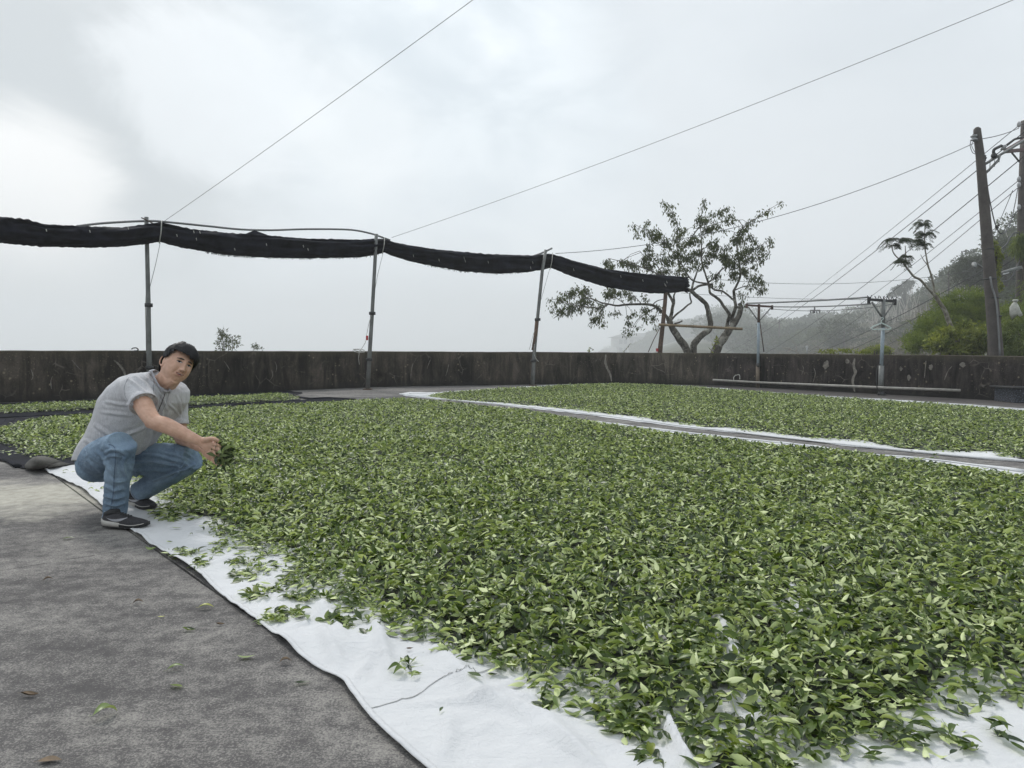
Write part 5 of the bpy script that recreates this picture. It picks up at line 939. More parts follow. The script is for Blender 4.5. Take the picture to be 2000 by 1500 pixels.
# ---- helper for crowns
def crown(name, lobes, n, L, W, mat, parent=None, base=(0, 0, 0), updir=.2, shell=.55, droop=0.0, dirf=None):
    """leaf cloud through irregular lobes (cx,cy,cz,rx,ry,rz,weight)"""
    lob = np.array(lobes); w = lob[:, 6] / lob[:, 6].sum(); k = rng.choice(len(lob), n, p=w); u = rng.normal(size=(n, 3)); u /= np.linalg.norm(u, axis=1, keepdims=True); r = shell + (1 - shell) * rng.random((n, 1)) ** .7; r *= 1 + .18 * rng.normal(size=(n, 1)); c = lob[k, :3] + u * r * lob[k, 3:6]
    d = u * .8 + rng.normal(size=(n, 3)) * .6 + np.array([0, 0, updir]); V, Fc = leaves_np(c, d, rng.uniform(.7, 1.3, n) * L, rng.uniform(.7, 1.2, n) * W, .25, droop); return npmesh(name, V, Fc, mat, parent, base, False)
def lobes_px(spec, jit=0): return [(*P(x, y, d), rx, ry, rz, w) for x, y, d, rx, ry, rz, w in spec]
M_G1 = mat_foliage('feathery_green', (.065, .105, .020), (.25, .31, .07), .45); M_G2 = mat_foliage('yellow_green_shrub', (.09, .125, .025), (.36, .39, .11), .4); M_G3 = mat_foliage('bamboo_green', (.06, .10, .022), (.24, .29, .08), .4); M_G4 = mat_foliage('grey_green_far', (.035, .048, .030), (.085, .10, .06), .2)
DKB = simple('shrub_core', (.02, .028, .012), 1.0, 0, .5, 4)
def bush(name, label, cat, spec, n, L, W, mat, updir=.3, shell=.5, droop=0, stems=5, group=None, sr=.05):
    lob = []
    for l in lobes_px(spec):
        lob.append(l[:6] + (l[6] * .35,))
        for _ in range(9):
            u = rng.normal(size=3); u[1] -= .3; u /= np.linalg.norm(u); k = rng.uniform(.24, .44); e_ = rng.uniform(.62, .98); lob.append((l[0] + u[0] * l[3] * e_, l[1] + u[1] * l[4] * e_, l[2] + u[2] * l[5] * e_, l[3] * k, l[4] * k, l[5] * k, l[6] * .11))
    b = Vector(lob[0][:3]); b.z = -2.2; o = thing(name, label, cat, b, group); ob = crown('foliage', lob, n, L, W, mat, o, b, updir, shell, droop)
    mb = MB()
    for i in range(stems): l = lob[i % len(lob)]; mb.tube([Vector((b.x + random.uniform(-.3, .3), b.y, -2.3)), Vector((l[0] + random.uniform(-.2, .2), l[1], l[2] - l[5] * .3)), Vector((l[0] + random.uniform(-.3, .3), l[1], l[2] + l[5] * .6))], [sr, sr * .6, sr * .2], 5)
    mb.build('stem', M_TWIG, o); return o
bush('feathery_bush', 'big soft green feathery bush behind the wall left of the leaning pole', 'bush', [(1860, 625, 25, .95, .8, .75, 3), (1885, 600, 25, .7, .7, .55, 2.4), (1840, 650, 24.5, 1.0, .8, .6, 2.5), (1905, 640, 25, .8, .8, .8, 2.4), (1805, 665, 24, .7, .7, .45, 1.3), (1850, 595, 25.5, .4, .5, .35, .8), (1895, 580, 25.5, .35, .5, .3, .6), (1785, 675, 24, .5, .5, .32, .9), (1815, 640, 24.5, .5, .5, .45, 1), (1835, 615, 25, .4, .4, .4, .7), (1925, 600, 25.5, .35, .5, .5, .8), (1870, 580, 25.3, .22, .3, .22, .3), (1820, 630, 24.6, .35, .4, .4, .6)], 16000, .14, .030, M_G1, .6, .3)
bush('yellow_shrub', 'bright yellow green leafy shrub just behind the wall in front of the feathery bush', 'shrub', [(1870, 668, 19.5, .55, .4, .28, 2), (1905, 655, 19.5, .32, .4, .28, 1.5), (1845, 655, 19.5, .25, .3, .2, 1), (1830, 670, 19.4, .25, .3, .16, .8), (1920, 675, 19.4, .3, .3, .2, 1), (1890, 685, 19.4, .5, .3, .12, 1.2), (1880, 640, 19.6, .15, .2, .14, .4), (1925, 648, 19.6, .12, .2, .12, .3), (1855, 683, 19.4, .4, .3, .1, .8), (1948, 665, 19.2, .2, .2, .1, .25)], 2200, .16, .085, M_G2, .4, .2)
bush('yellow_bush', 'small mustard green bush behind the wall left of the right clothes line post', 'bush', [(1712, 684, 30, .5, .4, .22, 2), (1700, 688, 30, .35, .3, .15, 1), (1728, 686, 30, .35, .3, .2, 1)], 1600, .10, .04, M_G2, .5, .3)
bush('bamboo_clump', 'dense bamboo foliage behind the wall at the right edge', 'bamboo', [(1975, 660, 19, .6, .6, .55, 3), (1995, 630, 19.5, .6, .6, .5, 3), (2010, 670, 18.6, .6, .6, .6, 3), (1955, 680, 18.8, .22, .3, .3, 1), (1965, 625, 20, .2, .4, .45, 1.2), (1990, 600, 20.5, .35, .5, .35, 1), (2040, 620, 20, .8, .8, 1, 3)], 9000, .20, .026, M_G3, -.2, .25, .35)
bush('wall_vine', 'low leafy vine creeping along the wall top left of the mustard bush', 'vine', [(1610, 687.5, 19.0, .28, .15, .05, 1), (1640, 686, 18.6, .30, .15, .06, 1.4), (1668, 687, 18.0, .28, .15, .06, 1.4), (1690, 688.5, 17.7, .2, .15, .04, .8)], 420, .06, .035, M_G2, .5, .2, 0, 2)
bush('pole_vine', 'bright green vine hanging off the leaning pole on its right side', 'vine', [(1942, 490, 17.8, .13, .12, .18, 2), (1950, 505, 17.8, .12, .1, .15, 1.5), (1945, 530, 17.8, .09, .1, .25, 1.2), (1938, 475, 17.8, .1, .1, .08, .6), (1950, 555, 17.8, .08, .1, .15, .5)], 1500, .055, .03, M_G2, -.3, .2, .2, 1)
bush('pole_fern', 'drooping fern like tuft on the second utility pole at the right edge', 'fern', [(1990, 480, 23.8, .25, .25, .3, 2), (1995, 470, 23.8, .2, .2, .3, 1)], 1300, .24, .022, M_G3, -.6, .2, .6, 1)
bush('small_tree', 'sparse feathery tree top poking above the wall right of the man', 'tree', [(440, 665, 19, .16, .2, .17, 2), (436, 648, 19, .10, .1, .12, 1), (452, 672, 19, .22, .2, .11, 1.4), (462, 660, 19, .1, .1, .06, .4), (425, 672, 19, .08, .1, .06, .4), (432, 655, 19, .09, .1, .12, .6), (446, 682, 19, .3, .2, .08, 1)], 520, .085, .026, M_PEACH, .3, .3, sr=.012)
bush('small_tree', 'tiny leafy tip above the wall, smaller and right of the feathery tree top', 'tree', [(500, 676, 19, .08, .1, .08, 1), (505, 682, 19, .1, .1, .05, 1)], 70, .08, .024, M_PEACH, .3, .3, 0, 1, sr=.01)
for i, (x, y, h, lab) in enumerate([(1148, 686, 9, 'short curling sprig growing on the wall top left of the chalky crack'), (1218, 684, 12, 'slanting sprig growing on the wall top below the foggy hotel'), (1388, 680, 16, 'pale green broad leaf sprig on the wall top between the tree trunks')]):
    d = 21.2; b = P(x, 690, d); o = thing('wall_sprig', lab, 'plant', b, 'sprigs growing on the wall'); L = smooth_line([b, P(x + 3, y, d), P(x + 5 + i * 4, y - h * .6, d), P(x + 12, y - h * (.3 if i == 0 else 1), d)], 4); mb = MB(); mb.tube(L, .007, 4); mb.build('stem', M_TWIG, o)
    c = np.array([tuple(L[rng.integers(2, len(L))]) for _ in range(14)]); V, Fc = leaves_np(c, rng.normal(size=(14, 3)) + [0, 0, .2], (.07, .06, .16)[i], (.03, .02, .06)[i]); npmesh('leaf_cluster', V, Fc, M_G2, o, b, False)
# ---- feathery mimosa-like tree
fo = thing('feathery_tree', 'slender pale stemmed tree with two feathery umbrella heads left of the leaning pole', 'tree', P(1878, 700, 20)); Q = lambda x, y, o=0: P(x, y, 20 + o)
mb = MB(); mb.tube(smooth_line([Q(1878, 700), Q(1866, 660), Q(1852, 625), Q(1846, 608), Q(1836, 592), Q(1826, 576)], 5), [.070, .05], 9); mb.build('trunk', M_PALEBARK, fo)
BR = [([(1827, 578), (1815, 566), (1798, 547), (1785, 540), (1772, 524), (1764, 513), (1757, 505)], .040, .02), ([(1826, 578), (1824, 560), (1818, 535), (1813, 520), (1810, 505), (1806, 480), (1806, 455), (1808, 433)], .030, .012), ([(1769, 518), (1769, 500), (1768, 480)], .02, .01), ([(1757, 507), (1748, 498), (1743, 488), (1742, 470)], .02, .01), ([(1812, 518), (1804, 508), (1798, 497)], .014, .006)]
for pts, a, b in BR: mb = MB(); mb.tube(smooth_line([Q(*p) for p in pts], 5), [a, b], 7); mb.build('branch', M_PALEBARK, fo)
mbf = MB(); cen = []; dr = []
for hx, hy, k, ln in ((1742, 468, 11, 26), (1768, 470, 14, 26), (1762, 512, 14, 22), (1806, 440, 15, 30), (1806, 458, 16, 26), (1790, 470, 8, 20), (1745, 480, 8, 18), (1806, 478, 9, 16), (1772, 500, 8, 18)):
    h = Q(hx, hy)
    for i in range(k):
        a = random.uniform(0, 6.28); l = ln * random.uniform(.6, 1) / F * 20; e = h + Vector((math.cos(a) * l, math.sin(a) * l * .8, l * random.uniform(-.75, .35))); m = h.lerp(e, .5) + Vector((0, 0, l * .22)); L = smooth_line([h, m, e - Vector((0, 0, l * .15))], 7); mbf.tube(L, .004, 3, False)
        for p in L[2:]:
            sd_ = Vector((-math.sin(a), math.cos(a) * .8, 0))
            for s in (-1, 1): cen.append(p); dr.append(sd_ * s + Vector((math.cos(a) * .5, math.sin(a) * .5, -.35)))
            for s in (-1, 1): cen.append(p + Vector((math.cos(a), math.sin(a), 0)) * .012); dr.append(sd_ * s + Vector((math.cos(a) * .3, math.sin(a) * .3, -.25 + random.gauss(0, .2))))
mbf.build('leaf_stalks', M_TWIG, fo); n = len(cen); V, Fc = leaves_np(np.array(cen), np.array(dr), rng.uniform(.05, .10, n), .013, .2, .2); npmesh('crown', V, Fc, mat_foliage('feathery_leaf', (.022, .036, .018), (.06, .085, .03), .25), fo, fo['_o'], False)
# ---- lone pine-like tree on the hill and larger trees at the right
M_BARKFAR = simple('far_bark', (.06, .05, .045), .95)
def far_tree(label, px, py_top, py_base, d, spec, n, L, name='hill_tree', mat=None, cat='tree', group=None, lean=0):
    b = P(px, py_base, d); o = thing(name, label, cat, b, group); crown('crown', [(*P(x, y, d), rx, rx, rz, w) for x, y, rx, rz, w in spec], n, L, L * .45, mat or M_G4, o, b, .3, .35)
    mb = MB(); mb.tube([b, P(px + lean * .5, (py_base + py_top) / 2, d), P(px + lean, py_top + 5, d)], [.0025 * d, .0018 * d, .0006 * d], 6)
    for x, y, rx, rz, w in spec[1:]: t = P(px + lean * .5, (py_base + py_top) / 2, d); mb.tube([t, P(x, y, d)], [.0010 * d, .0004 * d], 4, False)
    mb.build('trunk', M_BARKFAR, o); return o
far_tree('lone flat topped tree standing out on the hill crest above the black crossbar', 1766, 552, 625, 200, [(1766, 562, 2.1, .8, 1.5), (1752, 566, 1.6, .65, 1), (1775, 553, 1.6, .65, 1.2), (1743, 576, 1.5, .6, .8), (1760, 573, 2.1, .7, 1.2), (1770, 582, 1.5, .8, .8), (1762, 592, 2.0, 1.0, 1), (1766, 608, 3.0, 1.8, 2.0)], 3600, .5)
for i, (x, yt, yb, sc, lab) in enumerate([(1893, 505, 575, 1.0, 'misty broad tree on the right hillside just left of the leaning pole'), (1920, 500, 560, .8, 'misty tree whose crown touches the left side of the leaning pole'), (1965, 470, 560, 1.2, 'misty tall tree crown right of the leaning pole'), (1990, 500, 590, 1.2, 'dark misty tree low between the two utility poles')]):
    s = sc; far_tree(lab, x, yt, yb, 62, [(x, yt + 18, 1.2 * s, .9 * s, 2), (x - 14 * s, yt + 26, .9 * s, .7 * s, 1.2), (x + 12 * s, yt + 24, .9 * s, .8 * s, 1.2), (x - 4, yt + 8, .7 * s, .5 * s, .8), (x + 8, yt + 40, 1.0 * s, .8 * s, 1), (x - 16, yt + 46, .9 * s, .6 * s, .8)], 3600, .20, group='misty trees on the right hillside')
mb_ = [((1840, 555), (1842, 595)), ((1836, 560), (1841, 590)), ((1822, 578), (1826, 600)), ((1806, 572), (1808, 600)), ((1792, 576), (1794, 600)), ((1846, 548), (1840, 580))]
# ---- the wooded slopes
hillcol = bpy.data.collections.new('slope_tree_kinds')
def slope_tree(i, h, w, n, L, mat, flat=False):
    lob = [];
    for k in range(7): a = k * 2.4 + i; rr = w * .45 * (k > 0); z = h * (.55 + .38 * math.sin(k * 1.9 + i)) if not flat else h * (.7 + .2 * math.sin(k)); lob.append((rr * math.cos(a), rr * math.sin(a), z, w * random.uniform(.28, .42), w * random.uniform(.28, .42), h * random.uniform(.12, .24), 1))
    lo = np.array(lob); u = rng.normal(size=(n, 3)); u /= np.linalg.norm(u, axis=1, keepdims=True); kk = rng.integers(0, 7, n); c = lo[kk, :3] + u * (.55 + .45 * rng.random((n, 1))) * lo[kk, 3:6]; V, Fc = leaves_np(c, u + rng.normal(size=(n, 3)) * .5, rng.uniform(.7, 1.3, n) * L, rng.uniform(.5, .8, n) * L, .2)
    me = bpy.data.meshes.new('slope_tree_%d' % i); mb = MB(); mb.tube([(0, 0, -1), (.2, 0, h * .5), (0, .1, h * .8)], [.22, .15, .05], 5); nv = len(V); me.from_pydata([tuple(v) for v in V] + mb.v, [], [tuple(f) for f in Fc.tolist()] + [tuple(q + nv for q in f) for f in mb.f]); me.materials.append(mat); me.materials.append(M_BARKFAR)
    mi = [0] * len(Fc) + [1] * len(mb.f); me.polygons.foreach_set('material_index', mi); o = bpy.data.objects.new(me.name, me); hillcol.objects.link(o)
M_S1 = mat_foliage('slope_green', (.022, .036, .014), (.10, .125, .05), .2, .7, True); M_S2 = mat_foliage('slope_brown_brush', (.11, .098, .072), (.24, .215, .165), .15, .8, True)
for i, (h, w, n, L, m) in enumerate([(7, 6, 1300, .62, M_S1), (9, 6.5, 1400, .62, M_S1), (6, 7, 1300, .6, M_S1), (10, 5, 1200, .6, M_S1), (8, 8, 1500, .65, M_S1), (2.6, 4, 900, .28, M_S2), (3.2, 4.5, 900, .3, M_S2)]): slope_tree(i, h, w, n, L, m)
def place_slope(name, label, n, px0, px1, fr0, fr1, kinds_, s0, s1, absr=None):
    px = rng.uniform(px0, px1, n); D = np.interp(px, [c[0] for c in CREST], [c[1] for c in CREST]); r = rng.uniform(*absr, n) if absr else D * rng.uniform(fr0, fr1, n); az = np.arctan((px - 1000) / F); x = r * np.sin(az); y = r * np.cos(az); z = terr_xy(x, y) - .6
    return scatter(name, np.stack([x, y, z], -1), np.stack([np.zeros(n), np.zeros(n), rng.uniform(0, 6.28, n)], -1), rng.uniform(s0, s1, n) * (r / 170 if absr is None else 1), rng.choice(kinds_, n), hillcol, label)
place_slope('hill_woods', 'green trees along the crest of the right hill', 240, 1480, 2300, .86, 1.04, [0, 1, 2, 3, 4], .55, 1.05)
place_slope('hill_woods', 'green trees scattered low on the near slope', 150, 1560, 2300, .4, .85, [0, 2, 4], .4, .7)
place_slope('slope_brush', 'brown dead undergrowth covering the middle of the right slope', 300, 1540, 1900, .35, .95, [5, 6], .7, 1.5)
place_slope('slope_brush', 'grey green undergrowth on the far right slope', 260, 1880, 2400, .45, .95, [2, 5, 6, 0], .4, .8)
place_slope('foggy_woods', 'woods on the middle ridge dissolving in the fog behind the tree trunks', 380, 1245, 1560, .80, 1.05, [0, 1, 2, 3, 4], .30, .52)
place_slope('foggy_woods', 'tree line on the farthest foggy ridge', 420, 1180, 2000, 1, 1, [0, 1, 3, 4], 1.5, 2.6, (950, 1200))
place_slope('slope_woods', 'grey green woods on the slope between the clothes line posts', 240, 1400, 1650, .45, .95, [0, 1, 2, 4], .6, 1.05)
# thin dead bamboo canes
mb = MB(); 
for _ in range(380):
    px = random.choice([random.gauss(1770, 55), random.gauss(1690, 45), random.uniform(1600, 1990)]); D = np.interp(px, [c[0] for c in CREST], [c[1] for c in CREST]); r = D * random.uniform(.62, 1.0); az = math.atan((px - 1000) / F); x, y = r * math.sin(az), r * math.cos(az); z = float(terr_xy(x, y)); h = random.uniform(4, 10) * r / 170; ln = random.gauss(-.05, .2); a = Vector((x, y, z)); mb.tube([a, a + Vector((ln * h * .4, 0, h * .6)), a + Vector((ln * h, 0, h))], [.0006 * r, .0005 * r, .0002 * r], 3, False)
tag(mb.build('bamboo_canes', simple('bleached_cane', (.42, .39, .34), .9), None), 'thin bleached dead bamboo canes standing all over the right slope', kind='stuff')
# bleached bare branches behind the wall
for lab, L in (('forked bleached bare branch above the wall left of the white marker post', [[(1560, 690), (1546, 683), (1535, 682), (1525, 676)], [(1546, 683), (1540, 679), (1528, 681)], [(1555, 686), (1556, 676), (1549, 668), (1545, 664)], [(1546, 683), (1538, 688)]]), ('long thin bleached branch slanting to the wall right of the white marker post', [[(1612, 690), (1600, 680), (1588, 672), (1578, 667)], [(1600, 680), (1597, 676), (1590, 677)]])):
    o = thing('dead_branch', lab, 'branch', P(L[0][0][0], 695, 26), 'bleached dead branches beyond the wall'); 
    for l in L: mb = MB(); mb.tube(smooth_line([P(x, y, 26) for x, y in l], 4), [.022, .010], 5); mb.build('limb', simple('bleached_wood', (.36, .34, .30), .9) if 'bleached_wood' not in bpy.data.materials else bpy.data.materials['bleached_wood'], o)
# ================================================================ the crouching man
def fuse(mb, voxel, it=4, fac=.5):
    """union of overlapping closed tubes into one continuous surface; returns (verts, faces)"""
    me = bpy.data.meshes.new('tmp'); me.from_pydata(mb.v, [], mb.f); me.validate(); bm = bmesh.new(); bm.from_mesh(me); bmesh.ops.recalc_face_normals(bm, faces=bm.faces); bm.to_mesh(me); bm.free()
    o = bpy.data.objects.new('tmp', me); COL.objects.link(o); r = o.modifiers.new('r', 'REMESH'); r.mode = 'VOXEL'; r.voxel_size = voxel; s = o.modifiers.new('s', 'SMOOTH'); s.factor = fac; s.iterations = it
    dg = bpy.context.evaluated_depsgraph_get(); ev = o.evaluated_get(dg); m2 = bpy.data.meshes.new_from_object(ev); bpy.data.objects.remove(o); return m2
def disp(me, fn):
    n = len(me.vertices); co = np.empty(n * 3, np.float32); me.vertices.foreach_get('co', co); co = co.reshape(-1, 3); no = np.empty(n * 3, np.float32); me.vertices.foreach_get('normal', no); no = no.reshape(-1, 3)
    d = np.array([fn(Vector(c), Vector(q)) for c, q in zip(co, no)]); co = co + no * d[:, None]; me.vertices.foreach_set('co', co.astype(np.float32).ravel()); me.update()
def finish(me, name, mat, parent):
    me.name = name; b = Vector(parent['_o']); me.transform(Matrix.Translation(-b)); me.polygons.foreach_set('use_smooth', [True] * len(me.polygons)); me.materials.clear(); return link(name, me, mat, parent, b)
def bone(p, a, b):
    ab = b - a; t = max(0, min(1, (p - a).dot(ab) / ab.length_squared)); return t, (p - a - ab * t).length
def mat_skin():
    t = NT('skin'); v = t.coord('World'); n = t.noise(v, 18, 4, .6); c = t.ramp(n, [(.35, (.51, .295, .205)), (.65, (.65, .41, .30))]); t.set(Base_Color=c, Roughness=.5); t.b.inputs['Subsurface Weight'].default_value = .12; t.b.inputs['Subsurface Radius'].default_value = (.02, .008, .005); t.b.inputs['Subsurface Scale'].default_value = .6
    t.bump(t.noise(v, 300, 3, .6), .12, .001); return t.m
M_SKIN = mat_skin()
HP = P(214, 905, 4.22); man = thing('person', 'man crouching in a pale grey shirt and blue jeans, holding leaves in both hands', 'person', Vector((HP.x, HP.y, 0)))
# joints
sh_r, el_r, wr_r = P(264, 757, 4.03), P(299, 821, 3.86), P(391, 862, 3.87); sh_l, el_l, wr_l = P(344, 774, 4.30), P(353, 852, 4.26), P(397, 876, 4.03)
hip_r, kn_r, an_r = P(182, 908, 4.10), P(236, 869, 3.84), P(224, 1009, 3.96); hip_l, kn_l, an_l = P(214, 905, 4.33), P(374, 893, 4.22), P(274, 960, 4.36)
# ---- head: sculpted star-shaped surface in its own frame (x = his left, y = out of the face, z = crown)
Hc = P(346, 714, 4.09); fwd = Vector((.775, -.63, .05)).normalized(); u0 = (Vector((0, 0, 1)) - fwd * fwd.z).normalized(); lf0 = u0.cross(fwd) * -1
phi = math.radians(25); lf0 = fwd.cross(u0) * -1
if lf0.dot(Vector((.9, .43, 0))) < 0: lf0 = -lf0
lf = lf0 * math.cos(phi) - u0 * math.sin(phi); uh = u0 * math.cos(phi) + lf0 * math.sin(phi); HS = .935
def HW(x, y, z): return Hc + (lf * x + fwd * y + uh * z) * HS
def g(x, c, s): return math.exp(-((x - c) / s) ** 2)
def head_pt(th, ph):
    """th = azimuth from the face direction, ph = elevation"""
    cx, cy, cz = math.sin(th) * math.cos(ph), math.cos(th) * math.cos(ph), math.sin(ph)
    rx, ry, rz = .0785, .098 if cy < 0 else .092, .118
    if cz < 0: k = -cz; rx *= 1 - .17 * k ** 2.2; rz = .116; ry *= (1 - .10 * k) if cy > 0 else (1 - .28 * k)
    p = 2.35; r = (abs(cx / rx) ** p + abs(cy / ry) ** p + abs(cz / rz) ** p) ** (-1 / p); x, y, z = cx * r, cy * r, cz * r
    if y > 0:
        w = min(1, y / .05); dy = 0
        dy += .0045 * (g(abs(x), .028, .022)) * g(z, .030, .010)                      # brow
        dy -= .0105 * g(abs(x), .031, .0155) * g(z, .010, .012)                       # eye socket
        dy += .0035 * g(abs(x), .031, .010) * g(z, .007, .0065)                       # lid bulge
        nz = max(0, min(1, (.018 - z) / .052)) if z < .018 else 0
        ny = (.006 + .019 * nz ** 1.2) * (1 if z > -.036 else math.exp(-((z + .036) / .0075) ** 2)); dy += ny * math.exp(-(x / (.0085 + .0055 * nz)) ** 2) * (1 if z < .018 else g(z, .018, .012))
        dy += .0095 * g(abs(x), .0145, .0065) * g(z, -.037, .007)                     # nostril wings
        dy += .0085 * g(abs(x), .045, .018) * g(z, -.022, .018)                       # cheek
        dy -= .0062 * g(abs(x) - (.024 + (-.036 - z) * .35), 0, .0045) * (1 if -.068 < z < -.034 else 0)   # smile fold
        dy += .0060 * g(x, 0, .030) * g(z, -.060, .018)                               # muzzle
        dy += .0040 * g(x, 0, .021) * (g(z, -.0565, .0038) + 1.1 * g(z, -.0680, .0045)) - .0050 * g(x, 0, .023) * g(z, -.0620, .0024)
        dy -= .0040 * g(x, 0, .02) * g(z, -.080, .007); dy += .0065 * g(x, 0, .018) * g(z, -.098, .012)
        y += dy * w
    if z < -.03 and abs(x) > .03: x += math.copysign(.004 * g(z, -.06, .03), x)
    return (x, y, z)
body = MB(); nt, npz = 120, 84; hv = []
for i in range(npz + 1):
    ph = -math.pi / 2 + math.pi * i / npz
    for j in range(nt): hv.append(HW(*head_pt(2 * math.pi * j / nt - math.pi, ph)))
body.add(hv, [(i * nt + j, i * nt + (j + 1) % nt, (i + 1) * nt + (j + 1) % nt, (i + 1) * nt + j) for i in range(npz) for j in range(nt)])
def ear(s):
    c = HW(s * .0755, -.012, -.004); back = (-fwd * .9 + lf * s * .45).normalized(); vs = []
    m = MB(); rim = []
    for k in range(15):
        a = math.radians(-200 + 300 * k / 14); w = .0165 if True else 0; rim.append(c + back * (.006 + .014 * math.cos(a) * 1.0) + uh * (.030 * math.sin(a) + .002) * (1 if math.sin(a) > 0 else .95) + lf * s * (.006 + .003 * math.cos(a)))
    body.tube(rim, [.0040] * 15, 6); body.tube([c + uh * .024 + back * .004, c + back * .006, c - uh * .024 + back * .001], [(.006, .009), (.007, .011), (.005, .008)], 8); body.ball(c - uh * .029 + back * .003 + lf * s * .004, .0075, 8, 6)
ear(-1); ear(1)
nb = P(315, 752, 4.15)
body.tube([HW(0, -.030, -.030), HW(0, -.028, -.075), nb.lerp(HW(0, -.02, -.11), .45), nb, nb - Vector((.02, 0, .05))], [(.060, .058), (.062, .060), (.063, .062), (.073, .070), (.08, .08)], 16)
body.tube([HW(0, .045, -.085), HW(0, .01, -.092), nb.lerp(HW(0, .0, -.10), .5)], [.030, .042, .055], 12)
# arms
body.tube(smooth_line([sh_r, sh_r.lerp(el_r, .5) + Vector((.0, -.012, .0)), el_r, el_r.lerp(wr_r, .3) + Vector((0, 0, .004)), el_r.lerp(wr_r, .7), wr_r], 4), [.056, .056, .052, .046, .043, .045, .042, .036, .029, (.0265, .023)], 16)
body.tube(smooth_line([sh_l, sh_l.lerp(el_l, .5), el_l, el_l.lerp(wr_l, .35), wr_l], 4), [.052, .048, .042, .043, .036, .026], 16)
body.ball(el_r + Vector((-.012, .0, -.012)), .034, 10, 8)
# right hand, back towards the camera, closed round the leaves
h = lambda x, y, d: P(x, y, d)
body.tube(smooth_line([wr_r, h(399, 866, 3.868), h(407, 870, 3.865), h(414, 875, 3.868)], 3), [(.026, .023), (.036, .020), (.041, .018), (.036, .015)], 14, ref=Vector((-.25, 0, 1)))
FR = [([(412, 866), (421, 868), (428, 873), (432, 879)], .0105), ([(415, 873), (425, 877), (434, 883), (438, 886)], .0107), ([(414, 880), (423, 886), (431, 890), (437, 890)], .0100), ([(409, 885), (416, 892), (423, 896), (429, 897)], .0090)]
for k, (pp, r) in enumerate(FR):
    dz = [3.862, 3.850, 3.868, 3.90]; body.tube(smooth_line([h(x, y, dz[i] + .004 * k) for i, (x, y) in enumerate(pp)], 4), [r, r * 1.03, r * .95, r * .97, r * .88, r * .72], 10); body.ball(h(*pp[0], 3.859), .0115, 8, 6)
body.tube(smooth_line([h(397, 861, 3.855), h(407, 857.5, 3.84), h(417, 857, 3.845), h(427.5, 862, 3.86)], 4), [.015, .0145, .0115, .0118, .0085], 10)
# left hand, cupped underneath
body.tube(smooth_line([wr_l, h(404, 881, 4.0), h(412, 887, 3.985), h(419, 893, 3.98)], 3), [(.024, .021), (.034, .018), (.037, .016), (.032, .013)], 14, ref=Vector((-.3, .6, .7)))
for k, (a, b_, c, d_) in enumerate([((417, 886), (427, 890), (436, 892), (443, 889)), ((418, 890), (428, 896), (438, 898), (446, 895)), ((417, 894), (426, 901), (435, 904), (443, 901)), ((414, 897), (421, 904), (428, 908), (435, 906))]):
    o_ = 4.0 - .022 * k; body.tube(smooth_line([h(*a, o_), h(*b_, o_ - .005), h(*c, o_ - .02), h(*d_, o_ - .04)], 4), [.010, .0102, .0092, .0075], 10)
body.tube(smooth_line([h(402, 874, 4.03), h(411, 876, 4.04), h(420, 877, 4.03), h(427, 879, 4.01)], 4), [.014, .013, .011, .008], 10)
bm_ = fuse(body, .0032, 2, .4); finish(bm_, 'body', M_SKIN, man)
# ---- face details
M_EYE = simple('eye_dark', (.012, .009, .008), .15, 0, 0); M_SCL = simple('eye_white', (.50, .47, .45), .3, 0, .05); M_BROW = simple('brow_hair', (.05, .035, .028), .8); M_LIP = simple('lip_skin', (.46, .215, .175), .45); M_TEETH = simple('teeth', (.6, .57, .52), .3, 0, .05); M_MOUTH = simple('mouth_inside', (.17, .06, .055), .8)
def face_y(x, z):
    """surface of the face in front of (x, z)"""
    lo = None
    th = math.atan2(x, .09); ph = math.atan2(z, .10)
    for _ in range(14):
        q = head_pt(th, ph); th += (x - q[0]) / .09 * .8; ph += (z - q[2]) / .10 * .8
    return q[1]
def patch(name, outline, mat, off, th=.0015):
    """thin skin-hugging patch from an outline in (x, z)"""
    mb = MB(); n = len(outline); cx = sum(p[0] for p in outline) / n; cz = sum(p[1] for p in outline) / n; V = [HW(x, face_y(x, z) + off, z) for x, z in outline]; C_ = HW(cx, face_y(cx, cz) + off + th, cz); mb.v = [tuple(v) for v in V] + [tuple(C_)]; mb.f = [(i, (i + 1) % n, n) for i in range(n)]; return mb.build(name, mat, man)
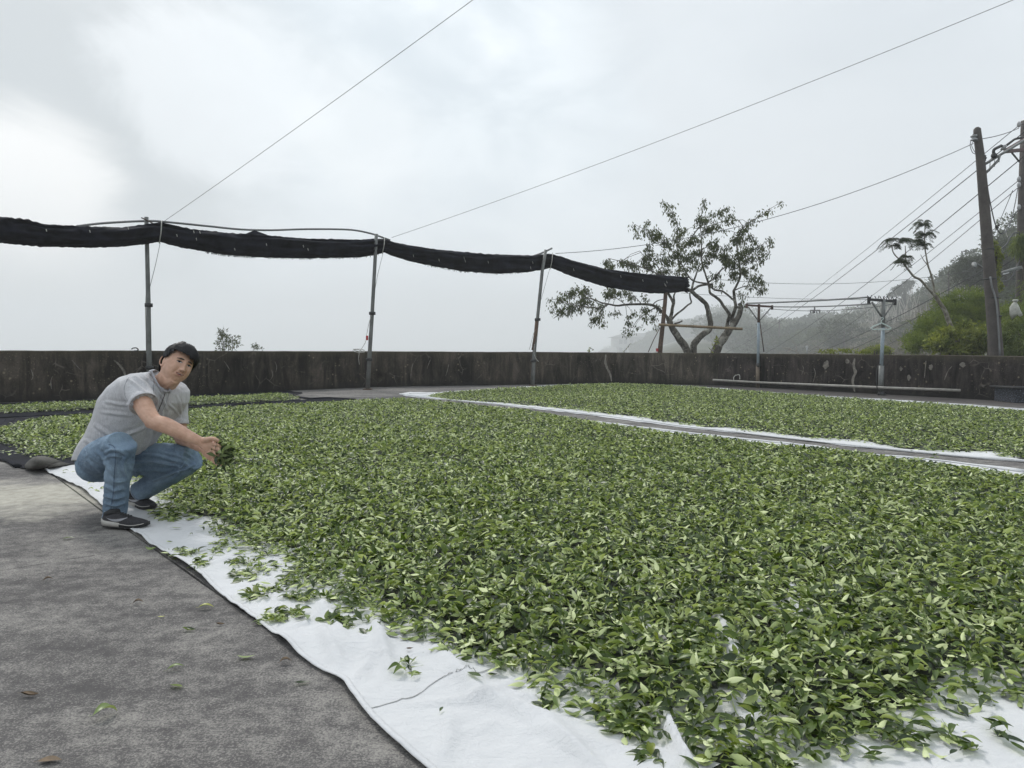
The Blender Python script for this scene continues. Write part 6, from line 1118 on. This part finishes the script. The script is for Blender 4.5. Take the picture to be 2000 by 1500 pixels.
for s in (-1, 1):
    ex, ez = .0315 * s, .0085
    almond = [(ex + s * .0165 * math.cos(a), ez + (.0058 if math.sin(a) > 0 else .0042) * math.sin(a) + s * s * .0012 * math.cos(a)) for a in np.linspace(0, 6.28, 17)[:-1]]
    patch('eye', almond, M_SCL, .0012, .0025); patch('iris', [(ex - .002 + .0066 * math.cos(a), ez + .0006 + .0052 * math.sin(a)) for a in np.linspace(0, 6.28, 13)[:-1]], M_EYE, .0034, .001)
    mb = MB(); L = [HW(ex + s * .0165 * t, face_y(ex + s * .0165 * t, ez + .0052 * (1 - t * t) + .0008 * t) + .0035, ez + .0052 * (1 - t * t) + .0008 * t) for t in np.linspace(-1, 1, 9)]; mb.tube(L, [.0008, .0022, .0027, .0023, .0009], 6); mb.build('eyelash_line', M_EYE, man)
    mb = MB(); L = [HW(ex + s * .020 * t, face_y(ex + s * .020 * t, ez + .0185 + .0025 * (1 - t * t) - .001 * t) + .0012, ez + .0185 + .0025 * (1 - t * t) - .001 * t) for t in np.linspace(-1, 1, 9)]; mb.tube(L, [(.0018, .0012), (.0045, .0016), (.0050, .0016), (.0033, .0014), (.0010, .0009)], 6, ref=uh); mb.build('eyebrow', M_BROW, man)
    mb = MB(); q = HW(s * .0075, face_y(s * .0075, -.0430) + .0005, -.0430); mb.ball(q, (.0034, .0025, .0022), 8, 5); mb.build('nostril', M_MOUTH, man)
mo = lambda t: (.0235 * t, -.0620 + .0035 * abs(t) ** 2)
patch('mouth_gap', [(.0255 * math.cos(a), -.0622 + .0062 * math.cos(a) ** 2 + .0038 * math.sin(a)) for a in np.linspace(0, 6.28, 17)[:-1]], M_MOUTH, .0012, .0006)
patch('teeth', [(.0175 * math.cos(a), -.0610 + .0025 * math.cos(a) ** 2 + .0027 * math.sin(a)) for a in np.linspace(0, 6.28, 13)[:-1]], M_TEETH, .0024, .0008)
mb = MB(); mb.tube([HW(.0270 * t, face_y(.0270 * t, -.0568 + .0055 * t * t) + .0008, -.0568 + .0055 * t * t) for t in np.linspace(-1, 1, 11)], [.0005, .0018, .0022, .0019, .0022, .0018, .0005], 7); mb.tube([HW(.0245 * t, face_y(.0245 * t, -.0686 + .0085 * t * t) + .0008, -.0686 + .0085 * t * t) for t in np.linspace(-1, 1, 11)], [.0005, .0025, .0030, .0025, .0005], 7); mb.build('lips', M_LIP, man)
# ---- hair: thick cap of overlapping locks
M_HAIR = NT('black_hair'); vv = M_HAIR.coord('World'); M_HAIR.set(Base_Color=M_HAIR.ramp(M_HAIR.noise(vv, 90, 3, .6), [(.35, (.004, .004, .005)), (.7, (.020, .017, .021))]), Roughness=.5); M_HAIR.b.inputs['Specular IOR Level'].default_value = .4; M_HAIR = M_HAIR.m
def hairline(th):
    """lowest elevation (z) of the hair at azimuth th (0 = face, + = his left)"""
    a = abs(th); d = math.degrees(a)
    if d < 62: return .054 - .016 * math.sin(th * 1.3) + .003 * math.sin(th * 23)
    if d < 78: return (.050 - (d - 62) / 16 * .030) if th < 0 else (.038 - (d - 62) / 16 * .040)
    if d < 112: return .022 - (d - 78) / 34 * .006 if th < 0 else -.004
    return -.035 - .035 * min(1, (d - 112) / 50)
mb = MB(); Hn, Hm = 84, 34; vs = []
def hair_r(th, ph, lift):
    x, y, z = head_pt(th, ph); top = max(0, z / .118); k = .0065 + .019 * top ** .7 + (.006 if y > .03 and z > .045 else 0); n_ = Vector((x / .0745 ** 2, y / .095 ** 2, z / .118 ** 2)).normalized(); k *= 1 + .16 * mnoise.noise(Vector((x, y, z)) * 38) + .14 * mnoise.noise(Vector((x * 60, y * 60, z * 14))); return Vector((x, y, z)) + n_ * (k + lift)
def ph_at(th, z):
    lo_, hi_ = -1.5, 1.57
    for _ in range(18):
        m = (lo_ + hi_) / 2
        if head_pt(th, m)[2] < z: lo_ = m
        else: hi_ = m
    return lo_
for j in range(Hn):
    th = 2 * math.pi * j / Hn - math.pi; zl = hairline(th) + .0045 * math.sin(j * 2.3) * (abs(th) < 1.1); p0 = ph_at(th, zl)
    for i in range(Hm):
        t = i / (Hm - 1); ph = p0 + (math.pi / 2 - p0) * t; q = hair_r(th, ph, 0 if i else -.006); vs.append(HW(*q))
mb.add(vs, [(j * Hm + i, ((j + 1) % Hn) * Hm + i, ((j + 1) % Hn) * Hm + i + 1, j * Hm + i + 1) for j in range(Hn) for i in range(Hm - 1)]); hair = mb.build('hair', M_HAIR, man)
mb = MB()
for _ in range(3400):
    th = random.uniform(-math.pi, math.pi); zl = hairline(th); front = abs(th) < 1.15
    p0 = ph_at(th, zl - random.uniform(0, .010 if front else .004)); p1 = min(1.5, p0 + random.uniform(.35, .9)); dth = random.gauss(.14, .15) if front else random.gauss(0, .06)
    pts = []
    for k in range(5):
        t = k / 4; ph = p1 + (p0 - p1) * t; q = hair_r(th + dth * t, ph, random.uniform(-.001, .0030) + (.006 * random.random() ** 3) + (.0015 * t if front else 0)); pts.append(HW(*q))
    w = random.uniform(.0010, .0022); sd_ = (pts[-1] - pts[0]).cross(pts[2] - Hc).normalized() * w; o = len(mb.v)
    for k, p in enumerate(pts): ww = sd_ * (1 - .75 * (k / 4) ** 2); mb.v += [tuple(p - ww), tuple(p + ww)]
    mb.f += [(o + 2 * k, o + 2 * k + 1, o + 2 * k + 3, o + 2 * k + 2) for k in range(4)]
tag(mb.build('hair_strands', M_HAIR, man), kind='stuff')
# ---- shirt
def mat_shirt():
    t = NT('heather_grey_shirt'); v = t.coord('World', rot=(0, math.radians(-38), 0)); st = t.noise(t.coord('World', (1, 1, .03), rot=(0, math.radians(36), 0)), 260, 3, .7); b = t.noise(v, 7, 4, .6)
    c = t.ramp(t.math('ADD', t.math('MULTIPLY', st, .75), t.math('MULTIPLY', b, .25)), [(.36, (.43, .425, .44)), (.64, (.64, .635, .655))]); t.set(Base_Color=c, Roughness=.9); t.b.inputs['Sheen Weight'].default_value = .15; t.bump(t.math('ADD', st, t.math('MULTIPLY', t.noise(v, 16, 5, .6, 1.2), 2.5)), .45, .008); return t.m
M_SHIRT = mat_shirt(); sm = MB()
RG = [((157, 895), (276, 887), 4.21, .16), ((163, 874), (289, 872), 4.20, .158), ((183, 840), (304, 849), 4.185, .155), ((196, 807), (322, 829), 4.17, .155), ((206, 776), (343, 808), 4.16, .165), ((226, 753), (357, 787), 4.155, .172), ((247, 736), (357, 768), 4.15, .165), ((272, 727.5), (350, 758), 4.15, .135), ((295, 726), (340, 752), 4.15, .085)]
rings = []; nr_ = 28
def lerp_rg(t):
    k = t * (len(RG) - 1); i = min(int(k), len(RG) - 2); f = k - i; A_, B_ = RG[i], RG[i + 1]; mixp = lambda a, b: tuple(x + (y - x) * f for x, y in zip(a, b)); return mixp(A_[0], B_[0]), mixp(A_[1], B_[1]), A_[2] + (B_[2] - A_[2]) * f, A_[3] + (B_[3] - A_[3]) * f
NS = 33; vs = []
for s_ in range(NS):
    a, b_, d, dp = lerp_rg(s_ / (NS - 1)); A3, B3 = P(*a, d), P(*b_, d); c = (A3 + B3) / 2; e1 = (B3 - A3) / 2
    for j in range(nr_):
        th = 2 * math.pi * j / nr_; cs, sn = math.cos(th), math.sin(th); q = (abs(cs) ** 2.3 + abs(sn) ** 2.3) ** (-1 / 2.3); vs.append(c + e1 * (cs * q) + Vector((.25 * dp * sn * q, dp * sn * q, 0)) * (1 if True else 0))
sm.add(vs, [(i * nr_ + j, i * nr_ + (j + 1) % nr_, (i + 1) * nr_ + (j + 1) % nr_, (i + 1) * nr_ + j) for i in range(NS - 1) for j in range(nr_)] + [tuple(range(nr_ - 1, -1, -1)), tuple((NS - 1) * nr_ + j for j in range(nr_))])
se_r, se_l = P(280, 788, 3.93), P(348, 826, 4.275)
sm.tube(smooth_line([P(285, 762, 4.12), sh_r + Vector((0, 0, .004)), sh_r.lerp(se_r, .55), se_r], 4), [.075, .082, .080, .076, .075, .076], 20); sm.tube(smooth_line([P(335, 770, 4.2), sh_l, sh_l.lerp(se_l, .5), se_l], 4), [.06, .068, .064, .060, .058], 18)
ms_ = fuse(sm, .0065, 5, .5); ax_ = (P(313, 747, 4.15) - P(208, 893, 4.2)).normalized(); armpit = P(290, 800, 4.0); shp = P(262, 745, 4.0); waist = P(215, 880, 4.05)
FOLDS_S = [([(208, 785), (235, 790), (262, 790), (282, 800)], .0055, .008), ([(250, 740), (268, 752), (285, 768), (297, 778)], .005, .007), ([(262, 733), (285, 750), (300, 768)], .0045, .007), ([(275, 730), (300, 750), (318, 775), (325, 800)], .005, .007), ([(300, 800), (300, 820), (292, 850), (282, 878)], .006, .010), ([(318, 795), (316, 820), (305, 845)], .005, .008), ([(200, 805), (228, 808), (258, 812)], .004, .009), ([(185, 830), (215, 850), (225, 870)], .005, .010), ([(167, 860), (190, 872), (200, 890)], .005, .009), ([(262, 770), (272, 780), (290, 784)], .004, .006), ([(330, 790), (342, 800), (352, 815)], .004, .006), ([(345, 770), (352, 790), (354, 812)], .004, .006), ([(310, 770), (308, 790), (300, 812)], .005, .007), ([(240, 850), (260, 845), (285, 835)], .004, .009)]
FS = [([P(x, y, 4.0) for x, y in pts], a, w) for pts, a, w in FOLDS_S]
def fold_d(p, FS_):
    r = p - Vector((0, 0, CAM_H)); s = 0
    for pl, a, w in FS_:
        k = r.y / pl[0].y; best = 9; tt = 0
        for i in range(len(pl) - 1):
            A_ = (pl[i] - Vector((0, 0, CAM_H))) * k; B_ = (pl[i + 1] - Vector((0, 0, CAM_H))) * k; t = max(0, min(1, (r - A_).dot(B_ - A_) / (B_ - A_).length_squared)); d = (r - A_ - (B_ - A_) * t).length
            if d < best: best = d; tt = (i + t) / (len(pl) - 1)
        if best < w * 4: s += a * (math.exp(-(best / w) ** 2) - .6 * math.exp(-((best - 1.9 * w) / w) ** 2)) * math.sin(math.pi * (tt * .9 + .05)) ** .5
    return s * 1.7
def shirt_d(p, n_):
    q = Vector((p.dot(ax_) * 5, p.x * 9, p.y * 9)); return .0035 * mnoise.noise(q) + .002 * mnoise.noise(p * 26) + (fold_d(p, FS) if n_.y < .25 else 0)
disp(ms_, shirt_d); finish(ms_, 'shirt', M_SHIRT, man)
M_SHD = simple('shirt_trim', (.38, .38, .405), .9, 0, .15, 60); M_SEAMD = simple('shirt_dark_seam', (.20, .20, .22), .95)  # seam lines in a darker grey than the trim
def on_mesh(o, px, py, off=.002):
    b = Vector(o['_o']); org = Vector((0, 0, CAM_H)) - b; ok, loc, nn, _ = o.ray_cast(org, ray(px, py).normalized()); return (loc + nn * off + b) if ok else None
bpy.context.view_layer.update()
shirt_o = [c for c in man.children if c.name.startswith('shirt')][0]
def trim(name, o, pxs, r, mat, off=.001, squash=None):
    L = [on_mesh(o, x, y, off) for x, y in [tuple(v.xy) for v in smooth_line([Vector((x, y, 0)) for x, y in pxs], 6)]]; L = [p for p in L if p is not None]
    if len(L) < 3: return
    mb = MB(); mb.tube(L, r, 6); return mb.build(name, mat, man)
col_pts = [P(296, 725, 4.06), P(303, 742, 4.03), P(312, 757, 4.02), P(322, 766, 4.03), P(331, 763, 4.06), P(339, 757, 4.15), P(338, 750, 4.22), P(325, 739, 4.27), P(308, 729, 4.22), P(298, 723, 4.13)]
mb = MB(); L = smooth_line(col_pts[:5], 5); mb.tube(L, [(.017, .0035)] * len(L), 8, ref=(P(305, 700, 4.15) - P(315, 752, 4.15)).normalized()); mb.build('collar', M_SHD, man)
mb = MB(); L = smooth_line(col_pts[4:] + [col_pts[0]], 5); mb.tube(L, [(.017, .0035)] * len(L), 8, ref=(P(305, 700, 4.15) - P(315, 752, 4.15)).normalized()); mb.build('collar', M_SHD, man)
trim('placket', shirt_o, [(323, 766), (320, 775), (317, 784), (312, 796), (308, 806)], .0022, simple('placket_gap', (.09, .07, .07), .95)); trim('placket_edge', shirt_o, [(331, 764), (328, 776), (323, 790), (317, 803)], .0022, M_SHD)
trim('sleeve_hem', shirt_o, [(259, 789), (268, 787), (280, 783), (292, 779), (299, 777)], .0024, M_SHD, .0005); trim('sleeve_hem', shirt_o, [(334, 822), (342, 825), (352, 826), (360, 825)], .002, M_SHD, .0005); trim('armhole_seam', shirt_o, [(252, 737), (244, 752), (243, 768), (250, 783), (262, 794)], .0014, M_SEAMD, .0002); trim('armhole_seam', shirt_o, [(290, 728), (300, 742), (300, 760), (301, 775)], .0014, M_SEAMD, .0002); trim('shirt_hem', shirt_o, [(154, 889), (160, 891), (166, 893)], .002, M_SHD, .0005)
for c_, dr_, r_ in ((se_r, (se_r - sh_r), .0765), (se_l, (se_l - sh_l), .060)):
    dr_ = dr_.normalized(); rf = dr_.orthogonal().normalized(); bn = dr_.cross(rf); mb = MB()
    for k_, (off_, rr_) in enumerate(((-.022, r_ - .003), (-.004, r_ + .0005), (.010, r_ + .001), (.012, r_ - .001), (.010, r_ - .004), (-.02, r_ - .008))):
        mb.v += [tuple(c_ + dr_ * off_ + (rf * math.cos(t) + bn * math.sin(t)) * rr_) for t in [6.28318 * q / 28 for q in range(28)]]
    mb.f = [(i * 28 + j, i * 28 + (j + 1) % 28, (i + 1) * 28 + (j + 1) % 28, (i + 1) * 28 + j) for i in range(5) for j in range(28)]; mb.build('sleeve_band', M_SHIRT, man)
# ---- jeans
def mat_jeans():
    t = NT('washed_blue_denim'); v = t.coord('World'); a = t.noise(v, 7, 5, .65); tw = t.noise(t.coord('World', (1, 1, .35), rot=(.4, .3, 0)), 220, 2, .6); f = t.math('ADD', t.math('MULTIPLY', a, .7), t.math('MULTIPLY', tw, .3)); c = t.ramp(f, [(.36, (.095, .150, .225)), (.64, (.245, .335, .43))])
    for q, r, s in ((kn_r + Vector((.01, -.06, .05)), .13, .62), (kn_l + Vector((.03, -.03, .05)), .12, .35), (kn_r.lerp(an_r, .45) + Vector((.01, -.07, 0)), .14, .35), (kn_l.lerp(hip_l, .45) + Vector((0, -.05, .09)), .13, .3)):
        dd = t.n('ShaderNodeVectorMath', operation='DISTANCE'); t.put(dd.inputs[0], v); dd.inputs[1].default_value = q; c = t.mix(t.math('MULTIPLY', t.ramp(t.math('DIVIDE', dd.outputs['Value'], r), [(.0, 1.), (1., 0.)]), s), c, (.34, .45, .56))
    t.set(Base_Color=c, Roughness=.92); t.bump(t.math('ADD', f, t.math('MULTIPLY', t.noise(v, 22, 5, .6, 1.5), 2.2)), .5, .008); return t.m
M_JEAN = mat_jeans(); jm = MB()
jm.tube(smooth_line([hip_r + Vector((-.0, .03, .015)), hip_r.lerp(kn_r, .5) + Vector((-.01, 0, .005)), kn_r], 5), [.100, .102, .098, .092, .084, .078], 20)
jm.tube(smooth_line([kn_r + Vector((.004, -.0, .008)), kn_r.lerp(an_r, .25), kn_r.lerp(an_r, .6) + Vector((-.002, 0, 0)), an_r], 5), [.079, .076, .073, .069, .065, .063, .061], 20)
jm.tube(smooth_line([hip_l + Vector((.0, 0, .01)), hip_l.lerp(kn_l, .5) + Vector((0, 0, .012)), kn_l], 5), [.105, .106, .100, .092, .084, .077], 20)
jm.tube(smooth_line([kn_l + Vector((.006, 0, -.004)), kn_l.lerp(an_l, .3) + Vector((0, 0, -.01)), kn_l.lerp(an_l, .65) + Vector((0, 0, -.004)), an_l], 5), [.077, .076, .073, .070, .067, .065], 20)
pc = P(196, 897, 4.2); jm.tube([P(188, 870, 4.2), P(190, 885, 4.2), P(192, 905, 4.2), P(200, 922, 4.2)], [(.100, .13), (.108, .135), (.112, .14), (.09, .11)], 24, ref=(1, 0, 0)); jm.ball(P(186, 911, 4.12), (.100, .11, .092), 16, 12); jm.ball(P(195, 912, 4.32), (.105, .10, .092), 16, 12)
mj = fuse(jm, .0065, 5, .5); seg = [(hip_r, kn_r), (kn_r, an_r), (hip_l, kn_l), (kn_l, an_l)]
FJ = [([P(x, y, 3.95) for x, y in pts], a, w) for pts, a, w in [([(205, 885), (218, 878), (232, 880), (243, 888)], .006, .008), ([(203, 897), (215, 890), (230, 890), (240, 897)], .005, .008), ([(248, 890), (240, 905), (244, 925), (250, 935)], .006, .009), ([(205, 905), (212, 915), (222, 930)], .005, .009), ([(205, 950), (222, 958), (243, 955)], .005, .009), ([(204, 968), (225, 974), (246, 968)], .005, .008), ([(206, 984), (226, 988), (244, 982)], .005, .007), ([(215, 935), (232, 942), (248, 938)], .004, .008), ([(170, 900), (190, 915), (200, 925)], .004, .008), ([(188, 882), (200, 892), (206, 906)], .005, .008),
      ([(262, 892), (290, 888), (320, 893), (350, 903)], .006, .008), ([(262, 905), (300, 902), (335, 908), (365, 915)], .005, .008), ([(265, 920), (300, 918), (330, 920), (352, 914)], .006, .008), ([(320, 885), (345, 888), (368, 900)], .005, .008), ([(340, 880), (362, 884), (378, 896)], .005, .007), ([(300, 935), (330, 926), (360, 918), (380, 908)], .007, .007), ([(285, 940), (310, 936), (335, 928)], .005, .007), ([(345, 930), (350, 918), (362, 905)], .005, .007), ([(255, 915), (268, 925), (262, 940)], .005, .008)]]
def jean_d(p, n_):
    best = min(((bone(p, a, b)[1], a, b) for a, b in seg), key=lambda q: q[0]); a, b = best[1], best[2]; ax2 = (b - a).normalized(); al = (p - a).dot(ax2); per = p - a - ax2 * al
    return .004 * mnoise.noise(Vector((al * 22, per.x * 8, per.z * 8)) + a * 5) + .0015 * mnoise.noise(p * 40) + (fold_d(p, FJ) if n_.y < .3 else 0)
disp(mj, jean_d); jo = finish(mj, 'jeans', M_JEAN, man); bpy.context.view_layer.update()
M_ST = simple('denim_stitch', (.24, .30, .38), .9); M_STD = simple('denim_seam_dark', (.10, .15, .22), .9)
SEAM1 = [(212, 868), (222, 872), (226, 885), (225, 905), (223, 930), (222, 955), (219, 978), (216, 998)]
trim('outer_seam', jo, SEAM1, .0022, M_STD, .0004); trim('stitching', jo, [(x + 2.5, y) for x, y in SEAM1], .0010, M_ST, .0010); trim('stitching', jo, [(208, 858), (216, 866), (220, 875)], .0010, M_ST, .001)
trim('inner_seam', jo, [(262, 900), (285, 901), (315, 903), (345, 904), (368, 910)], .0016, M_ST, .0006); trim('inner_seam', jo, [(300, 942), (322, 932), (345, 922), (362, 917)], .0014, M_ST, .0006); trim('cuff_hem', jo, [(203, 998), (212, 1001), (224, 1002), (236, 1001), (243, 997)], .0024, M_ST, .0006); trim('pocket_seam', jo, [(155, 900), (165, 902), (175, 908), (184, 917)], .0014, M_ST, .0006); trim('pocket_seam', jo, [(167, 878), (170, 890), (166, 900)], .0012, M_ST, .0006)
for a, kn, r in ((an_r, kn_r, .063), (an_l, kn_l, .066)):   # turned cuffs
    dr_ = (a - kn).normalized(); mb = MB(); rf = dr_.orthogonal().normalized(); bn = dr_.cross(rf); ring = [a + dr_ * .002 + (rf * math.cos(t) + bn * math.sin(t)) * (r - .004) for t in np.linspace(0, 6.2832, 25)]; mb.tube(ring, .0045, 6, False); mb.build('cuff', M_ST, man)
    mb = MB(); mb.tube([a - dr_ * .03, a + dr_ * .02, Vector((a.x + dr_.x * .03, a.y + dr_.y * .03, max(.075, a.z - .05)))], [.045, .040, .036], 12); mb.build('sock', M_EYE, man)
# ---- shoes
M_UP = simple('charcoal_knit', (.030, .029, .033), .85, 0, .4, 120, .4, .002); M_MID = simple('off_white_foam', (.42, .40, .37), .7, 0, .15, 20); M_OUT = simple('black_rubber', (.014, .014, .015), .6); M_SW = simple('silver_grey_print', (.30, .30, .32), .5, 0, .1); M_LACE = simple('dark_lace', (.02, .02, .022), .8)
def shoe(heel, yaw, side, name='shoe'):
    hw = lambda x: float(np.interp(x, [0, .02, .06, .12, .19, .235, .27, .288], [.020, .031, .034, .036, .047, .045, .031, .010])); zt = lambda x: float(np.interp(x, [0, .01, .04, .09, .12, .16, .20, .24, .275, .288], [.070, .078, .078, .088, .086, .072, .060, .051, .041, .030])); sp = lambda x: .016 * max(0, (x - .19) / .10) ** 2 + .006 * max(0, (.03 - x) / .03) ** 2; zs = lambda x: float(np.interp(x, [0, .08, .16, .22, .288], [.040, .034, .026, .022, .020])) + sp(x)
    c, s = math.cos(yaw), math.sin(yaw); K = .895; W = lambda x, y, z: Vector((heel.x + (x * c - y * s) * K, heel.y + (x * s + y * c) * K, heel.z + z * K)); yo = lambda x: -.010 * math.sin(math.pi * min(1, x / .288)) * side
    def surf(x, u):   # u 0..1 from outer sole edge over the top to the inner edge
        a = math.pi * u; w = hw(x) * 1.0; h_ = zt(x) - zs(x); return (x, yo(x) + w * math.copysign(abs(math.cos(a)) ** .75, math.cos(a)), zs(x) - .004 + (h_ + .004) * abs(math.sin(a)) ** .8)
    o = thing(name, None, None, heel) if False else None
    mb = MB(); nx, nu_ = 40, 22; xs_ = [.288 * (i / (nx - 1)) for i in range(nx)]; vs = [W(*surf(x, j / (nu_ - 1))) for x in xs_ for j in range(nu_)]; mb.add(vs, [(i * nu_ + j, (i + 1) * nu_ + j, (i + 1) * nu_ + j + 1, i * nu_ + j + 1) for i in range(nx - 1) for j in range(nu_ - 1)] + [tuple(range(nu_ - 1, -1, -1))]); up_ = mb.build('shoe_upper', M_UP, man)
    def slab2(z0f, z1f, k, x0, x1, mat, nm):
        mb = MB(); n = 30; xs2 = [x0 + (x1 - x0) * i / (n - 1) for i in range(n)]; vs = []
        for x in xs2:
            w = hw(x) * k + .002
            for y, z in ((-w, z0f(x)), (-w * 1.04, (z0f(x) + z1f(x)) / 2), (-w, z1f(x)), (w, z1f(x)), (w * 1.04, (z0f(x) + z1f(x)) / 2), (w, z0f(x))): vs.append(W(x + (.004 if x > .25 else -.003 if x < .02 else 0), yo(x) + y, z))
        m = 6; mb.add(vs, [(i * m + j, (i + 1) * m + j, (i + 1) * m + (j + 1) % m, i * m + (j + 1) % m) for i in range(n - 1) for j in range(m)] + [tuple(range(m)), tuple((n - 1) * m + j for j in range(m - 1, -1, -1))]); mb.build(nm, mat, up_)
    slab2(lambda x: sp(x) + .001, lambda x: sp(x) + .009, 1.03, 0.012, .289, M_OUT, 'outsole'); slab2(lambda x: sp(x) + .0095, lambda x: zs(x) + .004, 1.07, -.002, .13, M_MID, 'midsole'); slab2(lambda x: sp(x) + .0095, lambda x: zs(x) + .002, 1.05, .128, .289, M_OUT, 'foresole'); slab2(lambda x: zs(x) - .003, lambda x: zs(x) + .0015, 1.085, .10, .275, M_MID, 'foam_line')
    # swoosh print on both flanks
    for sd in (0, 1):
        def on(x, z):
            h_ = zt(x) - zs(x); q = max(0, min(.96, (z - zs(x) + .004) / (h_ + .004))); u = math.asin(q ** 1.25) / math.pi; u = u if sd == 0 else 1 - u; X_, Y_, Z_ = surf(x, u); return W(X_, Y_ + (.0016 if sd == 0 else -.0016), Z_ + .0006)
        T_ = np.linspace(0, 1, 15); lower = [(.035 + .145 * t, .066 - .030 * math.sin(math.pi * min(1, t * .80 + .05)) + .014 * t * t) for t in T_]; upper = [(.035 + .145 * t, .066 - .030 * math.sin(math.pi * min(1, t * .80 + .05)) + .014 * t * t + .0165 * math.sin(math.pi * min(1, t ** 1.3)) ** .9 * (1 - .1 * t)) for t in T_]
        mb = MB(); vs = [on(*p) for p in lower] + [on(*p) for p in upper]; n = len(T_); mb.add(vs, [(i, i + 1, n + i + 1, n + i) for i in range(n - 1)]); mb.build('swoosh', M_SW, up_)
    for i in range(5):
        x = .105 + .017 * i; mb = MB(); mb.tube([W(*(lambda q: (q[0] + (.006 if k > .5 else 0), q[1], q[2] + .002))(surf(x, k))) for k in (.36, .43, .5, .57, .64)], .0028, 6); mb.build('lace', M_LACE, up_)
    mb = MB(); mb.tube([W(.012, 0, .072), W(.05, .0, .085), W(.09, 0, .090)], [(.016, .022), (.022, .028), (.018, .024)], 12); mb.build('shoe_collar', M_LACE, up_)
    return up_
shoe(G(204, 1027, .010) + Vector((0, .0, 0)), math.radians(-6), 1); shoe(G(248, 987, .010), math.radians(-27), -1)
# ---- the bunch of leaves between his hands
bc = P(440, 884, 3.93); bt = thing('leaf_bunch', 'bunch of green leaves held between the hands of the crouching man', 'leaves', bc)
M_HELD = mat_leaf('held_leaf_green', (0.008, 0.018, 0.004), (0.045, 0.075, 0.014), (0.09, 0.125, 0.045), (0.30, 0.36, 0.16))
lm = []
for i, k in enumerate(kinds): v, f = leaf_geo(n=8, **k); me = bpy.data.meshes.new('held_leaf'); me.from_pydata([Vector(q) - Vector((.0, 0, 0)) for q in v], [], f); me.polygons.foreach_set('use_smooth', [True] * len(me.polygons)); me.materials.append(M_HELD); lm.append(me)
spec = [(random.gauss(0, 1), random.gauss(0, 1), random.gauss(0, 1)) for _ in range(120)]
for i, (a, b_, c) in enumerate(spec):
    o = bpy.data.objects.new('leaf', random.choice(lm)); COL.objects.link(o); o.parent = bt; o['_o'] = tuple(bc)
    src = P(421 + 7 * abs(a) + (i % 4) * 4, 875 + 6 * b_ + (i % 6) * 4.2, 3.885 + .030 * c); o.location = src - bc
    hang = i % 3 == 0; dirv = Vector((.75 + .5 * random.gauss(0, 1) if not hang else .25 + random.gauss(0, .35), random.gauss(0, .5), random.gauss(-.05, .55) if not hang else -1)).normalized()
    q = dirv.to_track_quat('X', 'Z'); o.rotation_euler = (q @ Euler((random.uniform(-3.1, 3.1), 0, 0)).to_quaternion()).to_euler(); s_ = random.uniform(.048, .072); o.scale = (s_,) * 3
